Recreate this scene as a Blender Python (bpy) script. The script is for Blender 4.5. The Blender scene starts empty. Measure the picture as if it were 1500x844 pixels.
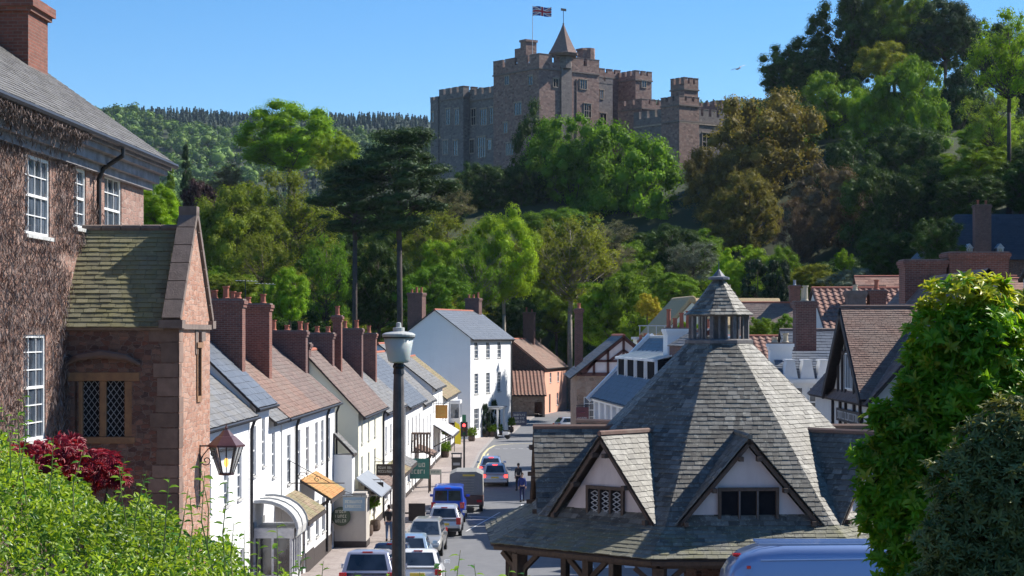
import bpy, math, random
import numpy as np
from mathutils import Vector, Matrix
R = math.radians
C = bpy.context.scene.collection
scn = bpy.context.scene
F = 2800.0; CH = 10.3; HY = 490.0
def at(px, py, Y): return Vector(((px-750)*Y/F, Y, CH-(py-HY)*Y/F))
# ---------------- camera ----------------
cd = bpy.data.cameras.new('camera'); cam = bpy.data.objects.new('camera', cd); C.objects.link(cam)
cam.location = (0, 0, CH); cam.rotation_euler = (R(90), 0, 0)
cd.sensor_width = 36; cd.lens = F/1500*36; cd.shift_y = (HY-422)/1500; cd.clip_end = 9000; cd.clip_start = .2
scn.camera = cam
# ---------------- sky and sun ----------------
SUN_EL, SUN_AZ = 42.0, 65.0       # azimuth clockwise from +Y
w = bpy.data.worlds.new('World'); scn.world = w; w.use_nodes = True
nt = w.node_tree; bg = nt.nodes['Background']
sky = nt.nodes.new('ShaderNodeTexSky'); sky.sky_type = 'NISHITA'; sky.sun_disc = False
sky.sun_elevation = R(SUN_EL); sky.sun_rotation = R(SUN_AZ); sky.altitude = 1200; sky.air_density = 1.0; sky.dust_density = .0; sky.ozone_density = 5.0
hsv = nt.nodes.new('ShaderNodeHueSaturation'); hsv.inputs['Saturation'].default_value = 1.22; nt.links.new(sky.outputs[0], hsv.inputs['Color']); nt.links.new(hsv.outputs[0], bg.inputs[0]); bg.inputs[1].default_value = 0.10
sl = bpy.data.lights.new('sun', 'SUN'); sl.energy = 5.0; sl.angle = R(.5); sl.color = (1, .95, .87)
so = bpy.data.objects.new('sun', sl); C.objects.link(so)
sdir = Vector((math.sin(R(SUN_AZ))*math.cos(R(SUN_EL)), math.cos(R(SUN_AZ))*math.cos(R(SUN_EL)), math.sin(R(SUN_EL))))
so.rotation_euler = sdir.to_track_quat('Z', 'Y').to_euler()
vs = scn.view_settings; vs.view_transform = 'Standard'; vs.look = 'None'; vs.exposure = 0.68; vs.gamma = 1
scn.cycles.max_bounces = 6; scn.cycles.diffuse_bounces = 3; scn.cycles.transparent_max_bounces = 8
scn.cycles.use_denoising = True
# ---------------- mesh builder ----------------
class MB:
    def __init__(s): s.V = []; s.F = []; s.I = []; s.m = 0; s.T = None; s.S = []; s.sm = False
    def poly(s, pts, m=None):
        b = len(s.V)
        for p in pts:
            p = Vector(p); s.V.append(s.T @ p if s.T else p)
        s.F.append(tuple(range(b, b+len(pts)))); s.I.append(s.m if m is None else m); s.S.append(s.sm)
        return s
    def mesh(s, vs_, fs, m=None):
        b = len(s.V)
        for p in vs_:
            p = Vector(p); s.V.append(s.T @ p if s.T else p)
        for f in fs: s.F.append(tuple(b+i for i in f)); s.I.append(s.m if m is None else m); s.S.append(s.sm)
        return s
    def box(s, x0, x1, y0, y1, z0, z1, m=None):
        v = [(x0,y0,z0),(x1,y0,z0),(x1,y1,z0),(x0,y1,z0),(x0,y0,z1),(x1,y0,z1),(x1,y1,z1),(x0,y1,z1)]
        return s.mesh(v, [(0,3,2,1),(4,5,6,7),(0,1,5,4),(1,2,6,5),(2,3,7,6),(3,0,4,7)], m)
    def ext(s, pts, vec, m=None):       # extrude a polygon along vec
        n = len(pts); vec = Vector(vec); P = [Vector(p) for p in pts]; Q = [p+vec for p in P]
        nn = (P[1]-P[0]).cross(P[2]-P[0])
        f = [tuple(range(n)), tuple(range(2*n-1, n-1, -1))] + [((i+1) % n, i, n+i, n+(i+1) % n) for i in range(n)]
        if nn.dot(vec) > 0: f = [tuple(reversed(a)) for a in f]
        return s.mesh(P+Q, f, m)
    def beam(s, p, q, w, h, m=None, up=(0,0,1)):
        p, q = Vector(p), Vector(q); d = (q-p).normalized(); up = Vector(up)
        if abs(d.dot(up)) > .98: up = Vector((1,0,0))
        a = d.cross(up).normalized()*w/2; b = a.cross(d).normalized()*h/2
        v = [p-a-b, p+a-b, p+a+b, p-a+b, q-a-b, q+a-b, q+a+b, q-a+b]
        return s.mesh(v, [(0,1,2,3),(7,6,5,4),(1,0,4,5),(2,1,5,6),(3,2,6,7),(0,3,7,4)], m)
    def tube(s, pts, r, n=8, m=None):
        pts = [Vector(p) for p in pts]; k = len(pts)
        rr = r if isinstance(r, (list, tuple)) else [r]*k
        vs_ = []; a = None
        for i, p in enumerate(pts):
            d = (pts[min(i+1, k-1)]-pts[max(i-1, 0)]).normalized()
            if a is None:
                a = d.orthogonal().normalized()
            a = (a - d*a.dot(d)).normalized(); b = d.cross(a)
            for j in range(n):
                t = 2*math.pi*j/n; vs_.append(p+(a*math.cos(t)+b*math.sin(t))*rr[i])
        f = [(i*n+j, i*n+(j+1) % n, (i+1)*n+(j+1) % n, (i+1)*n+j) for i in range(k-1) for j in range(n)]
        f += [tuple(reversed(range(n))), tuple(range((k-1)*n, k*n))]
        return s.mesh(vs_, f, m)
    def lathe(s, prof, n=16, c=(0,0,0), m=None, ph=0):
        c = Vector(c); k = len(prof); vs_ = []
        for r, z in prof:
            for j in range(n):
                t = 2*math.pi*(j+ph)/n; vs_.append(c+Vector((r*math.cos(t), r*math.sin(t), z)))
        f = [(i*n+j, i*n+(j+1) % n, (i+1)*n+(j+1) % n, (i+1)*n+j) for i in range(k-1) for j in range(n)]
        f += [tuple(reversed(range(n))), tuple(range((k-1)*n, k*n))]
        return s.mesh(vs_, f, m)
    def build(s, name, mats, parent=None, bevel=0, smooth=False):
        me = bpy.data.meshes.new(name); me.from_pydata([tuple(v) for v in s.V], [], s.F)
        if not isinstance(mats, (list, tuple)): mats = [mats]
        for m in mats: me.materials.append(m)
        me.polygons.foreach_set('material_index', s.I)
        uv = me.uv_layers.new(name='UVMap'); d = [0.0]*(2*len(me.loops)); V = s.V; k = 0
        for f in s.F:
            n = Vector((0,0,0)); a = V[f[0]]
            for i in range(1, len(f)-1): n += (V[f[i]]-a).cross(V[f[i+1]]-a)
            if n.length < 1e-12: n = Vector((0,0,1))
            n.normalize(); t = Vector((-n.y, n.x, 0))
            t = Vector((1,0,0)) if t.length < .02 else t.normalized()
            b = n.cross(t)
            for i in f: d[k] = V[i].dot(t); d[k+1] = V[i].dot(b); k += 2
        uv.data.foreach_set('uv', d)
        sm = [bool(smooth or q) for q in s.S]
        me.polygons.foreach_set('use_smooth', sm); me.update()
        o = bpy.data.objects.new(name, me); C.objects.link(o)
        if parent: o.parent = parent
        if bevel:
            bm = o.modifiers.new('bevel', 'BEVEL'); bm.width = bevel; bm.segments = 2; bm.limit_method = 'ANGLE'; bm.angle_limit = R(30)
        return o
def tag(o, label=None, cat=None, group=None, kind=None):
    if label: o['label'] = label
    if cat: o['category'] = cat
    if group: o['group'] = group
    if kind: o['kind'] = kind
    return o
def thing(name, label, cat, loc=(0,0,0), rz=0, group=None):
    o = bpy.data.objects.new(name, None); C.objects.link(o); o.empty_display_size = .2
    o.location = loc; o.rotation_euler = (0, 0, rz); return tag(o, label, cat, group)
def copy_tree(o, parent=None):
    c = o.copy(); C.objects.link(c); c.parent = parent
    for ch in list(o.children): copy_tree(ch, c)
    return c
# ---------------- materials ----------------
MATS = {}
def base_mat(name):
    m = bpy.data.materials.new(name); m.use_nodes = True; n = m.node_tree; b = n.nodes['Principled BSDF']; MATS[name] = m
    return m, n, b
def N(n, t, **kw):
    x = n.nodes.new(t)
    for k, v in kw.items(): setattr(x, k, v)
    return x
def mixc(n, fac, a, b, mode='MIX'):
    x = N(n, 'ShaderNodeMix', data_type='RGBA', blend_type=mode)
    for s_, v in ((0, fac), (6, a), (7, b)):
        if hasattr(v, 'is_linked') or hasattr(v, 'links'): n.links.new(v, x.inputs[s_])
        elif isinstance(v, (int, float)): x.inputs[s_].default_value = v if s_ == 0 else (v, v, v, 1)
        else: x.inputs[s_].default_value = (*v[:3], 1)
    return x.outputs[2]
def noise(n, vec, scale, detail=4, rough=.6, dist=0):
    x = N(n, 'ShaderNodeTexNoise'); x.inputs['Scale'].default_value = scale; x.inputs['Detail'].default_value = detail
    x.inputs['Roughness'].default_value = rough; x.inputs['Distortion'].default_value = dist
    if vec is not None: n.links.new(vec, x.inputs['Vector'])
    return x.outputs['Fac']
def ramp(n, fac, a, b):
    x = N(n, 'ShaderNodeMapRange'); x.inputs[1].default_value = a; x.inputs[2].default_value = b; x.clamp = True
    n.links.new(fac, x.inputs[0]); return x.outputs[0]
def math_(n, op, a, b):
    x = N(n, 'ShaderNodeMath', operation=op)
    for i, v in ((0, a), (1, b)):
        if isinstance(v, (int, float)): x.inputs[i].default_value = v
        else: n.links.new(v, x.inputs[i])
    return x.outputs[0]
def bump(n, b, h, strength, dist):
    x = N(n, 'ShaderNodeBump'); x.inputs['Strength'].default_value = strength; x.inputs['Distance'].default_value = dist
    n.links.new(h, x.inputs['Height']); n.links.new(x.outputs[0], b.inputs['Normal'])
def coords(n, what='Object'):
    return N(n, 'ShaderNodeTexCoord').outputs[what]
def scaled(n, vec, s3):
    x = N(n, 'ShaderNodeMapping'); x.inputs['Scale'].default_value = s3; n.links.new(vec, x.inputs['Vector']); return x.outputs[0]
def plain(name, c1, c2=None, scale=2.0, rough=.8, bs=.0, bd=.02, metal=0, stain=None, stain_amt=.5, sscale=(1,1,.25), spec=None, isl=0, coat=0):
    m, n, b = base_mat(name); o = coords(n)
    c2 = c2 or c1
    f = ramp(n, noise(n, o, scale, 6), .3, .7); col = mixc(n, f, c1, c2)
    if stain:
        f2 = ramp(n, noise(n, scaled(n, o, sscale), 1.1, 7, .7), .52, .78); f3 = math_(n, 'MULTIPLY', f2, stain_amt); col = mixc(n, f3, col, stain)
    if isl:
        g = N(n, 'ShaderNodeNewGeometry').outputs['Random Per Island']; v = N(n, 'ShaderNodeMapRange'); n.links.new(g, v.inputs[0])
        v.inputs[3].default_value = 1-isl; v.inputs[4].default_value = 1+isl
        hs = N(n, 'ShaderNodeHueSaturation'); n.links.new(v.outputs[0], hs.inputs['Value']); n.links.new(col, hs.inputs['Color']); col = hs.outputs[0]
    n.links.new(col, b.inputs['Base Color']); b.inputs['Roughness'].default_value = rough; b.inputs['Metallic'].default_value = metal
    if spec is not None: b.inputs['Specular IOR Level'].default_value = spec
    if coat: b.inputs['Coat Weight'].default_value = coat; b.inputs['Coat Roughness'].default_value = .05
    if bs: bump(n, b, noise(n, o, scale*6, 6, .7), bs, bd)
    return m
def brick(name, c1, c2, mortar, bw=.22, bh=.075, ms=.01, rough=.85, bs=.6, stain=None, samt=.5, offs=.5, nvar=.35, lich=None, ls=.6):
    m, n, b = base_mat(name); uv = coords(n, 'UV'); o = coords(n)
    t = N(n, 'ShaderNodeTexBrick'); t.offset = offs
    wob = N(n, 'ShaderNodeVectorMath', operation='ADD'); nz = N(n, 'ShaderNodeTexNoise'); nz.inputs['Scale'].default_value = 3
    sc_ = N(n, 'ShaderNodeVectorMath', operation='SCALE'); sc_.inputs['Scale'].default_value = bh*.35
    n.links.new(uv, nz.inputs['Vector']); n.links.new(nz.outputs['Color'], sc_.inputs[0]); n.links.new(uv, wob.inputs[0]); n.links.new(sc_.outputs[0], wob.inputs[1])
    n.links.new(wob.outputs[0], t.inputs['Vector'])
    t.inputs['Scale'].default_value = 1; t.inputs['Brick Width'].default_value = bw; t.inputs['Row Height'].default_value = bh
    t.inputs['Mortar Size'].default_value = ms; t.inputs['Mortar Smooth'].default_value = .3
    t.inputs['Color1'].default_value = (*c1, 1); t.inputs['Color2'].default_value = (*c2, 1); t.inputs['Mortar'].default_value = (*mortar, 1)
    col = t.outputs['Color']
    f = ramp(n, noise(n, o, 5.0, 6, .7), .25, .75); col = mixc(n, nvar, col, mixc(n, f, (.12,.12,.12), (.9,.9,.9)), 'OVERLAY')
    if stain: col = mixc(n, math_(n, 'MULTIPLY', ramp(n, noise(n, scaled(n, o, (1,1,.35)), .8, 7, .7), .45, .75), samt), col, stain)
    if lich: col = mixc(n, math_(n, 'MULTIPLY', ramp(n, noise(n, o, 2.2, 8, .8), .55, .7), ls), col, lich)
    n.links.new(col, b.inputs['Base Color']); b.inputs['Roughness'].default_value = rough
    h = math_(n, 'SUBTRACT', math_(n, 'MULTIPLY', noise(n, o, 18, 5, .7), .35), t.outputs['Fac'])
    bump(n, b, h, bs, .02)
    return m
def rubble(name, cols, mortar, scale=3.2, rough=.9, bs=.8, squash=1.8, mw=.05, stain=None, samt=.4):
    m, n, b = base_mat(name); uv = coords(n, 'UV'); o = coords(n)
    mp = scaled(n, uv, (scale, scale*squash, scale))
    nz = N(n, 'ShaderNodeTexNoise'); nz.inputs['Scale'].default_value = 1.7; n.links.new(mp, nz.inputs['Vector'])
    sc_ = N(n, 'ShaderNodeVectorMath', operation='SCALE'); sc_.inputs['Scale'].default_value = .5; n.links.new(nz.outputs['Color'], sc_.inputs[0])
    ad = N(n, 'ShaderNodeVectorMath', operation='ADD'); n.links.new(mp, ad.inputs[0]); n.links.new(sc_.outputs[0], ad.inputs[1])
    v1 = N(n, 'ShaderNodeTexVoronoi', feature='F1', distance='CHEBYCHEV'); v1.inputs['Randomness'].default_value = .75; n.links.new(ad.outputs[0], v1.inputs['Vector']); v1.inputs['Scale'].default_value = 1
    v2 = N(n, 'ShaderNodeTexVoronoi', feature='DISTANCE_TO_EDGE'); v2.inputs['Randomness'].default_value = .75; n.links.new(ad.outputs[0], v2.inputs['Vector']); v2.inputs['Scale'].default_value = 1
    sp = N(n, 'ShaderNodeSeparateColor'); n.links.new(v1.outputs['Color'], sp.inputs[0])
    cr = N(n, 'ShaderNodeValToRGB'); cr.color_ramp.interpolation = 'LINEAR'
    while len(cr.color_ramp.elements) < len(cols): cr.color_ramp.elements.new(.5)
    for i, c in enumerate(cols): cr.color_ramp.elements[i].position = i/(len(cols)-1); cr.color_ramp.elements[i].color = (*c, 1)
    n.links.new(sp.outputs[0], cr.inputs[0])
    col = mixc(n, .45, cr.outputs[0], mixc(n, ramp(n, noise(n, o, 12, 8, .75), .3, .7), (.25,.25,.25), (.8,.8,.8)), 'OVERLAY')
    e = ramp(n, v2.outputs['Distance'], mw*.4, mw)
    col = mixc(n, e, mortar, col)
    if stain: col = mixc(n, math_(n, 'MULTIPLY', ramp(n, noise(n, o, .7, 7, .7), .45, .75), samt), col, stain)
    n.links.new(col, b.inputs['Base Color']); b.inputs['Roughness'].default_value = rough
    h = math_(n, 'ADD', e, math_(n, 'MULTIPLY', noise(n, o, 22, 6, .75), .6)); bump(n, b, h, bs, .03)
    return m
def leafmat(name, c1, c2, trans=.35, rough=.62, spec=.18, big=None):
    m, n, b = base_mat(name)
    g = N(n, 'ShaderNodeNewGeometry').outputs['Random Per Island']
    oi = N(n, 'ShaderNodeObjectInfo').outputs['Random']
    col = mixc(n, g, c1, c2)
    f = ramp(n, noise(n, coords(n), .35 if big is None else big, 3), .35, .65)
    hs = N(n, 'ShaderNodeHueSaturation'); n.links.new(col, hs.inputs['Color'])
    v = N(n, 'ShaderNodeMapRange'); n.links.new(f, v.inputs[0]); v.inputs[3].default_value = .75; v.inputs[4].default_value = 1.3; n.links.new(v.outputs[0], hs.inputs['Value'])
    v2 = N(n, 'ShaderNodeMapRange'); n.links.new(oi, v2.inputs[0]); v2.inputs[3].default_value = .485; v2.inputs[4].default_value = .515; n.links.new(v2.outputs[0], hs.inputs['Hue'])
    n.links.new(hs.outputs[0], b.inputs['Base Color']); b.inputs['Roughness'].default_value = rough; b.inputs['Specular IOR Level'].default_value = spec
    tr = N(n, 'ShaderNodeBsdfTranslucent'); gm = mixc(n, 1.0, hs.outputs[0], (1.0,1.0,.45), 'MULTIPLY'); n.links.new(gm, tr.inputs['Color'])
    mx = N(n, 'ShaderNodeMixShader'); mx.inputs[0].default_value = trans
    n.links.new(b.outputs[0], mx.inputs[1]); n.links.new(tr.outputs[0], mx.inputs[2]); n.links.new(mx.outputs[0], n.nodes['Material Output'].inputs[0])
    return m
def glass(name, c, rough=.04, spec=.9):
    m, n, b = base_mat(name); o = coords(n)
    col = mixc(n, ramp(n, noise(n, o, 1.3, 2), .4, .6), c, tuple(x*2.2+.01 for x in c)); n.links.new(col, b.inputs['Base Color'])
    b.inputs['Roughness'].default_value = rough; b.inputs['Specular IOR Level'].default_value = spec
    bump(n, b, noise(n, o, 2.5, 2), .12, .02); return m
def emit(name, c, s):
    m, n, b = base_mat(name); b.inputs['Base Color'].default_value = (*c, 1); b.inputs['Emission Color'].default_value = (*c, 1); b.inputs['Emission Strength'].default_value = s; return m

def slatemat(name, c1, c2, c3, lich, la=.5, rough=.6, moss=None):
    m, n, b = base_mat(name); o = coords(n)
    g = N(n, 'ShaderNodeNewGeometry').outputs['Random Per Island']
    col = mixc(n, g, c1, c2)
    col = mixc(n, ramp(n, noise(n, o, .9, 5), .42, .62), col, c3)
    col = mixc(n, math_(n, 'MULTIPLY', ramp(n, noise(n, o, 7, 8, .8), .54, .66), la), col, lich)
    if moss: col = mixc(n, math_(n, 'MULTIPLY', ramp(n, noise(n, o, .6, 6, .75), .5, .68), .75), col, moss)
    n.links.new(col, b.inputs['Base Color']); b.inputs['Roughness'].default_value = rough
    bump(n, b, noise(n, o, 25, 6, .75), .5, .01); return m

slate_market = slatemat('slate_market', (.05,.044,.036), (.25,.235,.20), (.125,.112,.088), (.50,.48,.38), .68, .62)
slate_skirt = slatemat('slate_skirt', (.07,.07,.06), (.22,.21,.17), (.17,.16,.11), (.50,.49,.36), .7, .75, (.18,.17,.06))
slate_porch = slatemat('slate_porch', (.13,.12,.075), (.27,.25,.16), (.23,.215,.11), (.38,.35,.2), .5, .8, (.27,.235,.085))
slate_house = slatemat('slate_house', (.12,.11,.105), (.20,.19,.18), (.155,.145,.13), (.3,.29,.27), .4, .65)
slate_blue = slatemat('slate_blue', (.085,.10,.125), (.13,.15,.18), (.11,.125,.15), (.22,.22,.2), .25, .5)
slate_shaded = slatemat('slate_shaded', (.03,.036,.05), (.05,.058,.075), (.04,.046,.06), (.09,.09,.09), .2, .6)  # darkened blue slate, shade of the hill trees put into the colour
slate_grey = slatemat('slate_grey', (.11,.11,.115), (.21,.21,.21), (.17,.16,.145), (.34,.32,.27), .4, .65)
tile_brown = slatemat('tile_brown', (.15,.085,.065), (.27,.165,.125), (.21,.145,.115), (.34,.27,.19), .35, .85)
tile_dark = slatemat('tile_dark', (.12,.08,.07), (.22,.15,.125), (.17,.13,.11), (.27,.24,.19), .35, .85)
tile_red = slatemat('tile_red', (.19,.085,.06), (.36,.19,.13), (.28,.16,.12), (.5,.4,.32), .25, .85)
tile_orange = slatemat('tile_orange', (.42,.17,.05), (.55,.27,.1), (.35,.23,.08), (.3,.26,.1), .6, .85)
tile_moss = slatemat('tile_moss', (.2,.14,.09), (.33,.24,.16), (.21,.2,.1), (.3,.29,.12), .7, .9)
pantile = slatemat('pantile', (.17,.08,.06), (.29,.15,.11), (.24,.135,.10), (.42,.32,.25), .35, .85)
brick_red = brick('brick_red', (.17,.052,.036), (.26,.085,.055), (.27,.19,.15), stain=(.10,.07,.06), samt=.5)
brick_dark = brick('brick_dark', (.115,.05,.042), (.18,.075,.06), (.22,.17,.15), stain=(.07,.06,.06), samt=.5)
rub_red = rubble('sandstone_rubble', [(.07,.04,.037),(.20,.08,.055),(.13,.065,.048),(.26,.13,.09),(.18,.115,.09),(.10,.05,.043)], (.24,.165,.135), 6.2, stain=(.12,.08,.07), mw=.08)
rub_sunlit = rubble('sunlit_pink_rubble', [(.30,.13,.08),(.44,.21,.13),(.36,.17,.11),(.52,.29,.2),(.40,.24,.17)], (.50,.36,.29), 5.5, stain=(.34,.24,.19), mw=.08)  # paler copy of the porch stone, sunlight put into the colour
rub_wall = rubble('rubble_wall', [(.2,.14,.1),(.34,.22,.16),(.26,.18,.13),(.4,.29,.22)], (.36,.29,.23), 3)
castle_stone = rubble('castle_stone', [(.15,.09,.075),(.29,.175,.14),(.22,.135,.115),(.35,.23,.185),(.26,.175,.15)], (.22,.16,.135), 1.5, bs=.8, stain=(.15,.12,.11), samt=.55, squash=1.6)
castle_grey = rubble('castle_grey_stone', [(.12,.10,.098),(.21,.175,.165),(.165,.14,.13),(.25,.215,.195)], (.20,.175,.16), 1.5, bs=.7, stain=(.14,.125,.12), samt=.5, squash=1.6)
ashlar = brick('ashlar', (.34,.26,.2), (.44,.35,.28), (.3,.24,.2), .6, .3, .012, bs=.3, stain=(.2,.16,.13))
ham_stone = plain('ham_stone', (.36,.19,.09), (.22,.12,.07), 6, .85, .5, stain=(.14,.08,.05), stain_amt=.6)
stone_dark = plain('stone_dark', (.16,.12,.10), (.25,.19,.16), 5, .9, .6, .03, stain=(.10,.085,.075))
render_w = plain('render_white', (.80,.80,.79), (.74,.74,.73), .8, .85, .15, .01, stain=(.52,.51,.48), stain_amt=.35)
render_c = plain('render_cream', (.80,.77,.62), (.74,.71,.57), .8, .85, .15, .01, stain=(.5,.48,.38), stain_amt=.3)
render_b = plain('render_bright', (.82,.82,.81), (.78,.78,.78), .8, .85, .1, .01, stain=(.62,.61,.58), stain_amt=.25)
render_p = plain('render_pink', (.80,.42,.30), (.74,.38,.27), .8, .85, .15, .01, stain=(.55,.3,.2), stain_amt=.3)
render_g = plain('render_gable', (.62,.60,.56), (.68,.66,.62), 1.2, .9, .35, .015, stain=(.42,.38,.36), stain_amt=.5)
plaster_old = plain('plaster_old', (.70,.62,.60), (.60,.52,.50), 1.5, .9, .3, .01, stain=(.42,.35,.33), stain_amt=.5)
white_paint = plain('white_paint', (.80,.80,.79), (.74,.74,.73), 3, .5)
white_worn = plain('white_worn', (.62,.62,.62), (.42,.42,.44), 4, .7, .3, .01, stain=(.2,.2,.22), stain_amt=.7, sscale=(.3,1,3))
oak = plain('old_oak', (.13,.085,.06), (.07,.05,.04), 9, .85, .6, .01)
oak_pale = plain('weathered_oak', (.20,.18,.17), (.11,.10,.10), 9, .85, .5, .01)
timber_black = plain('timber_black', (.03,.025,.025), (.06,.045,.04), 8, .8, .3, .01)
iron = plain('black_iron', (.012,.012,.014), (.03,.028,.03), 10, .45, .2, .003)
lantern_cap = plain('lantern_cap', (.07,.03,.035), (.11,.05,.05), 8, .35, .2, .003)
lead = plain('lead', (.30,.32,.35), (.22,.24,.27), 3, .5, .2, .01)
lead_pale = plain('lead_pale', (.42,.42,.40), (.55,.54,.52), 3, .7, .3, .01, stain=(.3,.28,.25))
glass_w = glass('window_glass', (.035,.045,.06)); glass_d = glass('dark_glass', (.012,.014,.018), .08)
glass_sky = glass('skylight_glass', (.20,.24,.20), .15)
terracotta = plain('terracotta', (.42,.14,.08), (.33,.10,.06), 5, .8); pot_cream = plain('pot_cream', (.55,.47,.33), (.48,.4,.28), 5, .8)
asphalt = plain('asphalt', (.17,.172,.18), (.14,.142,.15), 1.2, .85, .4, .006, stain=(.22,.22,.22), stain_amt=.5, sscale=(1,.3,1))
castle_trim = plain('castle_trim', (.17,.13,.115), (.24,.19,.165), 3, .9, .5, .03, stain=(.1,.085,.08))
paving = brick('paving', (.29,.24,.22), (.35,.30,.275), (.24,.2,.18), .6, .4, .012, bs=.25, stain=(.25,.21,.19))
kerbm = plain('kerb_stone', (.36,.33,.31), (.28,.26,.25), 5, .85)
paint_w = plain('road_paint_white', (.72,.72,.70), (.55,.55,.54), 5, .7); paint_y = plain('road_paint_yellow', (.68,.60,.33), (.55,.5,.3), 5, .7)
voidm = plain('dark_leaded_glass', (.012,.013,.016), (.02,.02,.024), 6, .9, spec=.05)
grassm = plain('hillside_ground', (.022,.045,.008), (.04,.045,.012), .3, .95, .5, .1)
rubber = plain('rubber', (.015,.015,.015), (.025,.025,.025), 8, .8)
barkm = plain('bark', (.13,.10,.08), (.07,.055,.045), 3, .95, .8, .03)
bark_pale = plain('bark_pale', (.34,.30,.24), (.2,.17,.14), 3, .9, .6, .03)
bark_dark = plain('bark_dark', (.05,.04,.038), (.09,.07,.06), 3, .95, .8, .03)
thatch = plain('thatch', (.50,.37,.20), (.40,.30,.17), 6, .95, .8, .04, stain=(.35,.27,.17))
# ---------------- building helpers ----------------
def row_span(P, h):      # P list of (a,b) 2D convex polygon, horizontal span at height b=h
    xs = []
    for i in range(len(P)):
        a, b = P[i], P[(i+1) % len(P)]
        if (a[1]-h)*(b[1]-h) <= 0 and abs(a[1]-b[1]) > 1e-9:
            t = (h-a[1])/(b[1]-a[1]); xs.append(a[0]+(b[0]-a[0])*t)
    return (min(xs), max(xs)) if xs else None
def slates(mb, pts, course=.2, width=.28, th=.018, seed=0, m=None, jit=.35, overlap=1.25, gap=.004):
    """cover a flat convex roof polygon with single overlapping slates"""
    rnd = random.Random(seed); P = [Vector(p) for p in pts]
    n = Vector((0,0,0))
    for i in range(1, len(P)-1): n += (P[i]-P[0]).cross(P[i+1]-P[0])
    n.normalize()
    if n.z < 0: n = -n
    t = Vector((-n.y, n.x, 0)).normalized(); b = n.cross(t); o = P[0]
    Q = [((p-o).dot(t), (p-o).dot(b)) for p in P]; lo = min(q[1] for q in Q); hi = max(q[1] for q in Q)
    k = max(1, round((hi-lo)/course)); c = (hi-lo)/k
    V = []; Fc = []
    for r in range(k):
        y0 = lo+r*c; y1 = y0+c*overlap if r < k-1 else y0+c
        s0 = row_span(Q, min(max(y0, lo+1e-5), hi-1e-5)); s1 = row_span(Q, min(y0+c, hi-1e-5))
        if not s0 or not s1: continue
        x = min(s0[0], s1[0])-rnd.random()*width
        xe = max(s0[1], s1[1])
        while x < xe:
            wd = width*(1+rnd.uniform(-jit, jit)); xa, xb = x+gap, x+wd-gap; x += wd
            a0, b0 = max(xa, s0[0]), min(xb, s0[1]); a1, b1 = max(xa, s1[0]), min(xb, s1[1])
            if b0-a0 < .01 and b1-a1 < .01: continue
            if b0 < a0: a0 = b0 = (s0[0] if xa < s0[0] else s0[1])
            if b1 < a1: a1 = b1 = (s1[0] if xa < s1[0] else s1[1])
            h0 = th*(1.9+rnd.uniform(-.35, .5)); h1 = th*.7; dy = rnd.uniform(-.06, .06)*c
            pt = lambda u, v, h: o+t*u+b*v+n*h
            i = len(V)
            V += [pt(a0, y0+dy, h0), pt(b0, y0+dy, h0+rnd.uniform(-.2,.2)*th), pt(b1, y1, h1), pt(a1, y1, h1),
                  pt(a0, y0+dy, h0-th*1.6), pt(b0, y0+dy, h0-th*1.6)]
            Fc += [(i, i+1, i+2, i+3), (i+4, i+5, i+1, i), (i+4, i, i+3), (i+5, i+2, i+1)]
    mb.mesh(V, Fc, m)
def pantiles(mb, p0, p1, p2, p3, pitch=.32, course=.36, m=None, amp=.05):
    """p0-p1 eave, p3-p2 ridge; rolled clay tiles"""
    p0, p1, p2, p3 = map(Vector, (p0, p1, p2, p3)); n = (p1-p0).cross(p3-p0).normalized()
    if n.z < 0: n = -n
    W = (p1-p0).length; Hh = (p3-p0).length; nu = max(2, int(W/pitch)); nv = max(1, int(Hh/course)); pat = [0, .75, 1, .7, .05, -.1]
    for j in range(nv):
        V = []; Fc = []; v0, v1 = j/nv, (j+1.12)/nv if j < nv-1 else 1
        for i in range(nu*6+1):
            u = i/(nu*6); a = pat[i % 6]*amp
            A = p0.lerp(p1, u); B = p3.lerp(p2, u)
            V += [A.lerp(B, v0)+n*(a+.035), A.lerp(B, v1)+n*(a), A.lerp(B, v0)+n*(a-.01)]
        for i in range(nu*6):
            q = i*3; Fc += [(q, q+3, q+4, q+1), (q+2, q+5, q+3, q)]
        mb.mesh(V, Fc, m)
def wallface(mb, O, U, Wd, H, Nn, holes=(), rev=.12, m=0, mr=None):
    """vertical wall rectangle with real openings; O bottom-left, U horizontal unit, Nn outward normal"""
    O, U, Nn = Vector(O), Vector(U), Vector(Nn); Z = Vector((0,0,1)); flip = U.cross(Z).dot(Nn) < 0
    xs = sorted({0, Wd, *[h[0] for h in holes], *[h[0]+h[2] for h in holes]}); zs = sorted({0, H, *[h[1] for h in holes], *[h[1]+h[3] for h in holes]})
    def quad(a, b, c, d, mm): mb.poly([a, b, c, d] if not flip else [d, c, b, a], mm)
    for i in range(len(xs)-1):
        j = 0
        while j < len(zs)-1:
            cx, cz = (xs[i]+xs[i+1])/2, (zs[j]+zs[j+1])/2
            if not any(h[0] < cx < h[0]+h[2] and h[1] < cz < h[1]+h[3] for h in holes):
                quad(O+U*xs[i]+Z*zs[j], O+U*xs[i+1]+Z*zs[j], O+U*xs[i+1]+Z*zs[j+1], O+U*xs[i]+Z*zs[j+1], m)
            j += 1
    mr = m if mr is None else mr
    for x, z, w_, h_ in [h[:4] for h in holes]:
        a, b, c, d = O+U*x+Z*z, O+U*(x+w_)+Z*z, O+U*(x+w_)+Z*(z+h_), O+U*x+Z*(z+h_); k = -Nn*rev
        for p, q in ((a, b), (b, c), (c, d), (d, a)): quad(p, q, q+k, p+k, mr) if False else quad(p+k, q+k, q, p, mr)
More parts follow.
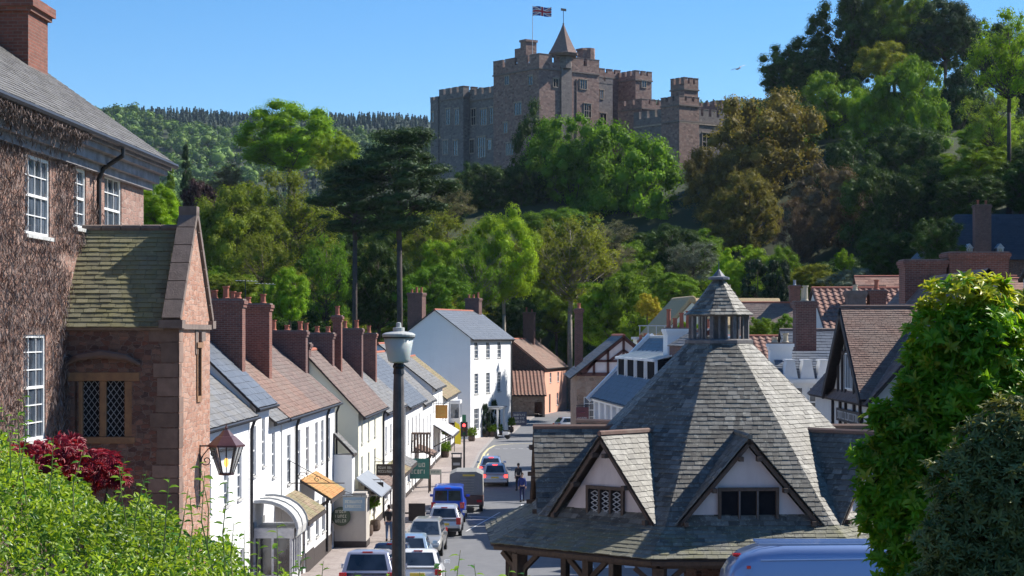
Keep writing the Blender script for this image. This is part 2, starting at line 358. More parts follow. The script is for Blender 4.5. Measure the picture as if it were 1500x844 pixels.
def window(par, O, U, Nn, w_, h_, cols=2, rows=4, rec=.1, fm=None, gm=None, sill=True, bar=.025, fr=.05, name='window', arched=False):
    """O bottom-left corner on the wall plane; pane is the part, frame and sill are its pieces"""
    O, U, Nn = Vector(O), Vector(U), Vector(Nn); Z = Vector((0,0,1)); fm = fm or white_paint; gm = gm or glass_w
    B = O-Nn*rec
    P = lambda u, z, d: B+U*u+Z*z+Nn*d
    flip = U.cross(Z).dot(Nn) < 0
    g = MB(); q = [P(0,0,0), P(w_,0,0), P(w_,h_,0), P(0,h_,0)]; g.poly(q if not flip else q[::-1])
    pane = g.build(name, gm, par)
    f = MB()
    def bx(u0, u1, z0, z1, d0, d1):
        f.ext([P(u0,z0,d0), P(u1,z0,d0), P(u1,z1,d0), P(u0,z1,d0)], Nn*(d1-d0))
    bx(0, fr, 0, h_, .004, .05); bx(w_-fr, w_, 0, h_, .004, .05); bx(fr, w_-fr, 0, fr, .004, .05); bx(fr, w_-fr, h_-fr, h_, .004, .05)
    if rows % 2 == 0 and rows > 1: bx(fr, w_-fr, h_/2-.025, h_/2+.025, .004, .045)
    for i in range(1, cols):
        u = w_*i/cols; bx(u-bar/2, u+bar/2, fr, h_-fr, .004, .03)
    for j in range(1, rows):
        if rows % 2 == 0 and j == rows//2: continue
        z = h_*j/rows; bx(fr, w_-fr, z-bar/2, z+bar/2, .0045, .028)
    f.build('frame', fm, pane)
    if sill:
        s = MB(); a = B+U*(-.06)-Z*.07; s.ext([a, a+U*(w_+.12), a+U*(w_+.12)+Z*.07, a+Z*.07], Nn*(rec+.07)); s.build('sill', stone_dark if fm is not white_paint else lead_pale, pane)
    return pane
def chimney(par, x0, x1, y0, y1, z0, z1, pots=2, mat=None, potm=None, cap=True, ph=.38, axis=None, name='chimney'):
    mb = MB(); mb.box(x0, x1, y0, y1, z0, z1-.32 if cap else z1)
    if cap:
        mb.box(x0-.05, x1+.05, y0-.05, y1+.05, z1-.32, z1-.2); mb.box(x0-.09, x1+.09, y0-.09, y1+.09, z1-.2, z1-.06); mb.box(x0-.03, x1+.03, y0-.03, y1+.03, z1-.06, z1, 1)
    c = mb.build(name, [mat or brick_red, stone_dark], par)
    ax = axis or ('x' if x1-x0 > y1-y0 else 'y')
    for i in range(pots):
        t = (i+.5)/pots; px = x0+(x1-x0)*t if ax == 'x' else (x0+x1)/2; py = y0+(y1-y0)*t if ax == 'y' else (y0+y1)/2
        p = MB(); hh = ph*(1+.35*math.sin(i*2.3+x0*3)); p.lathe([(.15,0),(.15,.03),(.115,.06),(.105,hh-.07),(.14,hh-.05),(.14,hh),(.10,hh),(.09,hh-.12)], 10, (px, py, z1)); p.build('chimney_pot', potm or terracotta, c, smooth=False)
    return c
def pipe(par, x, y, z0, z1, r=.05, m=None, kick=.35):
    mb = MB(); mb.tube([(x, y-kick, z1), (x, y-kick*.6, z1-.1), (x, y-.09, z1-.45), (x, y-.09, z0)], r, 6); return mb.build('downpipe', m or iron, par)
def house(name, label, cat, org, rz, W, D, ze, rise, zb=0, axis='x', wm=None, rm=None, rc=.24, rw=.32, wins=(), doors=(), oh=.28, gov=.12, group=None, gutter=True, ridge=None, kind='slate', seed=1, soffit=None, plinth=None):
    """front at local y=0 facing -Y, x 0..W, depth D; z given absolutely (thing stands at z 0)"""
    T = thing(name, label, cat, org, rz, group); wm = wm or render_w; rm = rm or slate_grey
    wb = MB(); H = ze-zb
    fh = [w_ for w_ in wins if w_[0] == 'f']; sh = [w_ for w_ in wins if w_[0] == 's']; dh = [d for d in doors]
    holes = [(w_[1], w_[2]-zb, w_[3], w_[4]) for w_ in fh]+[(d[0], d[1]-zb, d[2], d[3]) for d in dh]
    wallface(wb, (0,0,zb), (1,0,0), W, H, (0,-1,0), holes)
    # side faces: s = x=0 face (nearest the camera for the left row)
    wallface(wb, (0,0,zb), (0,1,0), D, H, (-1,0,0), [(w_[1], w_[2]-zb, w_[3], w_[4]) for w_ in sh])
    wallface(wb, (W,0,zb), (0,1,0), D, H, (1,0,0)); wallface(wb, (0,D,zb), (1,0,0), W, H, (0,1,0))
    zr = ze+rise
    if axis == 'x':
        wb.poly([(0,0,ze),(0,D/2,zr),(0,D,ze)]); wb.poly([(W,0,ze),(W,D,ze),(W,D/2,zr)])
    else:
        wb.poly([(0,0,ze),(W,0,ze),(W/2,0,zr)]); wb.poly([(0,D,ze),(W/2,D,zr),(W,D,ze)])
    wb.build('wall', wm, T)
    rb = MB(); Th = .06
    def slope(a, b, c, d, sd):       # a,b eave; c,d ridge
        n = (Vector(b)-Vector(a)).cross(Vector(d)-Vector(a)).normalized()
        if n.z < 0: n = -n
        rb.ext([Vector(p)+n*.012 for p in (a,b,c,d)], -n*Th, 1)
        if kind == 'slate': slates(rb, [Vector(p)+n*.014 for p in (a,b,c,d)], rc, rw, .014, seed+sd, 0)
        elif kind == 'pantile': pantiles(rb, Vector(a)+n*.02, Vector(b)+n*.02, Vector(c)+n*.02, Vector(d)+n*.02)
    if axis == 'x':
        k = rise/(D/2); e = oh*k
        slope((-gov,-oh,ze-e+.08), (W+gov,-oh,ze-e+.08), (W+gov,D/2,zr+.08), (-gov,D/2,zr+.08), 1)
        slope((W+gov,D+oh,ze-e+.08), (-gov,D+oh,ze-e+.08), (-gov,D/2,zr+.08), (W+gov,D/2,zr+.08), 2)
        rb.tube([(-gov, D/2, zr+.08), (W+gov, D/2, zr+.08)], .11, 8, 2)
    else:
        k = rise/(W/2); e = oh*k
        slope((-oh,-gov,ze-e+.08), (-oh,D+gov,ze-e+.08), (W/2,D+gov,zr+.08), (W/2,-gov,zr+.08), 1)
        slope((W+oh,D+gov,ze-e+.08), (W+oh,-gov,ze-e+.08), (W/2,-gov,zr+.08), (W/2,D+gov,zr+.08), 2)
        rb.tube([(W/2, -gov, zr+.08), (W/2, D+gov, zr+.08)], .11, 8, 2)
    rb.build('roof', [rm, timber_black, ridge or terracotta], T)
    if gutter and axis == 'x':
        g = MB(); z = ze-e+.02; g.tube([(-gov, -oh-.05, z), (W+gov, -oh-.05, z)], .06, 6); g.box(-gov+.02, W+gov-.02, -oh+.02, -oh+.05, z-.1, z+.03); g.build('gutter', iron, T)
    if plinth:
        p = MB(); 
        xs = [0]+sorted(v for d in dh for v in (d[0], d[0]+d[2]))+[W]
        for i in range(0, len(xs), 2): p.box(xs[i], xs[i+1], -.03, -.002, zb, zb+plinth)
        p.build('plinth', timber_black, T)
    for w_ in fh: window(T, (w_[1], 0, w_[2]), (1,0,0), (0,-1,0), w_[3], w_[4], *(w_[5:7] if len(w_) > 6 else (2,4)), gm=glass_w)
    for w_ in sh: window(T, (0, w_[1], w_[2]), (0,1,0), (-1,0,0), w_[3], w_[4], *(w_[5:7] if len(w_) > 6 else (2,4)))
    for d in dh: door(T, (d[0], 0, d[1]), (1,0,0), (0,-1,0), d[2], d[3], d[4] if len(d) > 4 else timber_black)
    return T
def door(par, O, U, Nn, w_, h_, m):
    O, U, Nn = Vector(O), Vector(U), Vector(Nn); Z = Vector((0,0,1)); B = O-Nn*.1; b = MB()
    b.ext([B, B+U*w_, B+U*w_+Z*h_, B+Z*h_], Nn*.03)
    for u0, u1, z0, z1 in ((.12,.45,.1,.4),(.55,.88,.1,.4),(.12,.45,.5,.92),(.55,.88,.5,.92)):
        a = B+U*(w_*u0)+Z*(h_*z0)+Nn*.03; b.ext([a, a+U*(w_*(u1-u0)), a+U*(w_*(u1-u0))+Z*(h_*(z1-z0)), a+Z*(h_*(z1-z0))], Nn*.02)
    d = b.build('door', m, par)
    k = MB(); c = B+U*(w_*.9)+Z*(h_*.48)+Nn*.05; k.lathe([(.03,0),(.03,.05)], 8, c); k.build('handle', iron, d)
    return d
def ell(seq): return seq
# ---------------- foliage ----------------
ICO = None
def leaf_mesh(name, Cn, Nr, S, mat, asp=.6, seed=0, fold=.25, L=None, cores=None):
    """Cn centres, Nr normals, S sizes (length): one folded diamond leaf per row"""
    rs = np.random.RandomState(seed); n = len(Cn)
    Nr = Nr/np.maximum(np.linalg.norm(Nr, axis=1, keepdims=True), 1e-6)
    a = rs.normal(size=(n,3)) if L is None else L
    a = a-Nr*np.sum(a*Nr, axis=1, keepdims=True); a /= np.maximum(np.linalg.norm(a, axis=1, keepdims=True), 1e-6); b = np.cross(Nr, a)
    s = S[:,None]*.5
    V = np.stack([Cn-a*s-Nr*s*fold, Cn+b*s*asp+Nr*s*fold-a*s*.1, Cn+a*s-Nr*s*fold*1.2, Cn-b*s*asp+Nr*s*fold-a*s*.1], 1).reshape(-1,3)
    i = np.arange(n)*4; T = np.stack([i, i+1, i+2, i, i+2, i+3], 1).ravel()
    if cores is not None:
        global ICO
        if ICO is None:
            import bmesh
            bm = bmesh.new(); bmesh.ops.create_icosphere(bm, subdivisions=2, radius=1); bm.verts.ensure_lookup_table(); ICO = (np.array([tuple(v.co) for v in bm.verts]), np.array([[v.index for v in f.verts] for f in bm.faces])); bm.free()
        iv, it = ICO; off = len(V); VV = [V]; TT = [T]
        for c, r in cores:
            jit = 1+rs.uniform(-.22, .16, (len(iv),1)); VV.append(c+iv*jit*r); TT.append((it+off).ravel()); off += len(iv)
        V = np.concatenate(VV); T = np.concatenate(TT)
    nf = len(T)//3
    me = bpy.data.meshes.new(name); me.vertices.add(len(V)); me.vertices.foreach_set('co', V.astype(np.float32).ravel())
    me.loops.add(len(T)); me.loops.foreach_set('vertex_index', T.astype(np.int32)); me.polygons.add(nf)
    me.polygons.foreach_set('loop_start', (np.arange(nf)*3).astype(np.int32))
    me.polygons.foreach_set('loop_total', np.full(nf, 3, np.int32)); me.materials.append(mat); me.update(calc_edges=True); me.validate()
    return me
def crown_pts(seed, n, style='round', lump=.18):
    rs = np.random.RandomState(seed); CC = []; RR = []
    K = {'round': 150, 'tall': 150, 'pine': 130, 'cone': 90, 'airy': 100, 'yew': 60}[style]
    ph = rs.uniform(0, 6.28, 6)
    while len(CC) < K:
        d = rs.normal(size=3); d /= np.linalg.norm(d)
        lm = 1+lump*(math.sin(3*math.atan2(d[1], d[0])+ph[0])*.5+math.sin(5*d[2]+ph[1])*.3+math.sin(4*d[0]+ph[2])*.4+math.sin(5*d[1]+ph[3])*.4)
        if style in ('round', 'tall', 'airy'):
            r = (rs.uniform(.62, .90) if len(CC) > 34 else rs.uniform(.15, .58))*lm; p = d*r*np.array([1,1,.95]); rad = rs.uniform(.08, .22)
            if p[2] < -.45: p[2] = -.45+(p[2]+.45)*.6; p[:2] *= .85
        elif style == 'pine':
            lv = rs.choice([.75, .5, .25, 0, -.3, -.6]); q = {.75:.42,.5:.68,.25:.88,0:.95,-.3:.8,-.6:.5}[lv]; a = rs.uniform(0, 6.28); r = q*math.sqrt(rs.uniform(.05, 1))*.88
            p = np.array([r*math.cos(a), r*math.sin(a), lv+rs.uniform(-.1,.1)-.12*r]); rad = rs.uniform(.14, .27)
        elif style == 'cone':
            z = rs.uniform(-1, .95); r = (1-(z+1)/2)*.85+.04; a = rs.uniform(0, 6.28); rr_ = r*rs.uniform(.5, 1); p = np.array([rr_*math.cos(a), rr_*math.sin(a), z]); rad = .09+.14*r
        else:
            z = rs.uniform(-1, .9); r = .75*math.sqrt(max(0, 1-max(z,0)**2.5)); a = rs.uniform(0, 6.28); p = np.array([r*math.cos(a)*.9, r*math.sin(a)*.9, z]); rad = .26
        CC.append(p); RR.append(rad)
    CC = np.array(CC); RR = np.array(RR)
    pr = RR**2/np.sum(RR**2); idx = rs.choice(K, n, p=pr)
    d = rs.normal(size=(n,3)); d[:,2] += .3; d /= np.linalg.norm(d, axis=1, keepdims=True)
    rad = rs.uniform(.62, 1.18, n) if style != 'airy' else rs.uniform(.4, 1.25, n)
    sh = np.array([1, 1, .8 if style != 'pine' else .42]); sh = np.array([1,1,.5]) if style == 'cone' else sh
    P = CC[idx]+d*sh*(RR[idx]*rad)[:,None]
    P += rs.normal(size=(n,3))*.012
    Nn = d*1.0+np.array([0,0,.15])+rs.normal(size=(n,3))*(.42 if style != 'airy' else .6)
    cores = [(c, r*.60*sh) for c, r in zip(CC, RR)] if style != 'airy' else [(c, r*.35*sh) for c, r in zip(CC, RR)]
    return P, Nn, CC, RR, cores
TPL = {}
def template(style, seed, mat, n=9000, size=.036, asp=.7):
    key = (style, seed)
    if key not in TPL:
        P, Nn, CC, RR, cores = crown_pts(seed, n, style); rs = np.random.RandomState(seed+9)
        S = rs.uniform(.6, 1.3, len(P))*size
        me = leaf_mesh('crown', P, Nn, S, mat, asp, seed, cores=cores)
        # limbs from the trunk axis to clump centres
        rnd = random.Random(seed); mb = MB()
        base = -1.0
        top = .55 if style not in ('cone',) else .95
        axis = [Vector((0,0,base)), Vector((rnd.uniform(-.04,.04),rnd.uniform(-.04,.04),-.55)), Vector((rnd.uniform(-.06,.06),rnd.uniform(-.06,.06),0)), Vector((rnd.uniform(-.08,.08),0,top))]
        mb.tube(axis, [.05,.042,.028,.008], 7)
        for i in range(0, len(CC), 2 if style != 'airy' else 1):
            c = Vector(CC[i]); z0 = max(base+.25, min(c.z-.35*math.hypot(c.x, c.y)-.15, top-.1)); t = (z0-base)/(top-base)
            a = Vector((0,0,z0)); mid = a.lerp(c, .55)+Vector((0,0,-.05)); r0 = .016*(1.2-t)
            mb.tube([a, mid, c], [r0, r0*.6, r0*.25], 4)
            for q in range(3 if style != 'airy' else 7):
                e = c+Vector((rnd.uniform(-1,1), rnd.uniform(-1,1), rnd.uniform(-.2,1)))*RR[i]*1.1; mb.tube([mid.lerp(c, .6), e], [r0*.3, .0015], 3)
        tk = mb.build('trunk', barkm, None, smooth=True); tm = tk.data; bpy.data.objects.remove(tk)
        TPL[key] = (me, tm)
    return TPL[key]
def tree(name, label, px, pw, y0, y1, Y, style, seed, mat, bark=None, group=None, gz=None, cat='tree', dep=None, n=9000, size=.036):
    """crown spans photo box px±pw/2, y0..y1 at distance Y; trunk reaches the ground"""
    c = at(px, (y0+y1)/2, Y); rx = pw/2*Y/F; rz_ = (y1-y0)/2*Y/F
    me, tm = template(style, seed, mat, n, size)
    g = terrain(c.x, c.y)-.3 if gz is None else gz
    T = thing(name, label, cat, (c.x, c.y, g), (seed*1.7+px*.37) % 6.28, group)
    o = bpy.data.objects.new('crown', me); C.objects.link(o); o.parent = T; o.location = (0,0,c.z-g); o.scale = (rx*1.06, dep or rx*1.06, rz_*1.06)
    o.material_slots[0].link = 'OBJECT'; o.material_slots[0].material = mat
    t = bpy.data.objects.new('trunk', tm); C.objects.link(t); t.parent = T; t.location = (0,0,c.z-g); t.scale = (rx, rx, rz_)
    t.material_slots[0].link = 'OBJECT'; t.material_slots[0].material = bark or barkm
    if c.z-rz_*.95 > g+.3:
        hh = c.z-g-rz_*.9; b = MB(); r = .05*rx if rx < 8 else .4+.01*rx
        b.tube([(0,0,0), (0,0,.12*hh), (.02*rx, 0, hh*.6), (0,0,hh)], [r*1.5, r*1.1, r, r*.85], 9); b.build('lower_trunk', bark or barkm, T, smooth=True)
    return T
# ---------------- terrain ----------------
def ss(a, b, x): t = min(1, max(0, (x-a)/(b-a))); return t*t*(3-2*t)
def terrain(x, y):
    h = .08*(82-y) if y < 82 else 0
    if y < 20: h += (20-y)*.1
    if y > 120:
        h += 9*ss(24, 60, x)*ss(120, 190, y)+22*ss(52, 92, x)*ss(120, 205, y)*(1-ss(235, 330, y))
    corr = 1-ss(0, 9, abs(x-7)-7)*1.0
    h += 7*ss(212, 300, y)*(1-corr*(1-ss(288, 330, y)))
    A = 22+13*ss(-60, -12, x)+2*ss(38, 105, x)
    h += A*ss(248, 392, y)*(1-corr*(1-ss(288, 340, y)))*(1-ss(500, 640, y)*.75)
    h += 236*ss(760, 2150, y)*(1-.05*math.cos(x/300))
    return h
def make_terrain():
    xs = sorted(set([round(v, 2) for v in list(np.linspace(-60, 90, 61))+[s*(60+ (abs(t)**1.8)*1900) + (15 if s > 0 else 0) for s in (-1, 1) for t in np.linspace(.03, 1, 26)]]))
    ys = sorted(set([-40, 0, 20, 40, 60, 82, 100, 120, 140, 160, 180, 200]+[float(v) for v in np.linspace(212, 520, 50)]+[float(v) for v in np.linspace(540, 2400, 60)]+[2700, 3200, 4200]))
    V = [(x, y, terrain(x, y)-.02) for y in ys for x in xs]; n = len(xs)
    Fc = [(j*n+i, j*n+i+1, (j+1)*n+i+1, (j+1)*n+i) for j in range(len(ys)-1) for i in range(n-1)]
    mb = MB(); mb.mesh(V, Fc); o = mb.build('ground', grassm, None, smooth=True); tag(o, kind='structure')
make_terrain()
LK = [(30,-6.9),(60,-6.3),(82,-5.9),(100,-5.4),(120,-4.4),(144,-3.0),(165,-2.75),(176,-2.3),(190,-1.7),(200,.2),(215,1.0),(246,3.5),(262,6.3),(300,8.6)]
RK = [(30,15),(60,15),(82,14.5),(100,5.2),(120,3.4),(144,4.2),(165,5.2),(176,6.2),(190,9),(200,10.5),(215,11),(246,11.4),(262,12.2),(300,13.5)]
def interp(L, y):
    for (a, u), (b, v) in zip(L, L[1:]):
        if a <= y <= b: return u+(v-u)*(y-a)/(b-a)
    return L[-1][1]
def strip(ys, fl, fr, dz, mb, m=None):
    for a, b in zip(ys, ys[1:]):
        mb.poly([(fl(a), a, terrain(fl(a), a)+dz), (fr(a), a, terrain(fr(a), a)+dz), (fr(b), b, terrain(fr(b), b)+dz), (fl(b), b, terrain(fl(b), b)+dz)], m)
YS = sorted({y for y, _ in LK}|{40, 50, 70, 90, 110, 130, 155, 230, 280})
mb = MB(); strip(YS, lambda y: interp(LK, y)-.02, lambda y: interp(RK, y)+.02, .012, mb); tag(mb.build('road', asphalt), kind='structure')
# paved side areas: level strips a kerb above the road
def pave(name, ys, fo, fi, side):
    mb = MB(); h = .125
    for a, b in zip(ys, ys[1:]):
        P = lambda f, y, dz: (f(y), y, terrain(f(y), y)+dz)
        k = .16*side
        q = [P(fo, a, h), P(lambda y: fi(y)-k, a, h), P(lambda y: fi(y)-k, b, h), P(fo, b, h)]
        mb.poly(q if side > 0 else q[::-1], 0)
        q = [P(lambda y: fi(y)-k, a, h+.003), P(fi, a, h+.003), P(fi, b, h+.003), P(lambda y: fi(y)-k, b, h+.003)]; mb.poly(q if side > 0 else q[::-1], 1)
        q = [P(fi, a, h+.003), P(fi, a, -.02), P(fi, b, -.02), P(fi, b, h+.003)]; mb.poly(q if side > 0 else q[::-1], 1)
    tag(mb.build(name, [paving, kerbm]), kind='structure')
pave('pavement', [y for y in YS if y <= 215], lambda y: -12.5 if y < 190 else -12.5, lambda y: interp(LK, y), 1)
pave('pavement', [82, 90, 100, 110, 120, 130, 144, 155, 165, 176, 190], lambda y: 30, lambda y: interp(RK, y), -1)
pave('verge_path', [215, 230, 246, 262, 280, 300], lambda y: interp(LK, y)-3.2, lambda y: interp(LK, y), 1)
# painted lines
ym = MB()
def line(mb, pts, w_, dz=.018):
    for p, q in zip(pts, pts[1:]):
        p = Vector((p[0], p[1], 0)); q = Vector((q[0], q[1], 0)); d = (q-p).normalized(); a = Vector((-d.y, d.x, 0))*w_/2
        mb.poly([(v.x, v.y, terrain(v.x, v.y)+dz) for v in (p-a, q-a, q+a, p+a)][::1])
line(ym, [(interp(LK, y)+.35, y) for y in (112, 120, 130, 144, 155, 165, 172)]+[(-1.6, 177), (.2, 180), (2.2, 180.5)], .22)
line(ym, [(interp(LK, y)+.7, y) for y in (112, 120, 130, 144, 155, 165)], .14)
tag(ym.build('yellow_line', paint_y), kind='structure')
wm_ = MB()
for y in (104, 112, 119, 126, 133): line(wm_, [(.35+.002*y, y), (.40+.002*y, y+3.6)], .16)
for i in range(9): line(wm_, [(3.4+i*.9, 84.2), (3.4+i*.9, 88.4)], .45)
line(wm_, [(-2.6, 108), (-.4, 107.2)], .2); line(wm_, [(-2.4, 99.8), (-.7, 110.5)], .08)
for i in range(7): line(wm_, [(-2.2+i*.7, 172), (-1.8+i*.7, 172)], .2)
tag(wm_.build('white_line', paint_w), kind='structure')
# ---------------- distant wooded hill ----------------
def far_wood():
    rs = np.random.RandomState(4); n = 8500
    x = rs.uniform(-640, 560, n); y = 800+1480*rs.uniform(0, 1, n)**.9
    top = y > 1760+110*np.sin(x/90)+60*np.sin(x/37)
    patch = np.sin(x/70+np.sin(y/90)*1.5)*np.sin(y/120+x/200)
    z = np.array([terrain(a, b) for a, b in zip(x, y)]); con = top | (patch > .62) | (rs.rand(n) < .04)
    for nm, sel, mt, lb in (('broadleaf_woodland', ~con, 'farwood', 'far hazy broadleaf woodland covering the distant hillside'), ('conifer_woodland', con, 'farcon', 'far dark conifer plantation along the distant ridge and in patches below it')):
        CN = []; NN = []; SS = []; cores = []
        for k in np.nonzero(sel)[0]:
            if con[k]:
                m = 36; h = rs.uniform(6.5, 11)+2*math.sin(x[k]/31); t = rs.rand(m)**.8; r = 2.7*(1-t)+.2; a = rs.uniform(0, 6.28, m)
                CN.append(np.stack([x[k]+r*np.cos(a), y[k]+r*np.sin(a), z[k]+h*t], 1)); NN.append(np.stack([np.cos(a), np.sin(a), np.full(m, .6)], 1)); SS.append(rs.uniform(1.2, 2.2, m)); cores.append((np.array([x[k], y[k], z[k]+h*.36]), np.array([1.5, 1.5, h*.42])))
            else:
                R0 = rs.uniform(5, 10); h = R0*rs.uniform(.7, 1.2)
                for q in range(3):
                    c = np.array([x[k]+rs.normal()*R0*.4, y[k]+rs.normal()*R0*.4, z[k]+5+R0*.4+rs.normal()*1.5]); r = R0*rs.uniform(.45, .8); cores.append((c, np.array([r, r, r*.9])*.72)); m = 26
                    d = rs.normal(size=(m,3)); d[:,2] = np.abs(d[:,2]); d /= np.linalg.norm(d, axis=1, keepdims=True); CN.append(c+d*r*rs.uniform(.75,1.1,(m,1))); NN.append(d+rs.normal(size=(m,3))*.3); SS.append(rs.uniform(1.2, 3.0, m))
        me = leaf_mesh(nm, np.concatenate(CN), np.concatenate(NN), np.concatenate(SS), LM[mt], .8, 2, cores=cores)
        o = bpy.data.objects.new(nm, me); C.objects.link(o); tag(o, lb, 'woodland', kind='stuff')
LM = dict(
 bright=leafmat('leaf_bright', (.19,.33,.012), (.31,.46,.03), .48), mid=leafmat('leaf_mid', (.11,.21,.012), (.20,.32,.03), .45),
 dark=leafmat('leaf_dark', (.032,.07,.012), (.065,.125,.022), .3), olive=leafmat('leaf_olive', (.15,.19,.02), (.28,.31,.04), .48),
 brown=leafmat('leaf_brown', (.16,.135,.035), (.29,.235,.06), .42), copper=leafmat('leaf_copper', (.13,.085,.055), (.20,.14,.08), .3),
 pine=leafmat('leaf_pine', (.032,.065,.022), (.065,.11,.035), .25), purple=leafmat('leaf_purple', (.06,.03,.035), (.10,.05,.05), .25),
 yellow=leafmat('leaf_yellow', (.55,.42,.02), (.5,.5,.05), .3), yew=leafmat('leaf_yew', (.012,.03,.012), (.025,.05,.018), .1),
 lime=leafmat('leaf_lime', (.20,.33,.03), (.32,.44,.06), .45), grey=leafmat('leaf_grey', (.13,.17,.12), (.24,.28,.21), .25),
 twig=leafmat('leaf_twig', (.17,.14,.10), (.22,.22,.08), .3),
 farwood=leafmat('leaf_far', (.04,.10,.02), (.14,.24,.03), .15, big=.035), farcon=leafmat('leaf_far_conifer', (.02,.045,.03), (.035,.065,.04), .1, big=.02),
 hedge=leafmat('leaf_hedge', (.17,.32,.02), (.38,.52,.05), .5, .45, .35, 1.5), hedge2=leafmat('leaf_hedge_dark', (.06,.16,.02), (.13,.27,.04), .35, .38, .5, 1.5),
 maple=leafmat('leaf_maple', (.20,.012,.03), (.42,.02,.06), .4, .45, .4, 2), rhodo=leafmat('leaf_rhodo', (.12,.27,.012), (.26,.45,.03), .5, .42, .35, 1.2),
 tip=leafmat('leaf_tip', (.36,.44,.03), (.48,.44,.05), .45, .4, .4, 1.2), shrub2=leafmat('leaf_shrub_pale', (.17,.19,.06), (.24,.24,.09), .2, .55, .25, 1.2), shrub=leafmat('leaf_shrub', (.03,.055,.015), (.08,.11,.03), .2, .55, .25, 1.2))
far_wood()
# ---------------- left row of houses (fronts look along local -Y towards the street) ----------------
TH = math.atan(.025); RZL = R(90)-TH
def row_org(Y, c): return (.025*Y-c, Y, 0)
def W_(a): return a/math.cos(TH)
# first white house, dark slates
T = house('white_house', 'white rendered house with a mossy grey slate roof directly behind the porch lantern', 'house', row_org(48, 10.8), RZL, 18.6, 8, 7.62, 3.45, 0.0, wm=render_b, rm=slate_grey, rc=.25, rw=.34, seed=3, group='houses along the left side of the street',
  wins=[('f',3.0,4.6,.95,1.5),('f',6.5,4.6,.95,1.5),('f',10.3,4.75,.95,1.55,2,4),('f',13.4,4.75,.95,1.55,2,4),('f',16.0,4.75,.9,1.6,2,4),('f',10.2,1.75,1.0,1.3),('f',16.6,1.7,.9,1.3)], doors=[(13.6,1.3,.95,2.0,timber_black)])
pipe(T, 18.45, 0, 1.1, 7.45, .055)
T = house('white_house', 'narrow white rendered house under blue slates below the double brick chimney stacks', 'house', row_org(66.62, 10.8), RZL, 4.4, 8, 7.92, 3.9, 0.0, wm=render_b, rm=slate_blue, rc=.3, rw=.5, seed=5, group='houses along the left side of the street',
  wins=[('f',.6,5.3,.75,1.75,2,4),('f',2.7,5.5,.75,1.75,2,4),('f',.7,2.2,.8,1.5),('f',2.6,2.2,.8,1.5)])
chimney(T, 3.8, 4.5, .9, 3.1, 8.2, 11.62, 5, ph=.36, axis='y')
T = house('white_house', 'low set slate roofed link house between blue slates and brown tiles', 'house', row_org(71.05, 10.85), RZL, 3.3, 7, 7.2, 3.0, 0.0, wm=render_w, rm=slate_grey, seed=6, group='houses along the left side of the street',
  wins=[('f',1.0,4.9,.8,1.7,2,4),('f',1.1,1.7,.9,1.5)])
T = house('white_house', 'long white house with brown tiled roof, black downpipes and a curved lead bay hood', 'house', row_org(74.4, 10.8), RZL, 9.4, 8, 7.2, 3.45, 0.0, wm=render_w, rm=tile_brown, rc=.24, rw=.24, seed=8, plinth=1.0, group='houses along the left side of the street',
  wins=[('f',1.3,4.35,1.0,1.95,3,4),('f',4.2,4.45,1.0,1.9,3,4),('f',6.9,4.45,1.0,1.9,3,4),('f',4.0,1.5,1.0,1.5,2,2),('f',7.3,1.4,1.1,1.6,2,2)], doors=[(5.8,.35,.95,2.1,timber_black)])
chimney(T, 5.2, 5.95, 1.3, 3.2, 8.2, 11.6, 3, axis='y'); pipe(T, 3.4, 0, .5, 7.0, .06)
# curved bay hood and glazed shop bay
b = MB(); b.T = Matrix.Translation((-5.7,0,.35))
for k in range(8):
    a0, a1 = R(-10+k*14), R(-10+(k+1)*14)
    y0, z0 = -.15-1.45*math.sin(a0)*.9-.1, 3.05+1.0*math.cos(a0); y1, z1 = -.15-1.45*math.sin(a1)*.9-.1, 3.05+1.0*math.cos(a1)
    b.ext([(-1.3,y0,z0),(1.2,y0,z0),(1.2,y1,z1),(-1.3,y1,z1)], (0,.03,-.06))
    if k < 8: b.beam((-1.33,y0,z0+.02),(-1.33,y1,z1+.02),.05,.1,1); b.beam((1.23,y0,z0+.02),(1.23,y1,z1+.02),.05,.1,1); b.beam((0,y0,z0+.02),(0,y1,z1+.02),.03,.05,1)
b.build('bay_hood', [lead_pale, lead], T)
b = MB(); b.T = Matrix.Translation((-5.7,0,.35)); b.box(-1.2,1.1,-1.35,0,-.4,1.45); b.box(-1.2,1.1,-1.42,0,2.75,3.1)
for x in (-1.2,-.65,-.05,.5,1.0): b.box(x,x+.1,-1.36,-1.26,1.45,2.75)
for y in (-.7,-.05): b.box(-1.2,-1.1,y,y+.08,1.45,2.75); b.box(1.0,1.1,y,y+.08,1.45,2.75)
bay = b.build('shop_bay', [white_worn], T)
b = MB(); b.T = Matrix.Translation((-5.7,0,.35)); b.box(-1.15,1.05,-1.3,-.02,1.46,2.74); b.build('shop_window', glass_d, bay)
def canopy(par, x0, x1, z, dep, drop, m, m2=None, seed=0, name='canopy', course=.16):
    b = MB(); P = [(x0,-dep,z-drop),(x1,-dep,z-drop),(x1,-.01,z),(x0,-.01,z)]
    n = Vector((0,-drop,dep)).normalized(); b.ext([Vector(p) for p in P], -n*.07, 1); slates(b, [Vector(p)+n*.012 for p in P], course, .25, .016, seed)
    b.box(x0+.02,x1-.02,-dep-.03,-dep+.04,z-drop-.18,z-drop-.05,1)
    for x in (x0+.12, x1-.2): b.beam((x,-.05,z-drop-.8),(x,-dep+.1,z-drop-.1),.08,.08,1)
    return b.build(name, [m, m2 or timber_black], par)
canopy(T, -1.7, 3.6, 3.95, 1.25, .75, tile_moss, seed=5)
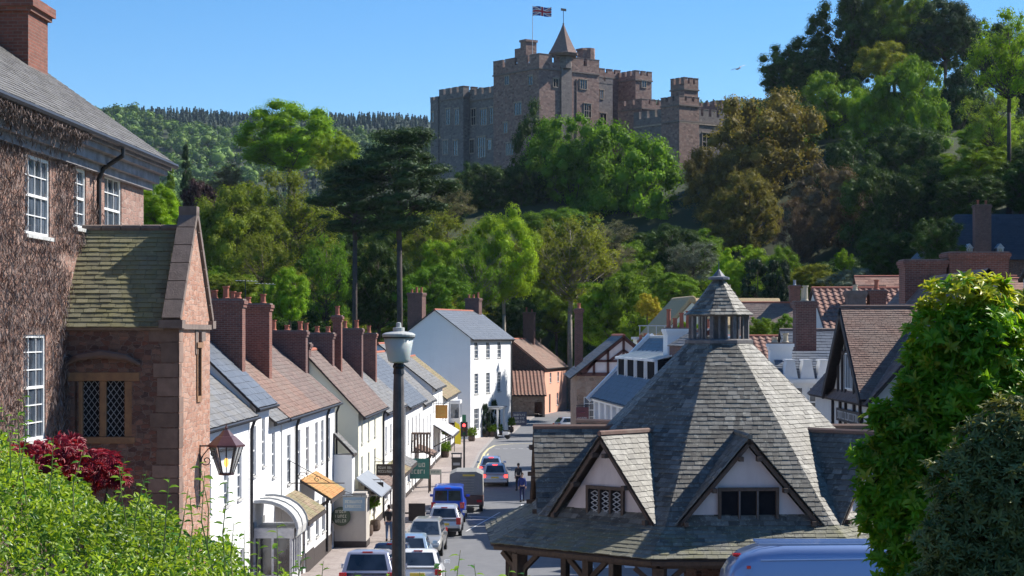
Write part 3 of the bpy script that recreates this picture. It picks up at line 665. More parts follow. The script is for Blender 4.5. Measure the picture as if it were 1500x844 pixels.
T2 = house('white_house', 'white house with darker tiles and orange lichened door canopy beside the cream gable', 'house', row_org(83.82, 10.8), RZL, 8.0, 8, 7.2, 3.45, 0.0, wm=render_w, rm=tile_dark, rc=.24, rw=.24, seed=9, plinth=.9, group='houses along the left side of the street',
  wins=[('f',.6,4.5,.9,1.9,2,4),('f',2.7,4.5,.9,1.9,2,4),('f',5.2,4.5,.9,1.9,2,4),('f',.8,1.3,1.1,1.6,2,2),('f',3.0,1.3,1.1,1.6,2,2)], doors=[(6.5,.3,.95,2.1,timber_black)])
pipe(T2, 4.2, 0, .3, 7.0, .06); pipe(T2, 7.9, 0, .3, 7.0, .05)
chimney(T2, 7.2, 7.95, 1.3, 3.2, 8.2, 10.5, 3, brick_dark, axis='y')
canopy(T2, -4.4, .7, 4.25, 1.3, .8, tile_orange, seed=6)
# small grey stair turret roof peeping between the two houses
b = MB(); slates(b, [(7.2,-1.0,4.6),(8.6,-1.0,4.6),(8.6,-.02,5.6),(7.2,-.02,5.6)], .2, .3, .02, 3); b.ext([(7.2,-1.0,4.55),(8.6,-1.0,4.55),(8.6,-.02,5.55),(7.2,-.02,5.55)], (0,0,-.08), 1); b.box(7.3,8.5,-.9,-.02,2.6,4.56,2); b.build('porch_roof', [slate_grey, timber_black, render_w], T2)
def tile_clad(): pass
# cream gabled house projecting into the pavement
T3 = house('cream_house', 'cream house projecting from the row with bare gable wall and brown tiled roof', 'house', row_org(93, 9.8), RZL, 12.6, 5.5, 6.5, 2.95, 0, wm=render_c, rm=tile_dark, rc=.24, rw=.24, seed=12, plinth=.5, group='houses along the left side of the street',
  wins=[('f',1.3,4.9,.75,1.15,2,2),('f',4.6,4.9,.75,1.15,2,2),('f',7.9,4.9,.75,1.15,2,2),('f',1.3,3.3-.4,.8,1.35,2,2),('f',4.6,2.9,.8,1.35,2,2),('f',7.9,2.9,.8,1.35,2,2),('f',2.0,.9,1.5,1.3,3,1),('f',7.0,.9,1.9,1.4,3,1)], doors=[(4.6,.15,.9,2.0,timber_black)])
chimney(T3, -.1, .75, 2.4, 4.0, 7.4, 9.9, 3, brick_dark); chimney(T3, 5.4, 6.2, 1.9, 3.6, 7.6, 10.4, 3, brick_dark, axis='y')
chimney(T3, 6.6, 7.2, 1.6, 2.05, 7.6, 11.3, 1, brick_red, axis='y')
pipe(T3, 12.4, 0, .2, 6.3, .05)
canopy(T3, 5.0, 11.6, 2.75, .9, .45, tile_dark, seed=9)
b = MB(); b.ext([(-.9,-.0,3.4),(-.9,-1.2,2.5),(-.9,-1.2,2.42),(-.9,0,3.3)], (5.5,0,0)); b.build('lead_canopy', lead, T3)
# projecting shop front stub with the round sign
b = MB(); b.box(-1.7,-.05,-.55,1.1,.42,2.75); b.box(-1.72,-.03,-.57,1.1,0,.42,1)
b.box(-1.72,-.04,-.6,.95,2.5,2.62,0); b.build('shop_front', [plain('beige_plaster', (.50,.46,.41), (.43,.39,.35), 1.5, .85, .2, .01, stain=(.33,.3,.27)), timber_black], T3)
# next white houses
T4 = house('white_house', 'white house with mottled grey slates just beyond the cream house', 'house', row_org(105.9, 9.8), RZL, 13, 6.4, 6.1, 2.9, 0, wm=render_w, rm=slate_grey, rc=.26, rw=.34, seed=14, plinth=.4, group='houses along the left side of the street',
  wins=[('f',1.5+3.1*i,3.6,.85,1.5,2,4) for i in range(4)]+[('f',1.2,.9,1.9,1.5,3,1),('f',7.0,.9,1.9,1.5,3,1)], doors=[(4.4,.15,.95,2.05,timber_black),(10.2,.15,.95,2.05,timber_black)])
chimney(T4, .2, 1.0, 1.2, 2.5, 7, 10.65, 2, brick_dark, axis='y'); chimney(T4, 9.3, 10.1, 1.3, 3.1, 7, 10.4, 2, brick_red, axis='y')
canopy(T4, .6, 6.2, 2.95, 1.1, .5, tile_moss, seed=19); canopy(T4, 6.8, 12.0, 2.95, 1.0, .5, slate_grey, seed=20)
T5 = house('white_house', 'white house with steep blue slate roof behind the lamp post head', 'house', row_org(119.2, 9.6), RZL, 14.5, 7.0, 5.9, 3.2, 0, wm=render_w, rm=slate_blue, rc=.28, rw=.38, seed=15, plinth=.4, group='houses along the left side of the street',
  wins=[('f',1.5+3.3*i,3.4,.85,1.5,2,4) for i in range(4)]+[('f',1.2,.9,1.9,1.4,3,1),('f',8.0,.9,1.9,1.4,3,1)], doors=[(4.6,.15,.95,2.05,timber_black)])
canopy(T5, 7.2, 11.4, 2.8, 1.2, .5, tile_brown, seed=21)
T6 = house('white_house', 'grey sided white house stepping forward beyond the green shop sign', 'house', row_org(134.5, 9.75), RZL, 12, 7.5, 5.5, 3.4, 0, wm=render_w, rm=slate_grey, rc=.28, rw=.38, seed=16, plinth=.4, group='houses along the left side of the street',
  wins=[('f',2.0,2.7,.9,1.6,2,4),('f',6.4,2.7,.9,1.6,2,4),('f',9.5,2.7,.9,1.6,2,4)], doors=[(4.6,.15,.95,2.05,timber_black)])
T7 = house('white_house', 'taller white house with patched slate roof carrying the gold hanging sign', 'house', row_org(147, 9.8), RZL, 12.6, 8.4, 6.2, 3.3, 0, wm=render_b, rm=slate_grey, rc=.3, rw=.4, seed=17, plinth=.4, group='houses along the left side of the street',
  wins=[('f',1.2,4.3,.8,1.2,2,2),('f',4.2,4.3,.8,1.2,2,2),('f',7.2,4.3,.8,1.2,2,2),('f',10.2,4.3,.8,1.2,2,2),('f',6.5,.9,1.9,1.5,3,1)], doors=[(3.0,.15,.95,2.05,timber_black)])
canopy(T7, 1.0, 10.5, 3.3, 1.5, .9, white_worn, seed=21, course=.5)
T8 = house('white_house', 'low white house with bay window under brown slates next to the tall house', 'house', row_org(160.2, 9.75), RZL, 22, 8.2, 5.0, 3.2, 0, wm=render_b, rm=tile_moss, rc=.3, rw=.4, seed=18, plinth=.4, group='houses along the left side of the street',
  wins=[('f',2.5,3.0,1.2,1.3,3,2),('f',12.6,2.9,1.2,1.4,3,2),('f',17.6,2.9,1.2,1.4,3,2),('f',2.0,.8,1.6,1.4,3,1),('f',12.5,.8,2.0,1.5,4,2),('f',17.5,.8,2.0,1.5,4,2)], doors=[(5.6,.15,.95,2.05,timber_black)])
b = MB(); b.box(7.5,10.7,-1.0,-.01,2.55,2.95); b.box(7.5,10.7,-1.0,-.01,4.2,4.5)
for x in (7.5,8.55,9.6,10.6): b.box(x,x+.1,-1.0,-.9,2.95,4.2)
b.box(7.5,7.6,-.2,-.01,2.95,4.2)
bw = b.build('bay_window', white_paint, T8); b = MB(); b.box(7.55,10.65,-.95,-.02,2.96,4.19); b.build('pane', glass_w, bw)
canopy(T8, 6.5, 12.0, 2.5, 1.3, .6, tile_brown, seed=23)
# ---------------- tall white three storey house closing the row ----------------
ux, uy = 4/14.56, 14/14.56
def tw():
    Wd, D, ze, rise = 14.56, 7.3, 9.95, 2.7
    q = []
    for t in (2.0, 6.0, 10.0): q += [('f', t-.65, 7.95, 1.3, 1.6, 2, 4), ('f', t-.65, 4.45, 1.3, 2.0, 2, 6)]
    q += [('f', 1.2, 1.0, 1.7, 2.0, 4, 4), ('f', 8.8, 1.0, 1.7, 2.0, 4, 4)]
    T = house('tall_white_house', 'tall three storey white house with plain pale gable closing the left row', 'house', (-4.05, 186, 0), math.atan2(14, 4), Wd, D, ze, rise, 0, wm=render_b, rm=slate_blue, rc=.32, rw=.5, seed=25, wins=q, doors=[(5.4,.15,1.2,2.3,timber_black)], oh=.3, gov=.15)
    chimney(T, .1, 1.3, 5.0, 6.5, 9.5, 14.4, 3, brick_dark, ph=.5, axis='y'); chimney(T, 13.0, 14.1, 3.1, 4.6, 11.5, 14.1, 3, brick_dark, ph=.45)
    b = MB(); b.box(4.6,7.4,-1.5,-.01,2.85,3.0); b.box(4.5,7.5,-1.6,-.01,3.0,3.1,1)
    for x in (4.75, 7.1): b.box(x, x+.15, -1.4, -1.25, .12, 2.85)
    b.build('porch', [white_paint, lead], T); pipe(T, 14.3, 0, .2, 9.7, .07)
    return T
tw()
# ---------------- pink house beyond ----------------
T = house('pink_house', 'salmon pink cottage with brown gable end and tiled roof at the far bend', 'house', (4.2, 246, 0), math.atan2(16, 3.3), 16.3, 9, 6.05, 3.6, 0, wm=render_p, rm=tile_brown, rc=.32, rw=.3, seed=31,
  wins=[('f',3.6,4.0,1.2,1.3,2,2),('f',9.2,4.0,1.2,1.3,2,2),('f',8.6,.9,1.2,1.6,2,2)], doors=[(3.0,.1,1.2,2.4,timber_black)])
chimney(T, 10.2, 11.4, 3.4, 4.9, 8.9, 13.3, 2, brick_dark, ph=.5)
b = MB(); b.poly([(-.03,0.02,.0),(-.03,8.98,.0),(-.03,8.98,5.9),(-.03,4.5,9.5),(-.03,.02,5.9)]); b.build('gable_end', rub_red, T)
# lean-to outbuilding with pantiles
T = thing('lean_to', 'stone lean-to with steep orange pantiled roof against the pink house gable', 'outbuilding', (-.1, 237.6, 0), R(2))
b = MB(); wallface(b, (0,0,0), (1,0,0), 4.2, 2.7, (0,-1,0), [(2.9,0,1.0,1.9)]); b.poly([(0,0,0),(0,7.5,0),(0,7.5,5.0),(0,0,2.7)]); b.build('wall', rub_wall, T)
b = MB(); b.poly([(4.2,0,0),(4.2,7.5,0),(4.2,7.5,5.0),(4.2,0,2.7)]); b.build('side_wall', brick_red, T)
b = MB(); pantiles(b, (-.2,-.3,2.75),(4.4,-.3,2.75),(4.4,7.5,5.6),(-.2,7.5,5.6), .42, .5, amp=.09); b.ext([(-.2,-.3,2.7),(4.4,-.3,2.7),(4.4,7.5,5.5),(-.2,7.5,5.5)], (0,0,-.1), 1); b.build('roof', [pantile, timber_black], T)
T = thing('stone_wall', 'tan rubble garden wall at the far end of the road past the pink house', 'wall', (8.3, 297, 0), R(8))
b = MB(); b.box(0,6,0,.6,-.5,3.6); b.build('wall', rub_wall, T); b = MB(); b.box(-.1,6.1,-.1,.7,3.6,3.85); b.build('coping', stone_dark, T)
# ---------------- octagonal market hall ----------------
def market():
    cx, cy, g = 6.49, 60.0, 1.75
    T = thing('market_hall', 'octagonal slate roofed market hall with gabled dormers and open timber sides in the street', 'market hall', (cx, cy, g))
    A0 = -20
    def pt(R_, i, z): a = R(A0+45*i); return Vector((R_*math.sin(a), -R_*math.cos(a), z-g))
    def pa(R_, deg, z): a = R(deg); return Vector((R_*math.sin(a), -R_*math.cos(a), z-g))
    rim, kz, ez = 6.25, 4.86, 4.10
    mb = MB(); rg = MB()
    for i in range(8):
        a, b = pt(rim, i, kz), pt(rim, i+1, kz); m1, m2 = pt(5.2, i, kz+1.0), pt(5.2, i+1, kz+1.0); c, d = pt(.98, i+1, 10.08), pt(.98, i, 10.08)
        mb.mesh([a-Vector((0,0,.05)), b-Vector((0,0,.05)), c-Vector((0,0,.06)), d-Vector((0,0,.06))], [(0,1,2,3)], 1)
        slates(mb, [a, b, m2, m1], .17, .25, .016, 10+i); slates(mb, [m1, m2, c, d], .17, .25, .016, 30+i)
    mb.build('roof', [slate_market, timber_black], T)
    mb = MB()
    for i in range(8):
        a, b = pt(7.85, i, ez), pt(7.85, i+1, ez); c, d = pt(6.05, i+1, kz+.08), pt(6.05, i, kz+.08)
        dz = Vector((0,0,.07)); mb.mesh([a-dz, b-dz, c-dz, d-dz], [(3,2,1,0)], 1)
        slates(mb, [a, b, c, d], .2, .28, .018, 50+i)
    mb.build('lower_roof', [slate_skirt, oak], T)
    mb = MB()
    for i in range(8):
        mb.beam(pt(7.72, i, ez-.11), pt(7.72, i+1, ez-.11), .06, .15)       # fascia
        mb.beam(pt(6.9, i, ez-.22), pt(6.9, i+1, ez-.22), .26, .26)         # wall plate
        for k in range(1, 9):
            p = pt(7.7, i, ez-.06).lerp(pt(7.7, i+1, ez-.06), k/9); q = pt(6.1, i, kz-.12).lerp(pt(6.1, i+1, kz-.12), k/9); mb.beam(p, q, .07, .1)
    mb.build('eaves_beam', oak, T)
    for i in range(8):
        for t in (0, .5):
            p = pt(6.9, i, 0).lerp(pt(6.9, i+1, 0), t); z0 = 0.0; w_ = .34 if t == 0 else .22
            b = MB(); zz = ez-.34-g; b.beam((p.x, p.y, -.6), (p.x, p.y, zz), w_, w_, up=(p.x, p.y, 0))
            for s in (-1, 1):
                u = (pt(6.9, i+1, 0)-pt(6.9, i, 0)).normalized()*s; q0 = Vector((p.x, p.y, zz-.75)); q2 = Vector((p.x, p.y, zz))+u*.7; q1 = q0.lerp(q2, .5)-u*.1+Vector((0,0,.1))*-.3+u*-.02
                b.beam(q0, q1+Vector((0,0,-.0)), .12, .14); b.beam(q1, q2, .12, .14)
            b.build('post', oak, T)
    # central core pier
    b = MB(); b.lathe([(1.1,-.6),(1.1,2.0),(1.0,2.1),(1.0,3.2)], 8); b.build('core_pier', rub_red, T)
    # dormers
    for i in range(8):
        deg = A0+22.5+45*i; ph = R(deg); out = Vector((math.sin(ph), -math.cos(ph), 0)); u = Vector((math.cos(ph), math.sin(ph), 0)); Z = Vector((0,0,1))
        hw = 2.02 if i != 0 else 2.12; ap = rim*math.cos(R(22.5)); face = ap-.06; zt = kz+2.45-g; zb_ = kz-.02-g
        Pf = lambda s, z, r: out*r+u*s+Z*z
        D = MB(); lenb = 2.9
        # gable wall
        gw = MB(); gw.ext([Pf(-hw+.22, zb_, face-.2), Pf(hw-.22, zb_, face-.2), Pf(0, zt-.22, face-.2)], -out*.12)
        gw.build('gable_wall', plaster_old, T)
        rf = MB()
        for s in (-1, 1):
            e0, e1 = Pf(s*(hw+.12), zb_-.1, face+.12), Pf(s*(hw+.12), zb_-.1, face-.5)
            r0, r1 = Pf(0, zt+.06, face+.12), Pf(0, zt+.06, face-lenb)
            n = (e1-e0).cross(r0-e0).normalized(); n = n if n.z > 0 else -n
            rf.mesh([e0-n*.05, e1-n*.05, r1-n*.05, r0-n*.05], [(0,1,2,3)], 1)
            slates(rf, [e0, e1, r1, r0] if s > 0 else [e1, e0, r0, r1], .19, .26, .016, 100+i*2+s)
            rf.beam(e0-n*.10-out*.06, r0-n*.10-out*.06, .06, .12, 1)            # barge board
            for k in (.12, .48, .82):
                p = e0.lerp(r0, k)-n*.2-out*.18; rf.beam(p, p+out*.3, .12, .13, 1)
        rf.tube([Pf(0, zt+.1, face+.13), Pf(0, zt+.1, face-lenb+.1)], .085, 6, 2)
        rf.build('dormer_roof', [slate_market, oak, tile_brown if i not in (0,) else slate_market], T)
        # window
        ww, wh = (.62, .82) if i != 0 else (.78, .9); z0 = zb_+.1; o = Pf(0, z0, face-.2)
        fr_ = MB(); f0 = out*.02
        for x0, x1, a, c in ((-ww-.09, -ww, -.06, wh+.1), (ww, ww+.09, -.06, wh+.1), (-ww, ww, wh, wh+.1), (-ww, ww, -.06, .04), (-ww/3-.035, -ww/3+.035, .04, wh), (ww/3-.035, ww/3+.035, .04, wh)):
            fr_.ext([o+u*x0+Z*a+f0, o+u*x1+Z*a+f0, o+u*x1+Z*c+f0, o+u*x0+Z*c+f0], out*.09)
        pn = MB(); pn.poly([o-u*ww+out*.015, o+u*ww+out*.015, o+u*ww+Z*wh+out*.015, o-u*ww+Z*wh+out*.015]); pane = pn.build('window', voidm, T); fr_.build('frame', oak, pane)
        if i != 0:
            ld = MB(); rnd = random.Random(i)
            for c in range(3):
                x0 = -ww+c*2*ww/3+.06; x1 = x0+2*ww/3-.12; k = 5
                for q in range(k):
                    for s in (0, 1):
                        za = .05+(wh-.1)*q/k; zb2 = .05+(wh-.1)*(q+1)/k; xm = (x0+x1)/2; e = x0 if s == 0 else x1
                        ld.beam(o+u*xm+Z*za+out*.03, o+u*e+Z*((za+zb2)/2)+out*.03, .02, .035, up=out); ld.beam(o+u*e+Z*((za+zb2)/2)+out*.03, o+u*xm+Z*zb2+out*.03, .02, .035, up=out)
            ld.build('lattice', white_worn, pane)
        else:
            ld = MB()
            for x in (-ww/3, ww/3): ld.beam(o+u*x+Z*.04+out*.1, o+u*x+Z*wh+out*.1, .05, .03)
            ld.build('mullion', oak_pale, pane)
    # lantern
    b = MB(); zb_ = 10.02-g
    b.lathe([(1.10, zb_), (1.10, zb_+.10), (1.02, zb_+.14), (.95, zb_+.14)], 8, ph=(A0/45))
    for i in range(8):
        for t in (0, .34, .67):
            p = pt(.9, i, 0).lerp(pt(.9, i+1, 0), t); w_ = .12 if t == 0 else .06
            b.beam((p.x, p.y, zb_+.13), (p.x, p.y, zb_+.86), w_, w_, up=(p.x, p.y, 0))
        b.beam(pt(.9, i, 10.93), pt(.9, i+1, 10.93), .13, .13)
    b.lathe([(.28, zb_+.1), (.24, zb_+.85)], 8)
    b.build('lantern', oak_pale, T)
    b = MB()
    for i in range(8):
        a_, b_ = pt(1.12, i, 10.9), pt(1.12, i+1, 10.9); c_, d_ = pt(.17, i+1, 12.0), pt(.17, i, 12.0)
        m1, m2 = pt(.86, i, 11.1), pt(.86, i+1, 11.1)
        b.mesh([a_, b_, m2, m1], [(3,2,1,0)], 1)
        slates(b, [a_, b_, m2, m1], .13, .2, .016, 200+i); slates(b, [m1, m2, c_, d_], .13, .2, .016, 220+i)
    b.build('lantern_roof', [slate_market, oak], T)
    b = MB(); b.lathe([(.16,12.0-g),(.34,12.02-g),(.34,12.09-g),(.2,12.13-g),(.06,12.3-g),(.03,12.34-g)], 10); b.tube([(.0,0,12.3-g),(0,0,12.6-g)], .012, 5); b.build('finial', plain('finial_lead', (.14,.15,.17), (.09,.10,.11), 5, .6), T)
market()
# ---------------- near red stone house with creeper, and its porch ----------------
TH5 = math.atan(.0357)
T = thing('creeper_house', 'tall red sandstone house covered in dry creeper with white sash windows, nearest on the left', 'house', (-10, 0, 0), R(90)-TH5)
# local: x along the front away from the camera, y into the building, street side is -y
E0, E1, DP = 16.0, 43.8, 8.6
zg, ze = 2.0, 14.0
W5 = [(34.42, 12.12, 1.65, 1.45, 4, 4), (37.75, 12.42, .95, 1.2, 2, 4), (40.2, 12.25, 1.5, 1.42, 3, 4), (34.35, 8.35, 1.45, 1.95, 3, 6), (28.5, 12.0, 1.65, 1.45, 4, 4)]
b = MB(); wallface(b, (E0,0,zg), (1,0,0), E1-E0, ze-zg, (0,-1,0), [(w_[0]-E0, w_[1]-zg, w_[2], w_[3]) for w_ in W5], rev=.16)
zr = 14.25+.71*4.3
b.poly([(E1,0,zg),(E1,DP,zg),(E1,DP,ze),(E1,4.3,zr),(E1,0,ze)]); b.poly([(E0,0,zg),(E0,0,ze),(E0,4.3,zr),(E0,DP,ze),(E0,DP,zg)]); b.poly([(E1,DP,zg),(E0,DP,zg),(E0,DP,ze),(E1,DP,ze)])
b.build('wall', rubble('house_stone', [(.20,.11,.085),(.34,.19,.145),(.27,.15,.115),(.38,.25,.2)], (.36,.27,.23), 5.0, mw=.08), T)
for w_ in W5: window(T, (w_[0],0,w_[1]), (1,0,0), (0,-1,0), w_[2], w_[3], w_[4], w_[5], rec=.08, bar=.02, fr=.06)
b = MB(); k = .71; o = .52; n = Vector((0,-k,1)).normalized(); zf = 14.28
P = [(E0,-o,zf-k*0),(E1+.75,-o,zf),(E1+.75,4.3,zf+k*(4.3+o)),(E0,4.3,zf+k*(4.3+o))]
b.ext([Vector(p) for p in P], -n*.1, 1); slates(b, [Vector(p)+n*.012 for p in P], .17, .26, .012, 77)
P = [(E1+.75,DP+o,zf),(E0,DP+o,zf),(E0,4.3,zf+k*(4.3+o)),(E1+.75,4.3,zf+k*(4.3+o))]; n = Vector((0,k,1)).normalized(); b.ext([Vector(p) for p in P], -n*.1, 1); slates(b, [Vector(p)+n*.012 for p in P], .3, .4, .012, 78)
b.build('roof', [slate_house, timber_black], T)
b = MB()      # stepped boarded cornice
b.box(E0,E1+.7,-.50,-.01,14.10,14.22); b.box(E0,E1+.62,-.42,-.01,13.98,14.10); b.box(E0,E1+.45,-.27,-.01,13.78,13.98); b.box(E0,E1+.3,-.14,-.01,13.62,13.78)
b.box(E1+.002,E1+.7,-.01,3.6,14.08,14.2)
b.build('cornice', plain('cornice_boards', (.32,.30,.31), (.15,.14,.15), 3, .8, .4, .01, stain=(.12,.11,.12), stain_amt=.8, sscale=(.35,2,5)), T)
b = MB(); b.tube([(E0,-.60,14.2),(E1+.7,-.60,14.2)], .07, 8); b.tube([(39.35,-.6,14.12),(39.35,-.6,13.98),(39.35,-.2,13.72),(39.35,-.1,13.5),(39.35,-.1,5)], .05, 8); b.build('gutter', iron, T)
b = MB(); b.box(42.2,43.75,2.2,4.6,15,17.45); b.box(42.12,43.83,2.12,4.68,17.45,17.55); b.box(42.05,43.9,2.05,4.75,17.55,17.75); b.box(42.2,43.75,2.2,4.6,17.75,17.85); b.build('chimney', brick('brick_stack', (.17,.055,.035), (.25,.08,.05), (.2,.13,.1), stain=(.1,.06,.05), samt=.5), T)
b = MB(); b.box(42.1,43.85,2.1,2.2,15.6,15.95); b.build('flashing', lead_pale, T)
# dry creeper stems over the front wall
def creeper():
    rs = np.random.RandomState(3); n = 60000; x = rs.uniform(24, 41.5, n); z = rs.uniform(6, 14.2, n)
    keep = np.ones(n, bool)
    for w_ in W5: keep &= ~((x > w_[0]-.08) & (x < w_[0]+w_[2]+.06) & (z > w_[1]-.1) & (z < w_[1]+w_[3]+.02))
    edge = 36.4+(14.2-z)*.15+.35*np.sin(z*3)+.25*np.sin(z*7.3); edge = np.where(z > 11.9, 38.8+.7*np.sin(z*4+1), edge)
    keep &= (x < edge+rs.exponential(.18, n))
    x, z = x[keep], z[keep]; m = len(x)
    Cn = np.stack([x, -.03-rs.uniform(0, .09, m)**1.0, z], 1); Nn = np.stack([rs.normal(0, .5, m), -np.ones(m), rs.normal(0, .5, m)], 1)
    L = np.stack([rs.normal(0, .45, m), rs.normal(0, .15, m)-.1, np.ones(m)], 1)
    m2 = 5000; xx = rs.uniform(22, 36.8, m2); zz_ = 14.15-rs.exponential(.16, m2); yy = -.05-.5*np.clip((zz_-13.6)/.5, 0, 1)-rs.uniform(0,.08,m2)
    Cn = np.concatenate([Cn, np.stack([xx, yy, zz_], 1)]); Nn = np.concatenate([Nn, np.stack([rs.normal(0,.5,m2), -np.ones(m2), rs.normal(0,.5,m2)], 1)]); L = np.concatenate([L, np.stack([rs.normal(0,.7,m2), rs.normal(0,.3,m2), np.ones(m2)], 1)]); m += m2
    me = leaf_mesh('creeper', Cn, Nn, rs.uniform(.06, .26, m), plain('creeper_stem', (.15,.11,.10), (.27,.21,.19), 5, .95, isl=.35), .10, 3, .05, L)
    o = bpy.data.objects.new('climbing_creeper', me); C.objects.link(o); o.location = (-10,0,0); o.rotation_euler = (0,0,R(90)-TH5)
    tag(o, 'leafless brown creeper stems matted over the front of the red stone house', 'creeper', kind='stuff')
creeper()
# porch
P5 = thing('stone_porch', 'red sandstone two storey porch with mossy slate roof, leaded window and parapet gable', 'porch', (-10, 0, 0), R(90)-TH5)
x0, x1, yf = 37.0, 40.1, -2.25; xm = (x0+x1)/2; pe, pr = 10.52, 12.35; pz = 2.5
b = MB()
ux0 = 1.42; hole = (ux0-.43*0, 8.27-pz, 1.06, 1.22)
# camera-side wall (x = x0), runs in y from yf to 0
wallface(b, (x0,yf,pz), (0,1,0), -yf, pe-pz, (-1,0,0), [(.97, 8.27-pz, .98, 1.2)], rev=.14)
b.poly([(x1,yf,pz),(x1,0,pz),(x1,0,pe),(x1,yf,pe)])
b.build('wall', rub_red, P5)
b = MB(); wallface(b, (x0,yf,pz), (1,0,0), x1-x0, pe-pz, (0,-1,0), [(1.72, 9.05-pz, .34, .98), (1.72, 10.0-pz+.15, .42, .62) if False else (2.4, 3.2-pz, .3, .5)], rev=.12)
b.poly([(x0,yf,pe),(x1,yf,pe),(xm,yf,pr+.3)]); 
b.build('gable_wall', rub_sunlit, P5)
# quoins / pier blocks at the corner
b = MB(); rnd = random.Random(2); z = pz
while z < pe-.02:
    h = rnd.uniform(.22,.42); h = min(h, pe-.02-z); w_ = rnd.uniform(.25,.6); b.box(x0-.012, x0+.02, yf-.0, yf+w_, z+.01, z+h-.01)
    w_ = rnd.uniform(.18,.4); b.box(x0-.012, x0+w_, yf-.012, yf+.02, z+.01, z+h-.01); z += h
b.build('quoin', plain('quoin_stone', (.17,.11,.085), (.27,.18,.14), 3, .9, .6, .02, stain=(.16,.11,.09), isl=.25), P5)
b = MB(); slope = (pr-pe)/(xm-x0)
for s, xe in ((-1, x0-.12), (1, x1+.12)):
    P = [(xe, yf+.28, pe-.12*slope+.05), (xe, 0, pe-.12*slope+.05), (xm, 0, pr+.05), (xm, yf+.28, pr+.05)]; P = [Vector(p) for p in P]; n = (P[1]-P[0]).cross(P[3]-P[0]).normalized(); n = n if n.z > 0 else -n
    b.ext(P, -n*.08, 1); slates(b, [p+n*.012 for p in P], .125, .23, .014, 60+s, jit=.25)
for i in range(5): b.tube([(xm, yf+.3+i*.4, pr+.09), (xm, yf+.68+i*.4, pr+.09)], .07, 8, 1)
b.build('roof', [slate_porch, stone_dark], P5)
b = MB()    # coping up the parapet gable
for xe in (x0-.10, x1+.10):
    a, c = Vector((xe, yf+.12, pe+.06)), Vector((xm, yf+.12, pr+.42)); d = (c-a).normalized()
    for i in range(6): b.beam(a.lerp(c, i/6)+d*.01, a.lerp(c, (i+1)/6)-d*.01, .36, .13, up=(0,1,0) if False else (0,0,1))
b.box(xm-.14,xm+.14,yf-.06,yf+.3,pr+.34,pr+.52)
for xe in (x0, x1): b.box(xe-.16,xe+.16,yf-.1,yf+.36,pe-.10,pe+.06)
b.box(x0-.05,x1+.05,yf-.07,yf-.002,pe-.12,pe-.02)
b.build('coping', stone_dark, P5)
# mullioned leaded window
def leaded(par, lights, zb_, hh, fx):
    fr_ = MB(); ys = lights
    y_0, y_1 = ys[0][0]-.16, ys[-1][1]+.16
    fr_.box(fx, fx+.13, y_0, ys[0][0], zb_, zb_+hh); fr_.box(fx, fx+.13, ys[-1][1], y_1, zb_, zb_+hh); fr_.box(fx-.02, fx+.13, y_0-.14, y_1+.14, zb_+hh, zb_+hh+.17); fr_.box(fx-.02, fx+.13, y_0-.05, y_1+.05, zb_-.13, zb_)
    for a, c in zip(ys, ys[1:]): fr_.box(fx, fx+.12, a[1], c[0], zb_, zb_+hh)
    pass
    n_ = fr_.build('window', ham_stone, par, bevel=.015)
    g = MB()
    for a, c in ys: g.poly([(fx+.1,a,zb_),(fx+.1,a,zb_+hh),(fx+.1,c,zb_+hh),(fx+.1,c,zb_)][::-1])
    g.build('pane', voidm, n_); l = MB()
    for a, c in ys:
        st = .115; m_ = int((c-a+hh)/st)+1
        for q in range(-m_, m_*2):
            for s in (1, -1):
                pts = []
                for yy in (a, c):
                    zz = zb_+q*st*1.35+s*(yy-a)*1.35; pts.append((yy, zz))
                (ya, za), (yc, zc) = pts; lo, hi = zb_, zb_+hh
                def cl(y1_, z1_, y2_, z2_):
                    t0, t1 = 0, 1; dz = z2_-z1_
                    for bd, sg in ((lo, 1), (hi, -1)):
                        f0 = sg*(z1_-bd); f1 = sg*(z2_-bd)
                        if f0 < 0 and f1 < 0: return None
                        if f0 < 0: t0 = max(t0, f0/(f0-f1))
                        if f1 < 0: t1 = min(t1, f0/(f0-f1))
                    return None if t0 >= t1 else ((y1_+(y2_-y1_)*t0, z1_+dz*t0), (y1_+(y2_-y1_)*t1, z1_+dz*t1))
                r = cl(ya, za, yc, zc)
                if r: l.beam((fx+.095, r[0][0], r[0][1]), (fx+.095, r[1][0], r[1][1]), .012, .012)
    l.build('leading', plain('old_lead', (.20,.21,.23), (.34,.35,.37), 5, .6), n_)
leaded(P5, [(yf+1.06, yf+1.42), (yf+1.55, yf+1.88)], 8.32, 1.08, x0-.0)
b = MB(); pts = [(x0-.03, yf+.75, 9.72), (x0-.1, yf+1.0, 9.86), (x0-.1, yf+1.5, 9.93), (x0-.1, yf+1.95, 9.86), (x0-.03, yf+2.2, 9.72)]; b.tube(pts, [.04,.065,.08,.065,.04], 7); b.build('hood_mould', plain('hood_stone', (.12,.08,.065), (.18,.12,.10), 5, .9, .6, .02), P5)
b = MB(); b.box(x0+1.68,x0+2.1,yf-.03,yf+.02,8.93,9.05); b.box(x0+1.66,x0+1.72,yf-.03,yf+.02,9.05,10.03); b.box(x0+2.06,x0+2.12,yf-.03,yf+.02,9.05,10.03); b.box(x0+1.6,x0+2.18,yf-.05,yf+.02,10.03,10.14); n_ = b.build('slit_window', ham_stone, P5); b = MB(); b.box(x0+1.72,x0+2.06,yf+.08,yf+.09,9.05,10.03); b.build('pane', glass_d, n_)
b = MB(); b.box(x0+1.55,x0+1.8,yf-.02,yf+.01,9.9,10.4); b.box(x0+1.95,x0+2.35,yf-.06,yf+.01,10.16,10.9-.55); b.build('worn_carving', stone_dark, P5)
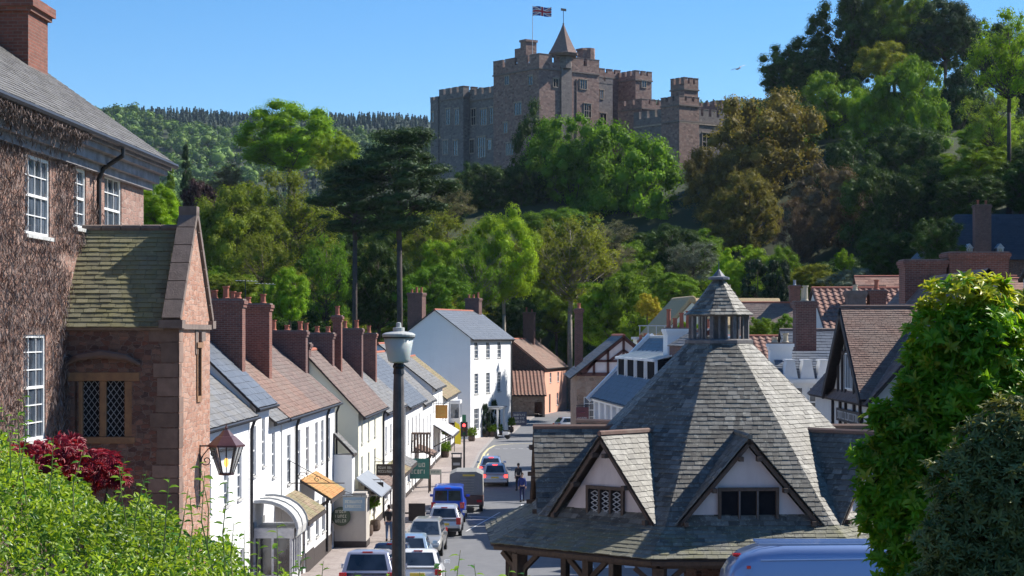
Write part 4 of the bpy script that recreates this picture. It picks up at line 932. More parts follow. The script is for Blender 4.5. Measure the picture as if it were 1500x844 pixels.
# wall lantern on its scroll bracket
L = thing('wall_lantern', 'black iron wall lantern on a scroll bracket at the corner of the stone porch', 'lantern', (-5.83, 39.0, 7.43), R(10))
b = MB()
def sq(r0, z0, r1, z1, q=6): 
    b.lathe([(r0, z0), (r1, z1)], q)
sq(.37,.62,.20,.78); sq(.20,.78,.17,.80); sq(.16,.80,.06,.92); b.lathe([(.012,.92),(.035,.96),(.012,1.0),(.006,1.06)], 8); b.lathe([(.385,.58),(.385,.62)], 6); b.build('lantern_cap', lantern_cap, L); b = MB(); b.lathe([(.15,.0),(.17,.03),(.12,.05)], 6); b.build('lantern_base', lantern_cap, L)
b = MB()
for i in range(6):
    a = i*math.pi/3; p = Vector((.15*math.cos(a), .15*math.sin(a), .03)); q = Vector((.35*math.cos(a), .35*math.sin(a), .6)); b.beam(p, q, .018, .018)
    a2 = a+math.pi/3; b.beam(p, (.15*math.cos(a2), .15*math.sin(a2), .03), .02, .02); b.beam(q, (.35*math.cos(a2), .35*math.sin(a2), .6), .02, .02)
    mp = (p+Vector((.15*math.cos(a2), .15*math.sin(a2), .03)))/2; mq = (q+Vector((.35*math.cos(a2), .35*math.sin(a2), .6)))/2; b.beam(mp, mq, .01, .01)
b.build('lantern_frame', iron, L)
mg, n, bb = base_mat('lantern_glass'); bb.inputs['Transmission Weight'].default_value = .92; bb.inputs['Roughness'].default_value = .08; bb.inputs['IOR'].default_value = 1.05; bb.inputs['Base Color'].default_value = (.92,.94,.94,1)
b = MB(); b.lathe([(.142,.04),(.338,.58)], 6); b.build('lantern_glass', mg, L)
b = MB(); b.lathe([(.02,.35),(.045,.3),(.05,.24),(.03,.18),(.01,.16)], 10); bu = b.build('bulb', emit('lamp_glow', (1,.55,.12), 1.2), L, smooth=True)
b = MB(); b.tube([(0,0,.6),(0,0,.33)], .015, 6); b.build('lamp_holder', iron, L)
Br = MB()
def lw(p): return Vector(p)
Br.beam((-.56,0,.60),(-.3,0,.60),.03,.03); Br.beam((-.54,0,.62),(-.54,0,-.42),.035,.05)
def spiral(c, r0, t0, turns, sgn=1):
    pts = []
    for i in range(22):
        t = i/21; a = t0+sgn*t*turns*2*math.pi; r = r0*(1-t*.8); pts.append((c[0]+r*math.cos(a), 0, c[1]+r*math.sin(a)))
    return pts
Br.tube(spiral((-.40,.30), .11, R(160), 1.3, 1), .012, 5); Br.tube(spiral((-.27,.43), .085, R(250), 1.3, 1), .011, 5)
Br.tube([(-.53,0,.28),(-.46,0,.42),(-.36,0,.54),(-.24,0,.6)], .012, 5); Br.tube([(-.54,0,-.42),(-.535,0,-.7)], [.02,.004], 5)
Br.build('bracket', iron, L)
# ---------------- hotel with skylights on the right of the street ----------------
RZR = math.atan2(-13, 1.1)
T = house('skylight_house', 'low white fronted building with dark slates, roof light dormers and white chimney', 'house', (5.1, 115.5, 0), RZR, 27, 6.6, 6.75, 3.3, 0, wm=render_w, rm=slate_blue, rc=.28, rw=.4, seed=41, plinth=.4, ridge=lead_pale,
  wins=[('f',1.2+2.6*i,3.4,1.5,2.2,3,3) for i in range(9)]+[('f',1.2+5.2*i,.8,2.2,1.6,4,1) for i in range(5)], oh=.3)
b = MB()      # raised white verge and white pilasters
kx = 3.3/3.3
b.beam((-.15,-.5,6.75-.4),(-.15,3.3,10.25),.5,.32); b.beam((-.15,3.3,10.25),(-.15,6.9,6.6),.5,.32)
b.build('verge', white_paint, T)
b = MB(); b.box(.4,.46,-.02,3.2,6.75,6.8)
for i in range(10): b.box(.35+2.6*i,.75+2.6*i,-.22,-.005,3.0,6.45)
b.box(0,27,-.3,-.005,6.3,6.5); b.box(0,27,-.26,-.005,2.85,3.05); b.build('pilaster', white_paint, T)
for i in range(4):
    x = 1.9+3.7*i; b = MB(); y0, y1, zb_, zt = 1.0, 2.75, 7.75, 9.15
    b.box(x,x+.14,y0,y0+.14,zb_-.1,zt-.2); b.box(x+2.9,x+3.04,y0,y0+.14,zb_-.1,zt-.2)
    for yy, zz in ((y0-.12, zt-.28), (y1, zt+.18)): b.box(x-.1,x+3.14,yy,yy+.12,zz,zz+.12)
    for k in range(3): b.beam((x+k*1.5,y0-.1,zt-.2),(x+k*1.5,y1,zt+.26),.1,.08)
    d = b.build('dormer', white_paint, T); g = MB(); g.ext([(x,y0-.08,zt-.24),(x+3.04,y0-.08,zt-.24),(x+3.04,y1,zt+.19),(x,y1,zt+.19)], (0,0,.03)); g.build('rooflight', glass_sky, d)
    g = MB(); g.poly([(x+.14,y0+.06,zb_),(x+2.9,y0+.06,zb_),(x+2.9,y0+.06,zt-.25),(x+.14,y0+.06,zt-.25)]); g.poly([(x+.02,y0+.1,zb_),(x+.02,y1,zt+.15),(x+.02,y0+.1,zt-.25)]); g.poly([(x+3.02,y0+.1,zb_),(x+3.02,y0+.1,zt-.25),(x+3.02,y1,zt+.15)]); g.build('pane', voidm, d)
chimney(T, 13.2, 14.6, 1.9, 3.3, 8.3, 10.65, 4, render_w, terracotta, ph=.75, axis='y'); chimney(T, 17.5, 18.6, 3.0, 3.8, 8.8, 10.6, 1, brick_red)
b = MB(); b.box(15.2,19.8,1.9,2.2,9.0,9.7); slates(b,[(15.2,1.8,9.7),(19.8,1.8,9.7),(19.8,3.3,10.6),(15.2,3.3,10.6)],.25,.4,.02,4,1); b.poly([(15.2,1.8,9.68),(19.8,1.8,9.68),(19.8,3.3,10.58),(15.2,3.3,10.58)]); b.build('roof_monitor', [brick_dark, slate_grey], T)
# ---------------- half timbered gable beyond it ----------------
T = house('timbered_house', 'stone house with half timbered gable beside the roof light building', 'house', (4.15, 122.5, 0), 0, 6.0, 13, 7.75, 2.4, 0, axis='y', wm=rub_wall, rm=slate_grey, seed=43, oh=.45, gov=.35, wins=[('f',.45,4.6,.7,1.7,2,4)])
b = MB(); b.poly([(.05,-.02,7.75),(5.95,-.02,7.75),(3.0,-.02,10.1)]); b.build('gable_plaster', plaster_old, T)
b = MB()
def tb(p, q, w_=.16): b.beam((p[0],-.06,p[1]),(q[0],-.06,q[1]),.07,w_,up=(0,0,1))
tb((0,7.75),(6,7.75),.22); tb((3,7.75),(3,10.0)); tb((.2,7.8),(3,10.1),.22); tb((5.8,7.8),(3,10.1),.22)
for x in (1.1, 2.0, 4.0, 4.9): tb((x,7.75),(x,7.75+(x if x < 3 else 6-x)*.78))
tb((1.0,8.6),(5,8.6)); tb((2.1,8.6),(3,9.3)); tb((3.9,8.6),(3,9.3)); tb((.5,7.8),(1.1,8.5)); tb((5.5,7.8),(4.9,8.5))
b.build('timber_frame', plain('red_brown_timber', (.12,.045,.04), (.08,.035,.03), 6, .8), T)
chimney(T, .2, .75, 9.5, 10.1, 7.9, 12.1, 1, brick_red, ph=.3)
T = thing('hanging_sign', 'dark red inn sign with pale lettering hanging on the stone timbered house', 'sign', (4.15, 122.2, 5.0))
b = MB(); b.box(-.05,.75,-.04,.04,-.3,.65); b.build('board', plain('sign_red', (.10,.03,.04), (.13,.04,.05), 5, .6), T)
b = MB()
def sq_letters(b, x0, x1, z, h, y, seed, m=None):
    rnd = random.Random(seed); x = x0
    while x < x1-.4*h:
        w_ = h*rnd.uniform(.45,.7); t = h*.16
        b.box(x, x+t, y-.004, y, z, z+h, m)
        if rnd.random() < .7: b.box(x+t, x+w_, y-.004, y, z+h-t, z+h, m)
        if rnd.random() < .6: b.box(x+t, x+w_, y-.004, y, z, z+t, m)
        if rnd.random() < .5: b.box(x+w_-t, x+w_, y-.0045, y, z+t*.5, z+h-t*.5, m)
        x += w_+h*.25
b.lathe([(.18,0),(.18,.01)], 12, (.35,-.05,.3)); T_ = b.build('emblem', plain('sign_pink', (.6,.12,.2), (.6,.15,.2), 5, .6), T); T_.rotation_euler = (0,0,0)
b = MB(); sq_letters(b, .05, .7, -.15, .16, -.045, 3); b.build('lettering', white_worn, T); b = MB(); b.beam((-.05,0,.75),(.9,0,.75),.04,.04); b.beam((.05,0,.75),(.05,0,.65),.02,.02); b.beam((.65,0,.75),(.65,0,.65),.02,.02); b.build('bracket', iron, T)
T = thing('fascia_sign', 'dark teal shop board with pale lettering at street level by the market roof', 'sign', (4.0, 118.2, 3.7))
b = MB(); b.box(0,1.15,-.04,.04,0,1.0); b.build('board', plain('sign_teal', (.03,.09,.11), (.025,.07,.09), 5, .5), T)
b = MB(); sq_letters(b, .1, 1.05, .62, .2, -.045, 5); sq_letters(b, .1, 1.05, .22, .2, -.045, 6); b.build('lettering', lead_pale, T); b = MB()
for x in (.1, 1.0): b.box(x,x+.06,-.03,.03,-3.7,0)
b.build('post', iron, T)
# ---------------- half timbered tile hung house right ----------------
T = thing('tudor_house', 'black and white timbered gabled house with brown tiles behind the market hall on the right', 'house', (12.65, 67.2, 0))
b = MB(); W, D, ze, ax, zx = 8.2, 12.5, 8.1, 4.0, 12.55
b.poly([(0,0,.5),(W,0,.5),(W,0,ze),(ax,0,zx),(0,0,ze)]); b.poly([(0,D,.5),(0,D,ze),(ax,D,zx),(W,D,ze),(W,D,.5)]); b.poly([(0,0,.5),(0,0,ze),(0,D,ze),(0,D,.5)]); b.poly([(W,0,.5),(W,D,.5),(W,D,ze),(W,0,ze)])
b.poly([(-.02,.3,ze-.05),(-.02,4.1,11.1),(-.02,7.9,ze-.05)])
b.build('wall', render_g, T)
b = MB(); k = (zx-ze)/ax; n1 = Vector((-k,0,1)).normalized(); P = [(-.3,-.45,ze-.3*k+.05),(-.3,D+.2,ze-.3*k+.05),(ax,D+.2,zx+.05),(ax,-.45,zx+.05)]; b.ext([Vector(p) for p in P], -n1*.1, 1); slates(b, [Vector(p)+n1*.012 for p in P], .2, .2, .014, 11)
P = [(W+.3,D+.2,ze-.3*k+.05),(W+.3,-.45,ze-.3*k+.05),(ax,-.45,zx+.05),(ax,D+.2,zx+.05)]; n2 = Vector((k,0,1)).normalized(); b.ext([Vector(p) for p in P], -n2*.1, 1); slates(b, [Vector(p)+n2*.012 for p in P], .2, .2, .014, 12)
b.build('roof', [tile_dark, timber_black], T)
b = MB(); zg = 11.3; yg = 4.1
for s in (-1, 1):
    ye = yg+s*4.15; ze_ = 8.0
    e0 = Vector((-.4, ye, ze_)); r0 = Vector((-.4, yg, zg)); r1 = Vector(((zg-ze)/k, yg, zg)); e1 = Vector((.02+(ze_-ze)/k, ye, ze_)); n = (e1-e0).cross(r0-e0).normalized(); n = n if n.z > 0 else -n
    b.mesh([e0-n*.08, e1-n*.08, r1-n*.08, r0-n*.08], [(0,1,2,3)], 1); slates(b, [e0, e1, r1, r0], .125, .17, .013, 21+s)
    b.beam(e0-n*.16, r0-n*.16, .1, .28, 1); b.beam(e1+n*.05, r1+n*.05, .1, .05, 2)
b.tube([(-.4,yg,zg+.03),((zg-ze)/k,yg,zg+.03)], .07, 8)
b.build('cross_roof', [tile_brown, timber_black, lead_pale], T)
b = MB()
def tt(y0, z0, y1, z1, w_=.15): b.beam((-.06,y0,z0),(-.06,y1,z1),.08,w_,up=(0,0,1)) if abs(z1-z0) < abs(y1-y0) else b.beam((-.06,y0,z0),(-.06,y1,z1),w_,.08,up=(1,0,0))
tt(0,ze-.15,8,ze-.15,.26); tt(0,6.3,8,6.3,.2); tt(0,5.0,8,5.0,.2)
for y in (.1,2.0,3.2,5.0,6.2,7.9): tt(y,5.0,y,ze-.15,.18)
for y in (1.4,2.5,3.2,5.0,5.7,6.6): tt(y,ze,y,ze+max(.2,(3.9-abs(y-yg))*.72),.16)
tt(2.6,9.6,5.6,9.6,.14)
b.beam((.0,-.03,ze-.4),(.0,-.03,.6),.2,.06)
b.build('timber_frame', timber_black, T)
window(T, (-.03,3.35,8.25), (0,1,0), (-1,0,0), 1.5, 1.35, 3, 1, rec=-.03, sill=False); window(T, (-.03,3.4,5.1), (0,1,0), (-1,0,0), 1.2, .7, 3, 1, rec=-.03, sill=False); window(T, (5.4,0,6.4), (1,0,0), (0,-1,0), 1.2, 1.2, 3, 2, rec=-.02)
b = MB(); slates(b, [(-1.6,-.3,4.3),(-1.6,6.5,4.3),(-.01,6.5,5.0),(-.01,-.3,5.0)], .2, .25, .02, 5); b.ext([(-1.6,-.3,4.28),(-1.6,6.5,4.28),(-.01,6.5,4.98),(-.01,-.3,4.98)], (0,0,-.08), 1); b.box(-1.55,-1.4,-.2,6.4,4.0,4.2,1); b.box(-1.5,-.02,-.2,-.1,2.0,4.2,2); b.build('porch_roof', [tile_dark, timber_black, render_w], T)
T2 = T
chimney(T, 3.0, 4.65, 8.9, 10.1, 10.5, 13.3, 0, brick_red); chimney(T, 4.75, 7.1, 8.8, 10.2, 10.5, 13.6, 0, brick_red)
S = thing('inn_sign', 'long black board with pale raised letters on the timbered gable house', 'sign', (12.53, 68.2, 7.0), R(-90)+0)
b = MB(); b.box(-5.6,-.6,-.02,.06,0,.48); b.build('board', timber_black, S); b = MB(); sq_letters(b, -5.3, -.8, .09, .3, -.022, 9); b.build('lettering', lead_pale, S)
S = thing('wall_notice', 'white notice panel with purple figure beside the timbered porch', 'sign', (11.2, 66.7, 4.1))
b = MB(); b.box(0,.75,-.05,.0,0,1.0); b.build('board', white_paint, S); b = MB(); b.box(.25,.45,-.06,-.051,.3,.75); b.build('emblem', plain('sign_purple', (.16,.1,.25), (.16,.1,.25), 3), S); b = MB(); b.box(.3,.4,-.04,.02,-3.4,0); b.build('post', timber_black, S)
def picket(x, y, i):
    f = thing('picket_fence', 'white pointed picket fence seen just above the market dormer ridge', 'fence', (x, y, 3.2)); b = MB()
    for k in range(7): b.ext([(k*.45,0,0),(k*.45+.24,0,0),(k*.45+.24,0,1.35),(k*.45+.12,0,1.6),(k*.45,0,1.35)], (0,.04,0))
    b.build('pale', white_paint, f, ); b = MB(); b.box(-.1,3.1,.05,.09,.3,.4); b.box(-.1,3.1,.05,.09,1.0,1.1); b.box(-.1,0,.05,.15,-1,1.4); b.build('rail', white_paint, f)
picket(10.6, 65.6, 0)
# ---------------- houses behind ----------------
T = house('pantiled_house', 'grey sided house under a striped red pantile roof behind the timbered gable', 'house', (15.2, 92, 0), R(2), 9.5, 7, 10.2, 2.3, 0, wm=render_g, rm=pantile, kind='pantile', seed=3, wins=[('s',1.0,7.4,1.0,1.2),('f',2,7.5,1.2,1.2)])
chimney(T, 1.3, 2.2, 1.6, 2.3, 11.2, 12.45, 1, stone_dark, pot_cream); chimney(T, 2.4, 3.2, 1.6, 2.3, 11.2, 12.5, 1, brick_red, terracotta)
T = house('tiled_house', 'house with pale brown tiled roof catching the sun behind the pantiles', 'house', (20.6, 112, 0), R(-4), 9.5, 8, 11.8, 1.9, 3, wm=rub_wall, rm=tile_red, seed=4, ridge=terracotta)
b = MB(); b.box(-.5,1.4,.8,2.2,11.6,13.2); b.build('dormer_box', brick_dark, T)
T = house('slate_house', 'house with blue slate roof behind the dark brick chimney with two cream pots', 'house', (12.4, 84.5, 0), R(0), 4.8, 6.5, 8.2, 2.2, 0, wm=render_g, rm=slate_blue, seed=5, ridge=stone_dark)
chimney(T, .25, 1.15, .6, 1.6, 8.5, 11.8, 2, brick_dark, pot_cream, ph=.55)
# white panelled house with three small dormers
T = thing('white_panel_house', 'small blue white painted house with three tapering dormers right of the market lantern', 'house', (11.55, 82.0, 0))
b = MB(); b.box(0,3.2,0,5,0,8.4); b.build('wall', render_b, T)
for i in range(3):
    x = .1+i*.72; dm = MB(); dm.ext([(x,-.02,8.4),(x+.62,-.02,8.4),(x+.48,-.02,9.15),(x+.14,-.02,9.15)], (0,.9,0)); dm.box(x+.1,x+.52,-.05,1.0,9.15,9.23); o = dm.build('dormer', white_paint, T)
b = MB(); slates(b, [(-.1,.05,8.42),(3.4,.05,8.42),(3.4,2.4,9.55),(-.1,2.4,9.55)], .25, .3, .02, 8); b.box(0,3.3,2.4,2.8,8,9.5,1); b.build('roof', [slate_blue, brick_red], T)
b = MB(); b.box(-.05,3.25,-.16,-.004,8.2,8.38); b.build('fascia', white_paint, T)
for i in range(3): window(T, (.12+i*1.05,0,6.75), (1,0,0), (0,-1,0), .82, 1.3, 2, 2, rec=-.01, sill=True)
chimney(T, -.25, .7, 1.6, 2.3, 8.6, 9.95, 2, render_w, pot_cream, ph=.3)
T = house('red_roof_house', 'low house with ribbed red pantiles just right of the market lantern', 'house', (10.2, 90, 0), R(3), 3.4, 5.5, 8.6, 1.5, 0, wm=render_g, rm=pantile, kind='pantile', seed=3)
T = house('garden_cottage', 'long low brown roofed cottage with end chimney below the dark clipped yews', 'house', (18.2, 152, 0), R(-1), 5.6, 7, 10.0, 2.8, 3, wm=render_c, rm=tile_dark, seed=6)
chimney(T, 4.3, 5.1, 2.9, 3.9, 11.8, 14.3, 1, brick_red, lead)
# thatched cottage
T = thing('thatched_cottage', 'white gabled cottage with golden thatched roof left of the market lantern', 'cottage', (13.9, 172, 0), R(6))
W, D, ze, zr = 4.7, 9, 10.6, 13.2
b = MB(); wallface(b, (0,0,2), (1,0,0), W, ze-2, (0,-1,0)); b.poly([(0,0,ze),(W,0,ze),(W/2,0,zr)]); b.poly([(0,0,2),(0,0,ze),(0,D,ze),(0,D,2)]); b.poly([(W,0,2),(W,D,2),(W,D,ze),(W,0,ze)]); b.build('wall', render_c, T)
window(T, (1.5,0,10.2), (1,0,0), (0,-1,0), 1.3, .9, 3, 2, rec=-.02, gm=glass_d, sill=False)
b = MB()
def th(a, c, d, e, t=.38):
    n = (Vector(c)-Vector(a)).cross(Vector(d)-Vector(a)).normalized(); n = n if n.z > 0 else -n; b.ext([Vector(p) for p in (a, c, d, e)], n*t)
th((-.6,-.5,ze-.5),(-.6,D,ze-.5),(W/2,D,zr+.1),(W/2,-.1,zr+.1)); th((W+.6,D,ze-.5),(W+.6,-.5,ze-.5),(W/2,-.1,zr+.1),(W/2,D,zr+.1)); b.tube([(W/2,-.3,zr+.25),(W/2,D,zr+.25)], .35, 8)
th((W/2,1.5,zr+.15),(W+6,1.5,zr+.15),(W+6,-2.0,zr-2.4),(W/2+1.6,-2.0,zr-2.4)); b.build('thatch_roof', thatch, T, smooth=False, bevel=.12)
b = MB(); b.box(W,W+5.6,-1.4,5,2,zr-2.2); b.build('wing_wall', render_c, T)
chimney(T, 5.6, 6.4, .6, 1.5, 12.2, 14.2, 1, brick_dark, pot_cream, ph=.9)
T = thing('flat_annexe', 'low cream flat roofed annexe with rail in front of the yellow gorse', 'outbuilding', (9.9, 150, 0), R(4))
b = MB(); b.box(0,2.8,0,3,2,9.9); b.build('wall', render_c, T); b = MB(); b.box(-.15,2.95,-.15,3.1,9.9,10.1); b.build('roof', white_worn, T); b = MB()
for k in range(5): b.box(.1+k*.65,.15+k*.65,-.1,-.05,10.1,11.0)
b.box(0,2.9,-.1,-.05,10.95,11.02); b.build('railing', white_worn, T); chimney(T, -.1, .6, -1.2, -.6, 7, 9.9, 2, brick_red)
# big slate roofed house under the hill
T = thing('long_slate_house', 'large stone house with blue slate roof and row of white dormers under the wooded hill', 'house', (39.5, 182, 0), R(-2))
b = MB(); b.box(0,26,0,9,2,17.5); b.build('wall', rub_red, T)
b = MB(); zr = 22.0; e = 17.4
slates(b, [(-.4,-.4,e),(26.4,-.4,e),(26.4,4.5,zr),(3.6,4.5,zr)], .35, .45, .02, 3); b.poly([(-.4,-.4,e-.03),(26.4,-.4,e-.03),(26.4,4.5,zr-.03),(3.6,4.5,zr-.03)]); b.poly([(-.4,-.4,e),(3.6,4.5,zr),(-.4,9.4,e)]); b.poly([(26.4,9.4,e),(-.4,9.4,e),(3.6,4.5,zr),(26.4,4.5,zr)]); b.build('roof', slate_shaded, T)
for i in range(8):
    x = .8+i*2.9; d = MB(); d.box(x,x+.6,-.2,1.6,17.45,18.5); d.ext([(x-.1,-.3,18.5),(x+.7,-.3,18.5),(x+.3,-.3,18.95)], (0,2.2,0)); o = d.build('dormer', white_worn, T); g = MB(); g.box(x+.13,x+.47,-.22,-.19,17.7,18.4); g.build('pane', glass_d, o)
chimney(T, 4.4, 5.9, -.9, .4, 9, 22.6, 2, brick_dark, terracotta)
for i in range(6): window(T, (1+i*3.6,0,14.0), (1,0,0), (0,-1,0), 1.1, 1.7, 2, 2, rec=-.02)
T = house('pink_roof_house', 'house with weathered pink tiled roof half hidden by the bright leafed tree', 'house', (21.5, 86, 0), R(0), 7, 8, 11.2, 1.6, 2, wm=brick_dark, rm=tile_red, seed=14)
T = house('white_edge_house', 'white rendered wall of a house cut off by the right edge above the tree', 'house', (17.66, 60, 0), 0, 7, 6, 12.2, 1.4, 2, wm=render_w, rm=slate_grey, seed=15)
# ---------------- castle ----------------
def castle():
    KY = 1.25; Y0 = 335*KY; a = R(38); ca, sa = math.cos(a), math.sin(a); X0 = 40/F*Y0
    T = thing('castle', 'red sandstone castle with battlements, towers and conical stair turret on the wooded hill', 'castle', (X0, Y0, 30), a)
    def zt(py, x, y): return CH+(HY-py)*(Y0+x*sa+y*ca)/F-30
    def block(name, x0, x1, y0, y1, py, mat=castle_stone, par=1.6, merl=1.5, ref=None, gap=.8, z0=-12, corn=True, parh=1.3):
        rx, ry = ref or ((x0+x1)/2, y0); z = zt(py, rx, ry)
        b = MB(); b.box(x0,x1,y0,y1,z0,z-par)
        zp = z-par
        if corn: b.box(x0-.22,x1+.22,y0-.22,y1+.22,zp-.3,zp,1)
        t = .55; zm = zp+par*.45
        b.box(x0-.05,x1+.05,y0-.05,y0+t,zp,zm); b.box(x0-.05,x1+.05,y1-t,y1+.05,zp,zm); b.box(x0-.05,x0+t,y0+t,y1-t,zp,zm); b.box(x1-t,x1+.05,y0+t,y1-t,zp,zm)
        def row(n_, f):
            for i in range(n_): f(i)
        Lx, Ly = x1-x0+.1, y1-y0+.1
        nx = max(2, round((Lx+gap)/(merl+gap))); mx = (Lx+gap)/nx-gap; ny = max(2, round((Ly+gap)/(merl+gap))); my = (Ly+gap)/ny-gap
        for i in range(nx):
            u = x0-.05+i*(mx+gap)
            for v0, v1 in ((y0-.05, y0+t), (y1-t, y1+.05)): b.box(u,u+mx,v0,v1,zm,z-.1); b.box(u-.06,u+mx+.06,v0-.06,v1+.06,z-.1,z+.04,1)
        for i in range(ny):
            u = y0-.05+i*(my+gap)
            if i in (0, ny-1):
                lo, hi = (y0+t, u+my) if i == 0 else (u, y1-t)
            else: lo, hi = u, u+my
            if hi-lo > .1:
                for v0, v1 in ((x0-.05, x0+t), (x1-t, x1+.05)): b.box(v0,v1,lo,hi,zm,z-.1); b.box(v0-.06,v1+.06,lo,hi,z-.1,z+.038,1)
        return b.build(name, [mat, castle_trim], T)
    k = 1.25
    def K(*v): return [q*k for q in v]
    S = [0]
    def win(face, pos, c, py, w_, h_, lights=2, mat=glass_d, tr=1):
        """face 'x': wall plane x=pos looking -x ; face 'y': wall plane y=pos looking -y"""
        z = zt(py, pos if face == 'x' else c, c if face == 'x' else pos)
        b = MB(); g = MB(); e = .16
        def bx(u0, u1, z0, z1, d0, d1, bb):
            if face == 'x': bb.box(pos-d1, pos-d0, c+u0, c+u1, z0, z1)
            else: bb.box(c+u0, c+u1, pos-d1, pos-d0, z0, z1)
        bx(-w_/2-e,-w_/2,z-h_-e,z+e,.0,.14,b); bx(w_/2,w_/2+e,z-h_-e,z+e,.0,.14,b); bx(-w_/2,w_/2,z,z+e,.0,.14,b); bx(-w_/2,w_/2,z-h_-e,z-h_,.0,.16,b); bx(-w_/2-e*1.6,w_/2+e*1.6,z+e,z+e*1.9,.0,.24,b)
        for i in range(1, lights): u = -w_/2+w_*i/lights; bx(u-.06,u+.06,z-h_,z,.02,.13,b)
        for i in range(1, tr): bx(-w_/2,w_/2,z-h_*i/tr-.06,z-h_*i/tr+.06,.02,.12,b)
        o = b.build('window', ashlar, T); bx(-w_/2,w_/2,z-h_,z,.01,.03,g); g.build('pane', mat, o)
    # keep
    block('keep', 0, 17.2, 0, 16.5, 78, castle_stone, 4.0*1.25*.62, 3.2, ref=(0,0), gap=.9, corn=True)
    # stair turret on the lit face
    tx, ty = 6.4, .1; b = MB(); ztop = zt(76, tx, ty); b.box(tx-.4,tx+2.6,ty-.45,ty+2.2,-12,ztop-3.2); b.lathe([(1.9,-3.6),(1.9,-.4),(2.05,-.35)], 8, (tx+1.1,ty+.7,ztop), ph=.5); b.build('stair_turret', castle_grey, T)
    b = MB(); b.lathe([(3.3,-.6),(3.45,-.3),(3.0,.35),(2.35,1.5),(1.5,3.2),(.75,4.8),(.25,6.0),(.05,6.7)], 8, (tx+1.1,ty+.7,ztop), ph=.5); b.lathe([(3.0,-.9),(3.1,-.6)], 8, (tx+1.1,ty+.7,ztop), ph=.5); b.build('turret_roof', plain('stone_tiles', (.20,.13,.11), (.27,.19,.16), 2.5, .9, .8, .08, stain=(.12,.09,.08)), T)
    b = MB(); z = zt(36, tx, ty); b.tube([(tx+1.1,ty+.7,z-1),(tx+1.1,ty+.7,z+3.4)], .07, 6); b.lathe([(.05,0),(.25,.15),(.05,.35)], 8, (tx+1.1,ty+.7,z+.2)); b.box(tx+.4,tx+1.9,ty+.66,ty+.74,z+3.2,z+3.75); b.build('weathervane', iron, T)
    # chimneys
    b = MB(); z = zt(60, 3, 8); b.box(1.2,4.2,6.2,8.2,zt(90,3,8),z-.5); b.box(1.0,4.4,6.0,8.4,z-.5,z); b.box(1.3,3.2,8.4,10.4,zt(90,3,8),zt(72,3,9)); b.build('chimney', castle_stone, T)
    b = MB(); z = zt(71, 15, 3); b.box(14.6,17.0,2.6,4.6,zt(90,15,3),z-.4); b.box(14.4,17.2,2.4,4.8,z-.4,z); b.lathe([(1.6,0),(1.6,3)], 10, (17.0,3.6,zt(90,16,3))); b.build('chimney', castle_stone, T)
    # keep windows, lit face
    win('y', 0, 4.6, 116, 1.3, 1.7, 2); win('y', 0, 12.6, 118, 1.9, 1.9, 3); win('y', 0, 13.8, 153, 1.9, 2.9, 3, tr=2); 
    b = MB(); b.box(10.4,10.6,-.12,-.0,-5,zt(116,10,0)); b.build('downpipe', iron, T)
    win('x', 0, 3.0, 112, 1.4, 1.8, 2); win('x', 0, 11.5, 112, 1.4, 1.8, 2); win('x', 0, 7.5, 151, 2.4, 2.6, 3); win('x', 0, 12.0, 180, 1.4, 2.2, 2); win('x', 0, 10.5, 210, 2.6, 2.6, 4)
    # left wing in shade
    block('west_wing', .8, 12, 16.5, 26.6, 128, castle_grey, 2.4, 1.9, ref=(.8,20)); block('west_bay', -1.0, 8, 26.6, 36.0, 128, castle_grey, 2.4, 1.7, ref=(-1,30)); block('corner_turret', -1.4, 3, 36.0, 39.0, 142, castle_grey, 1.2, 1.4, ref=(-1.4,37), corn=False)
    for c, py, w_, h_, l in ((18.3,158,1.3,3.6,2),(21.2,160,2.3,3.6,3),(25.0,160,1.6,3.6,2),(19.0,205,1.5,2.2,1),(22.0,201,3.0,4.6,4),(25.6,205,1.4,3.0,2)): win('x', .8, c, py, w_, h_, l, tr=2 if h_ > 3 else 1)
    for c, py, w_, h_, l in ((29.0,160,1.6,3.6,2),(32.5,160,1.6,3.6,2),(29.5,206,1.6,3.4,2),(33.5,206,1.8,3.2,3),(38.0,165,.9,2.2,1)): win('x', -1.0 if c < 36 else -1.4, c, py, w_, h_, l)
    # set back range and east towers
    block('set_back_range', 17.2, 22.3, 1.2, 9, 112, castle_grey, 1.4, 2.0, ref=(17.2,1.2), corn=False); win('y', 1.2, 19.0, 133, 1.0, 1.8, 2); win('y', 1.2, 19.4, 167, 1.8, 2.2, 2)
    block('rear_range', 22.3, 31, 8.5, 17, 101, castle_stone, 1.8, 1.6, ref=(26,9)); block('east_tower', 30.4, 35.4, 2.5, 11, 103, castle_stone, 2.0, 1.3, ref=(30.4,2.5), gap=.7); win('y', 2.5, 33.0, 119, 1.3, 1.4, 2)
    block('link_wall', 22, 34, -9, -1, 147, castle_stone, 2.0, 1.8, ref=(27,-9)); 
    block('gate_wing', 16.6, 37, -27, -12.5, 158, castle_grey, 2.8, 1.7, ref=(20,-27)); block('gate_stage', 16.4, 22.2, -27.2, -21.5, 140, castle_stone, 1.8, 1.3, ref=(16.4,-27.2), gap=.7)
    block('gate_turret', 18.2, 22.3, -26.8, -22.6, 113, castle_stone, 2.4, 1.1, ref=(18.2,-26.8), gap=.6)
    block('south_bastion', 32, 37.5, -24, -14, 147, castle_stone, 1.6, 1.4, ref=(32,-24))
    win('y', -27, 24.5, 196, 2.2, 3.6, 2, tr=2); win('y', -27, 31.5, 200, 1.6, 2.0, 2)
    b = MB(); b.box(16.5,37.1,-27.2,-26.99,zt(180,16.6,-27),zt(180,16.6,-27)+.35); b.box(16.4,16.61,-27.1,-12.5,zt(180,16.6,-27),zt(180,16.6,-27)+.35); b.build('string_course', ashlar, T)
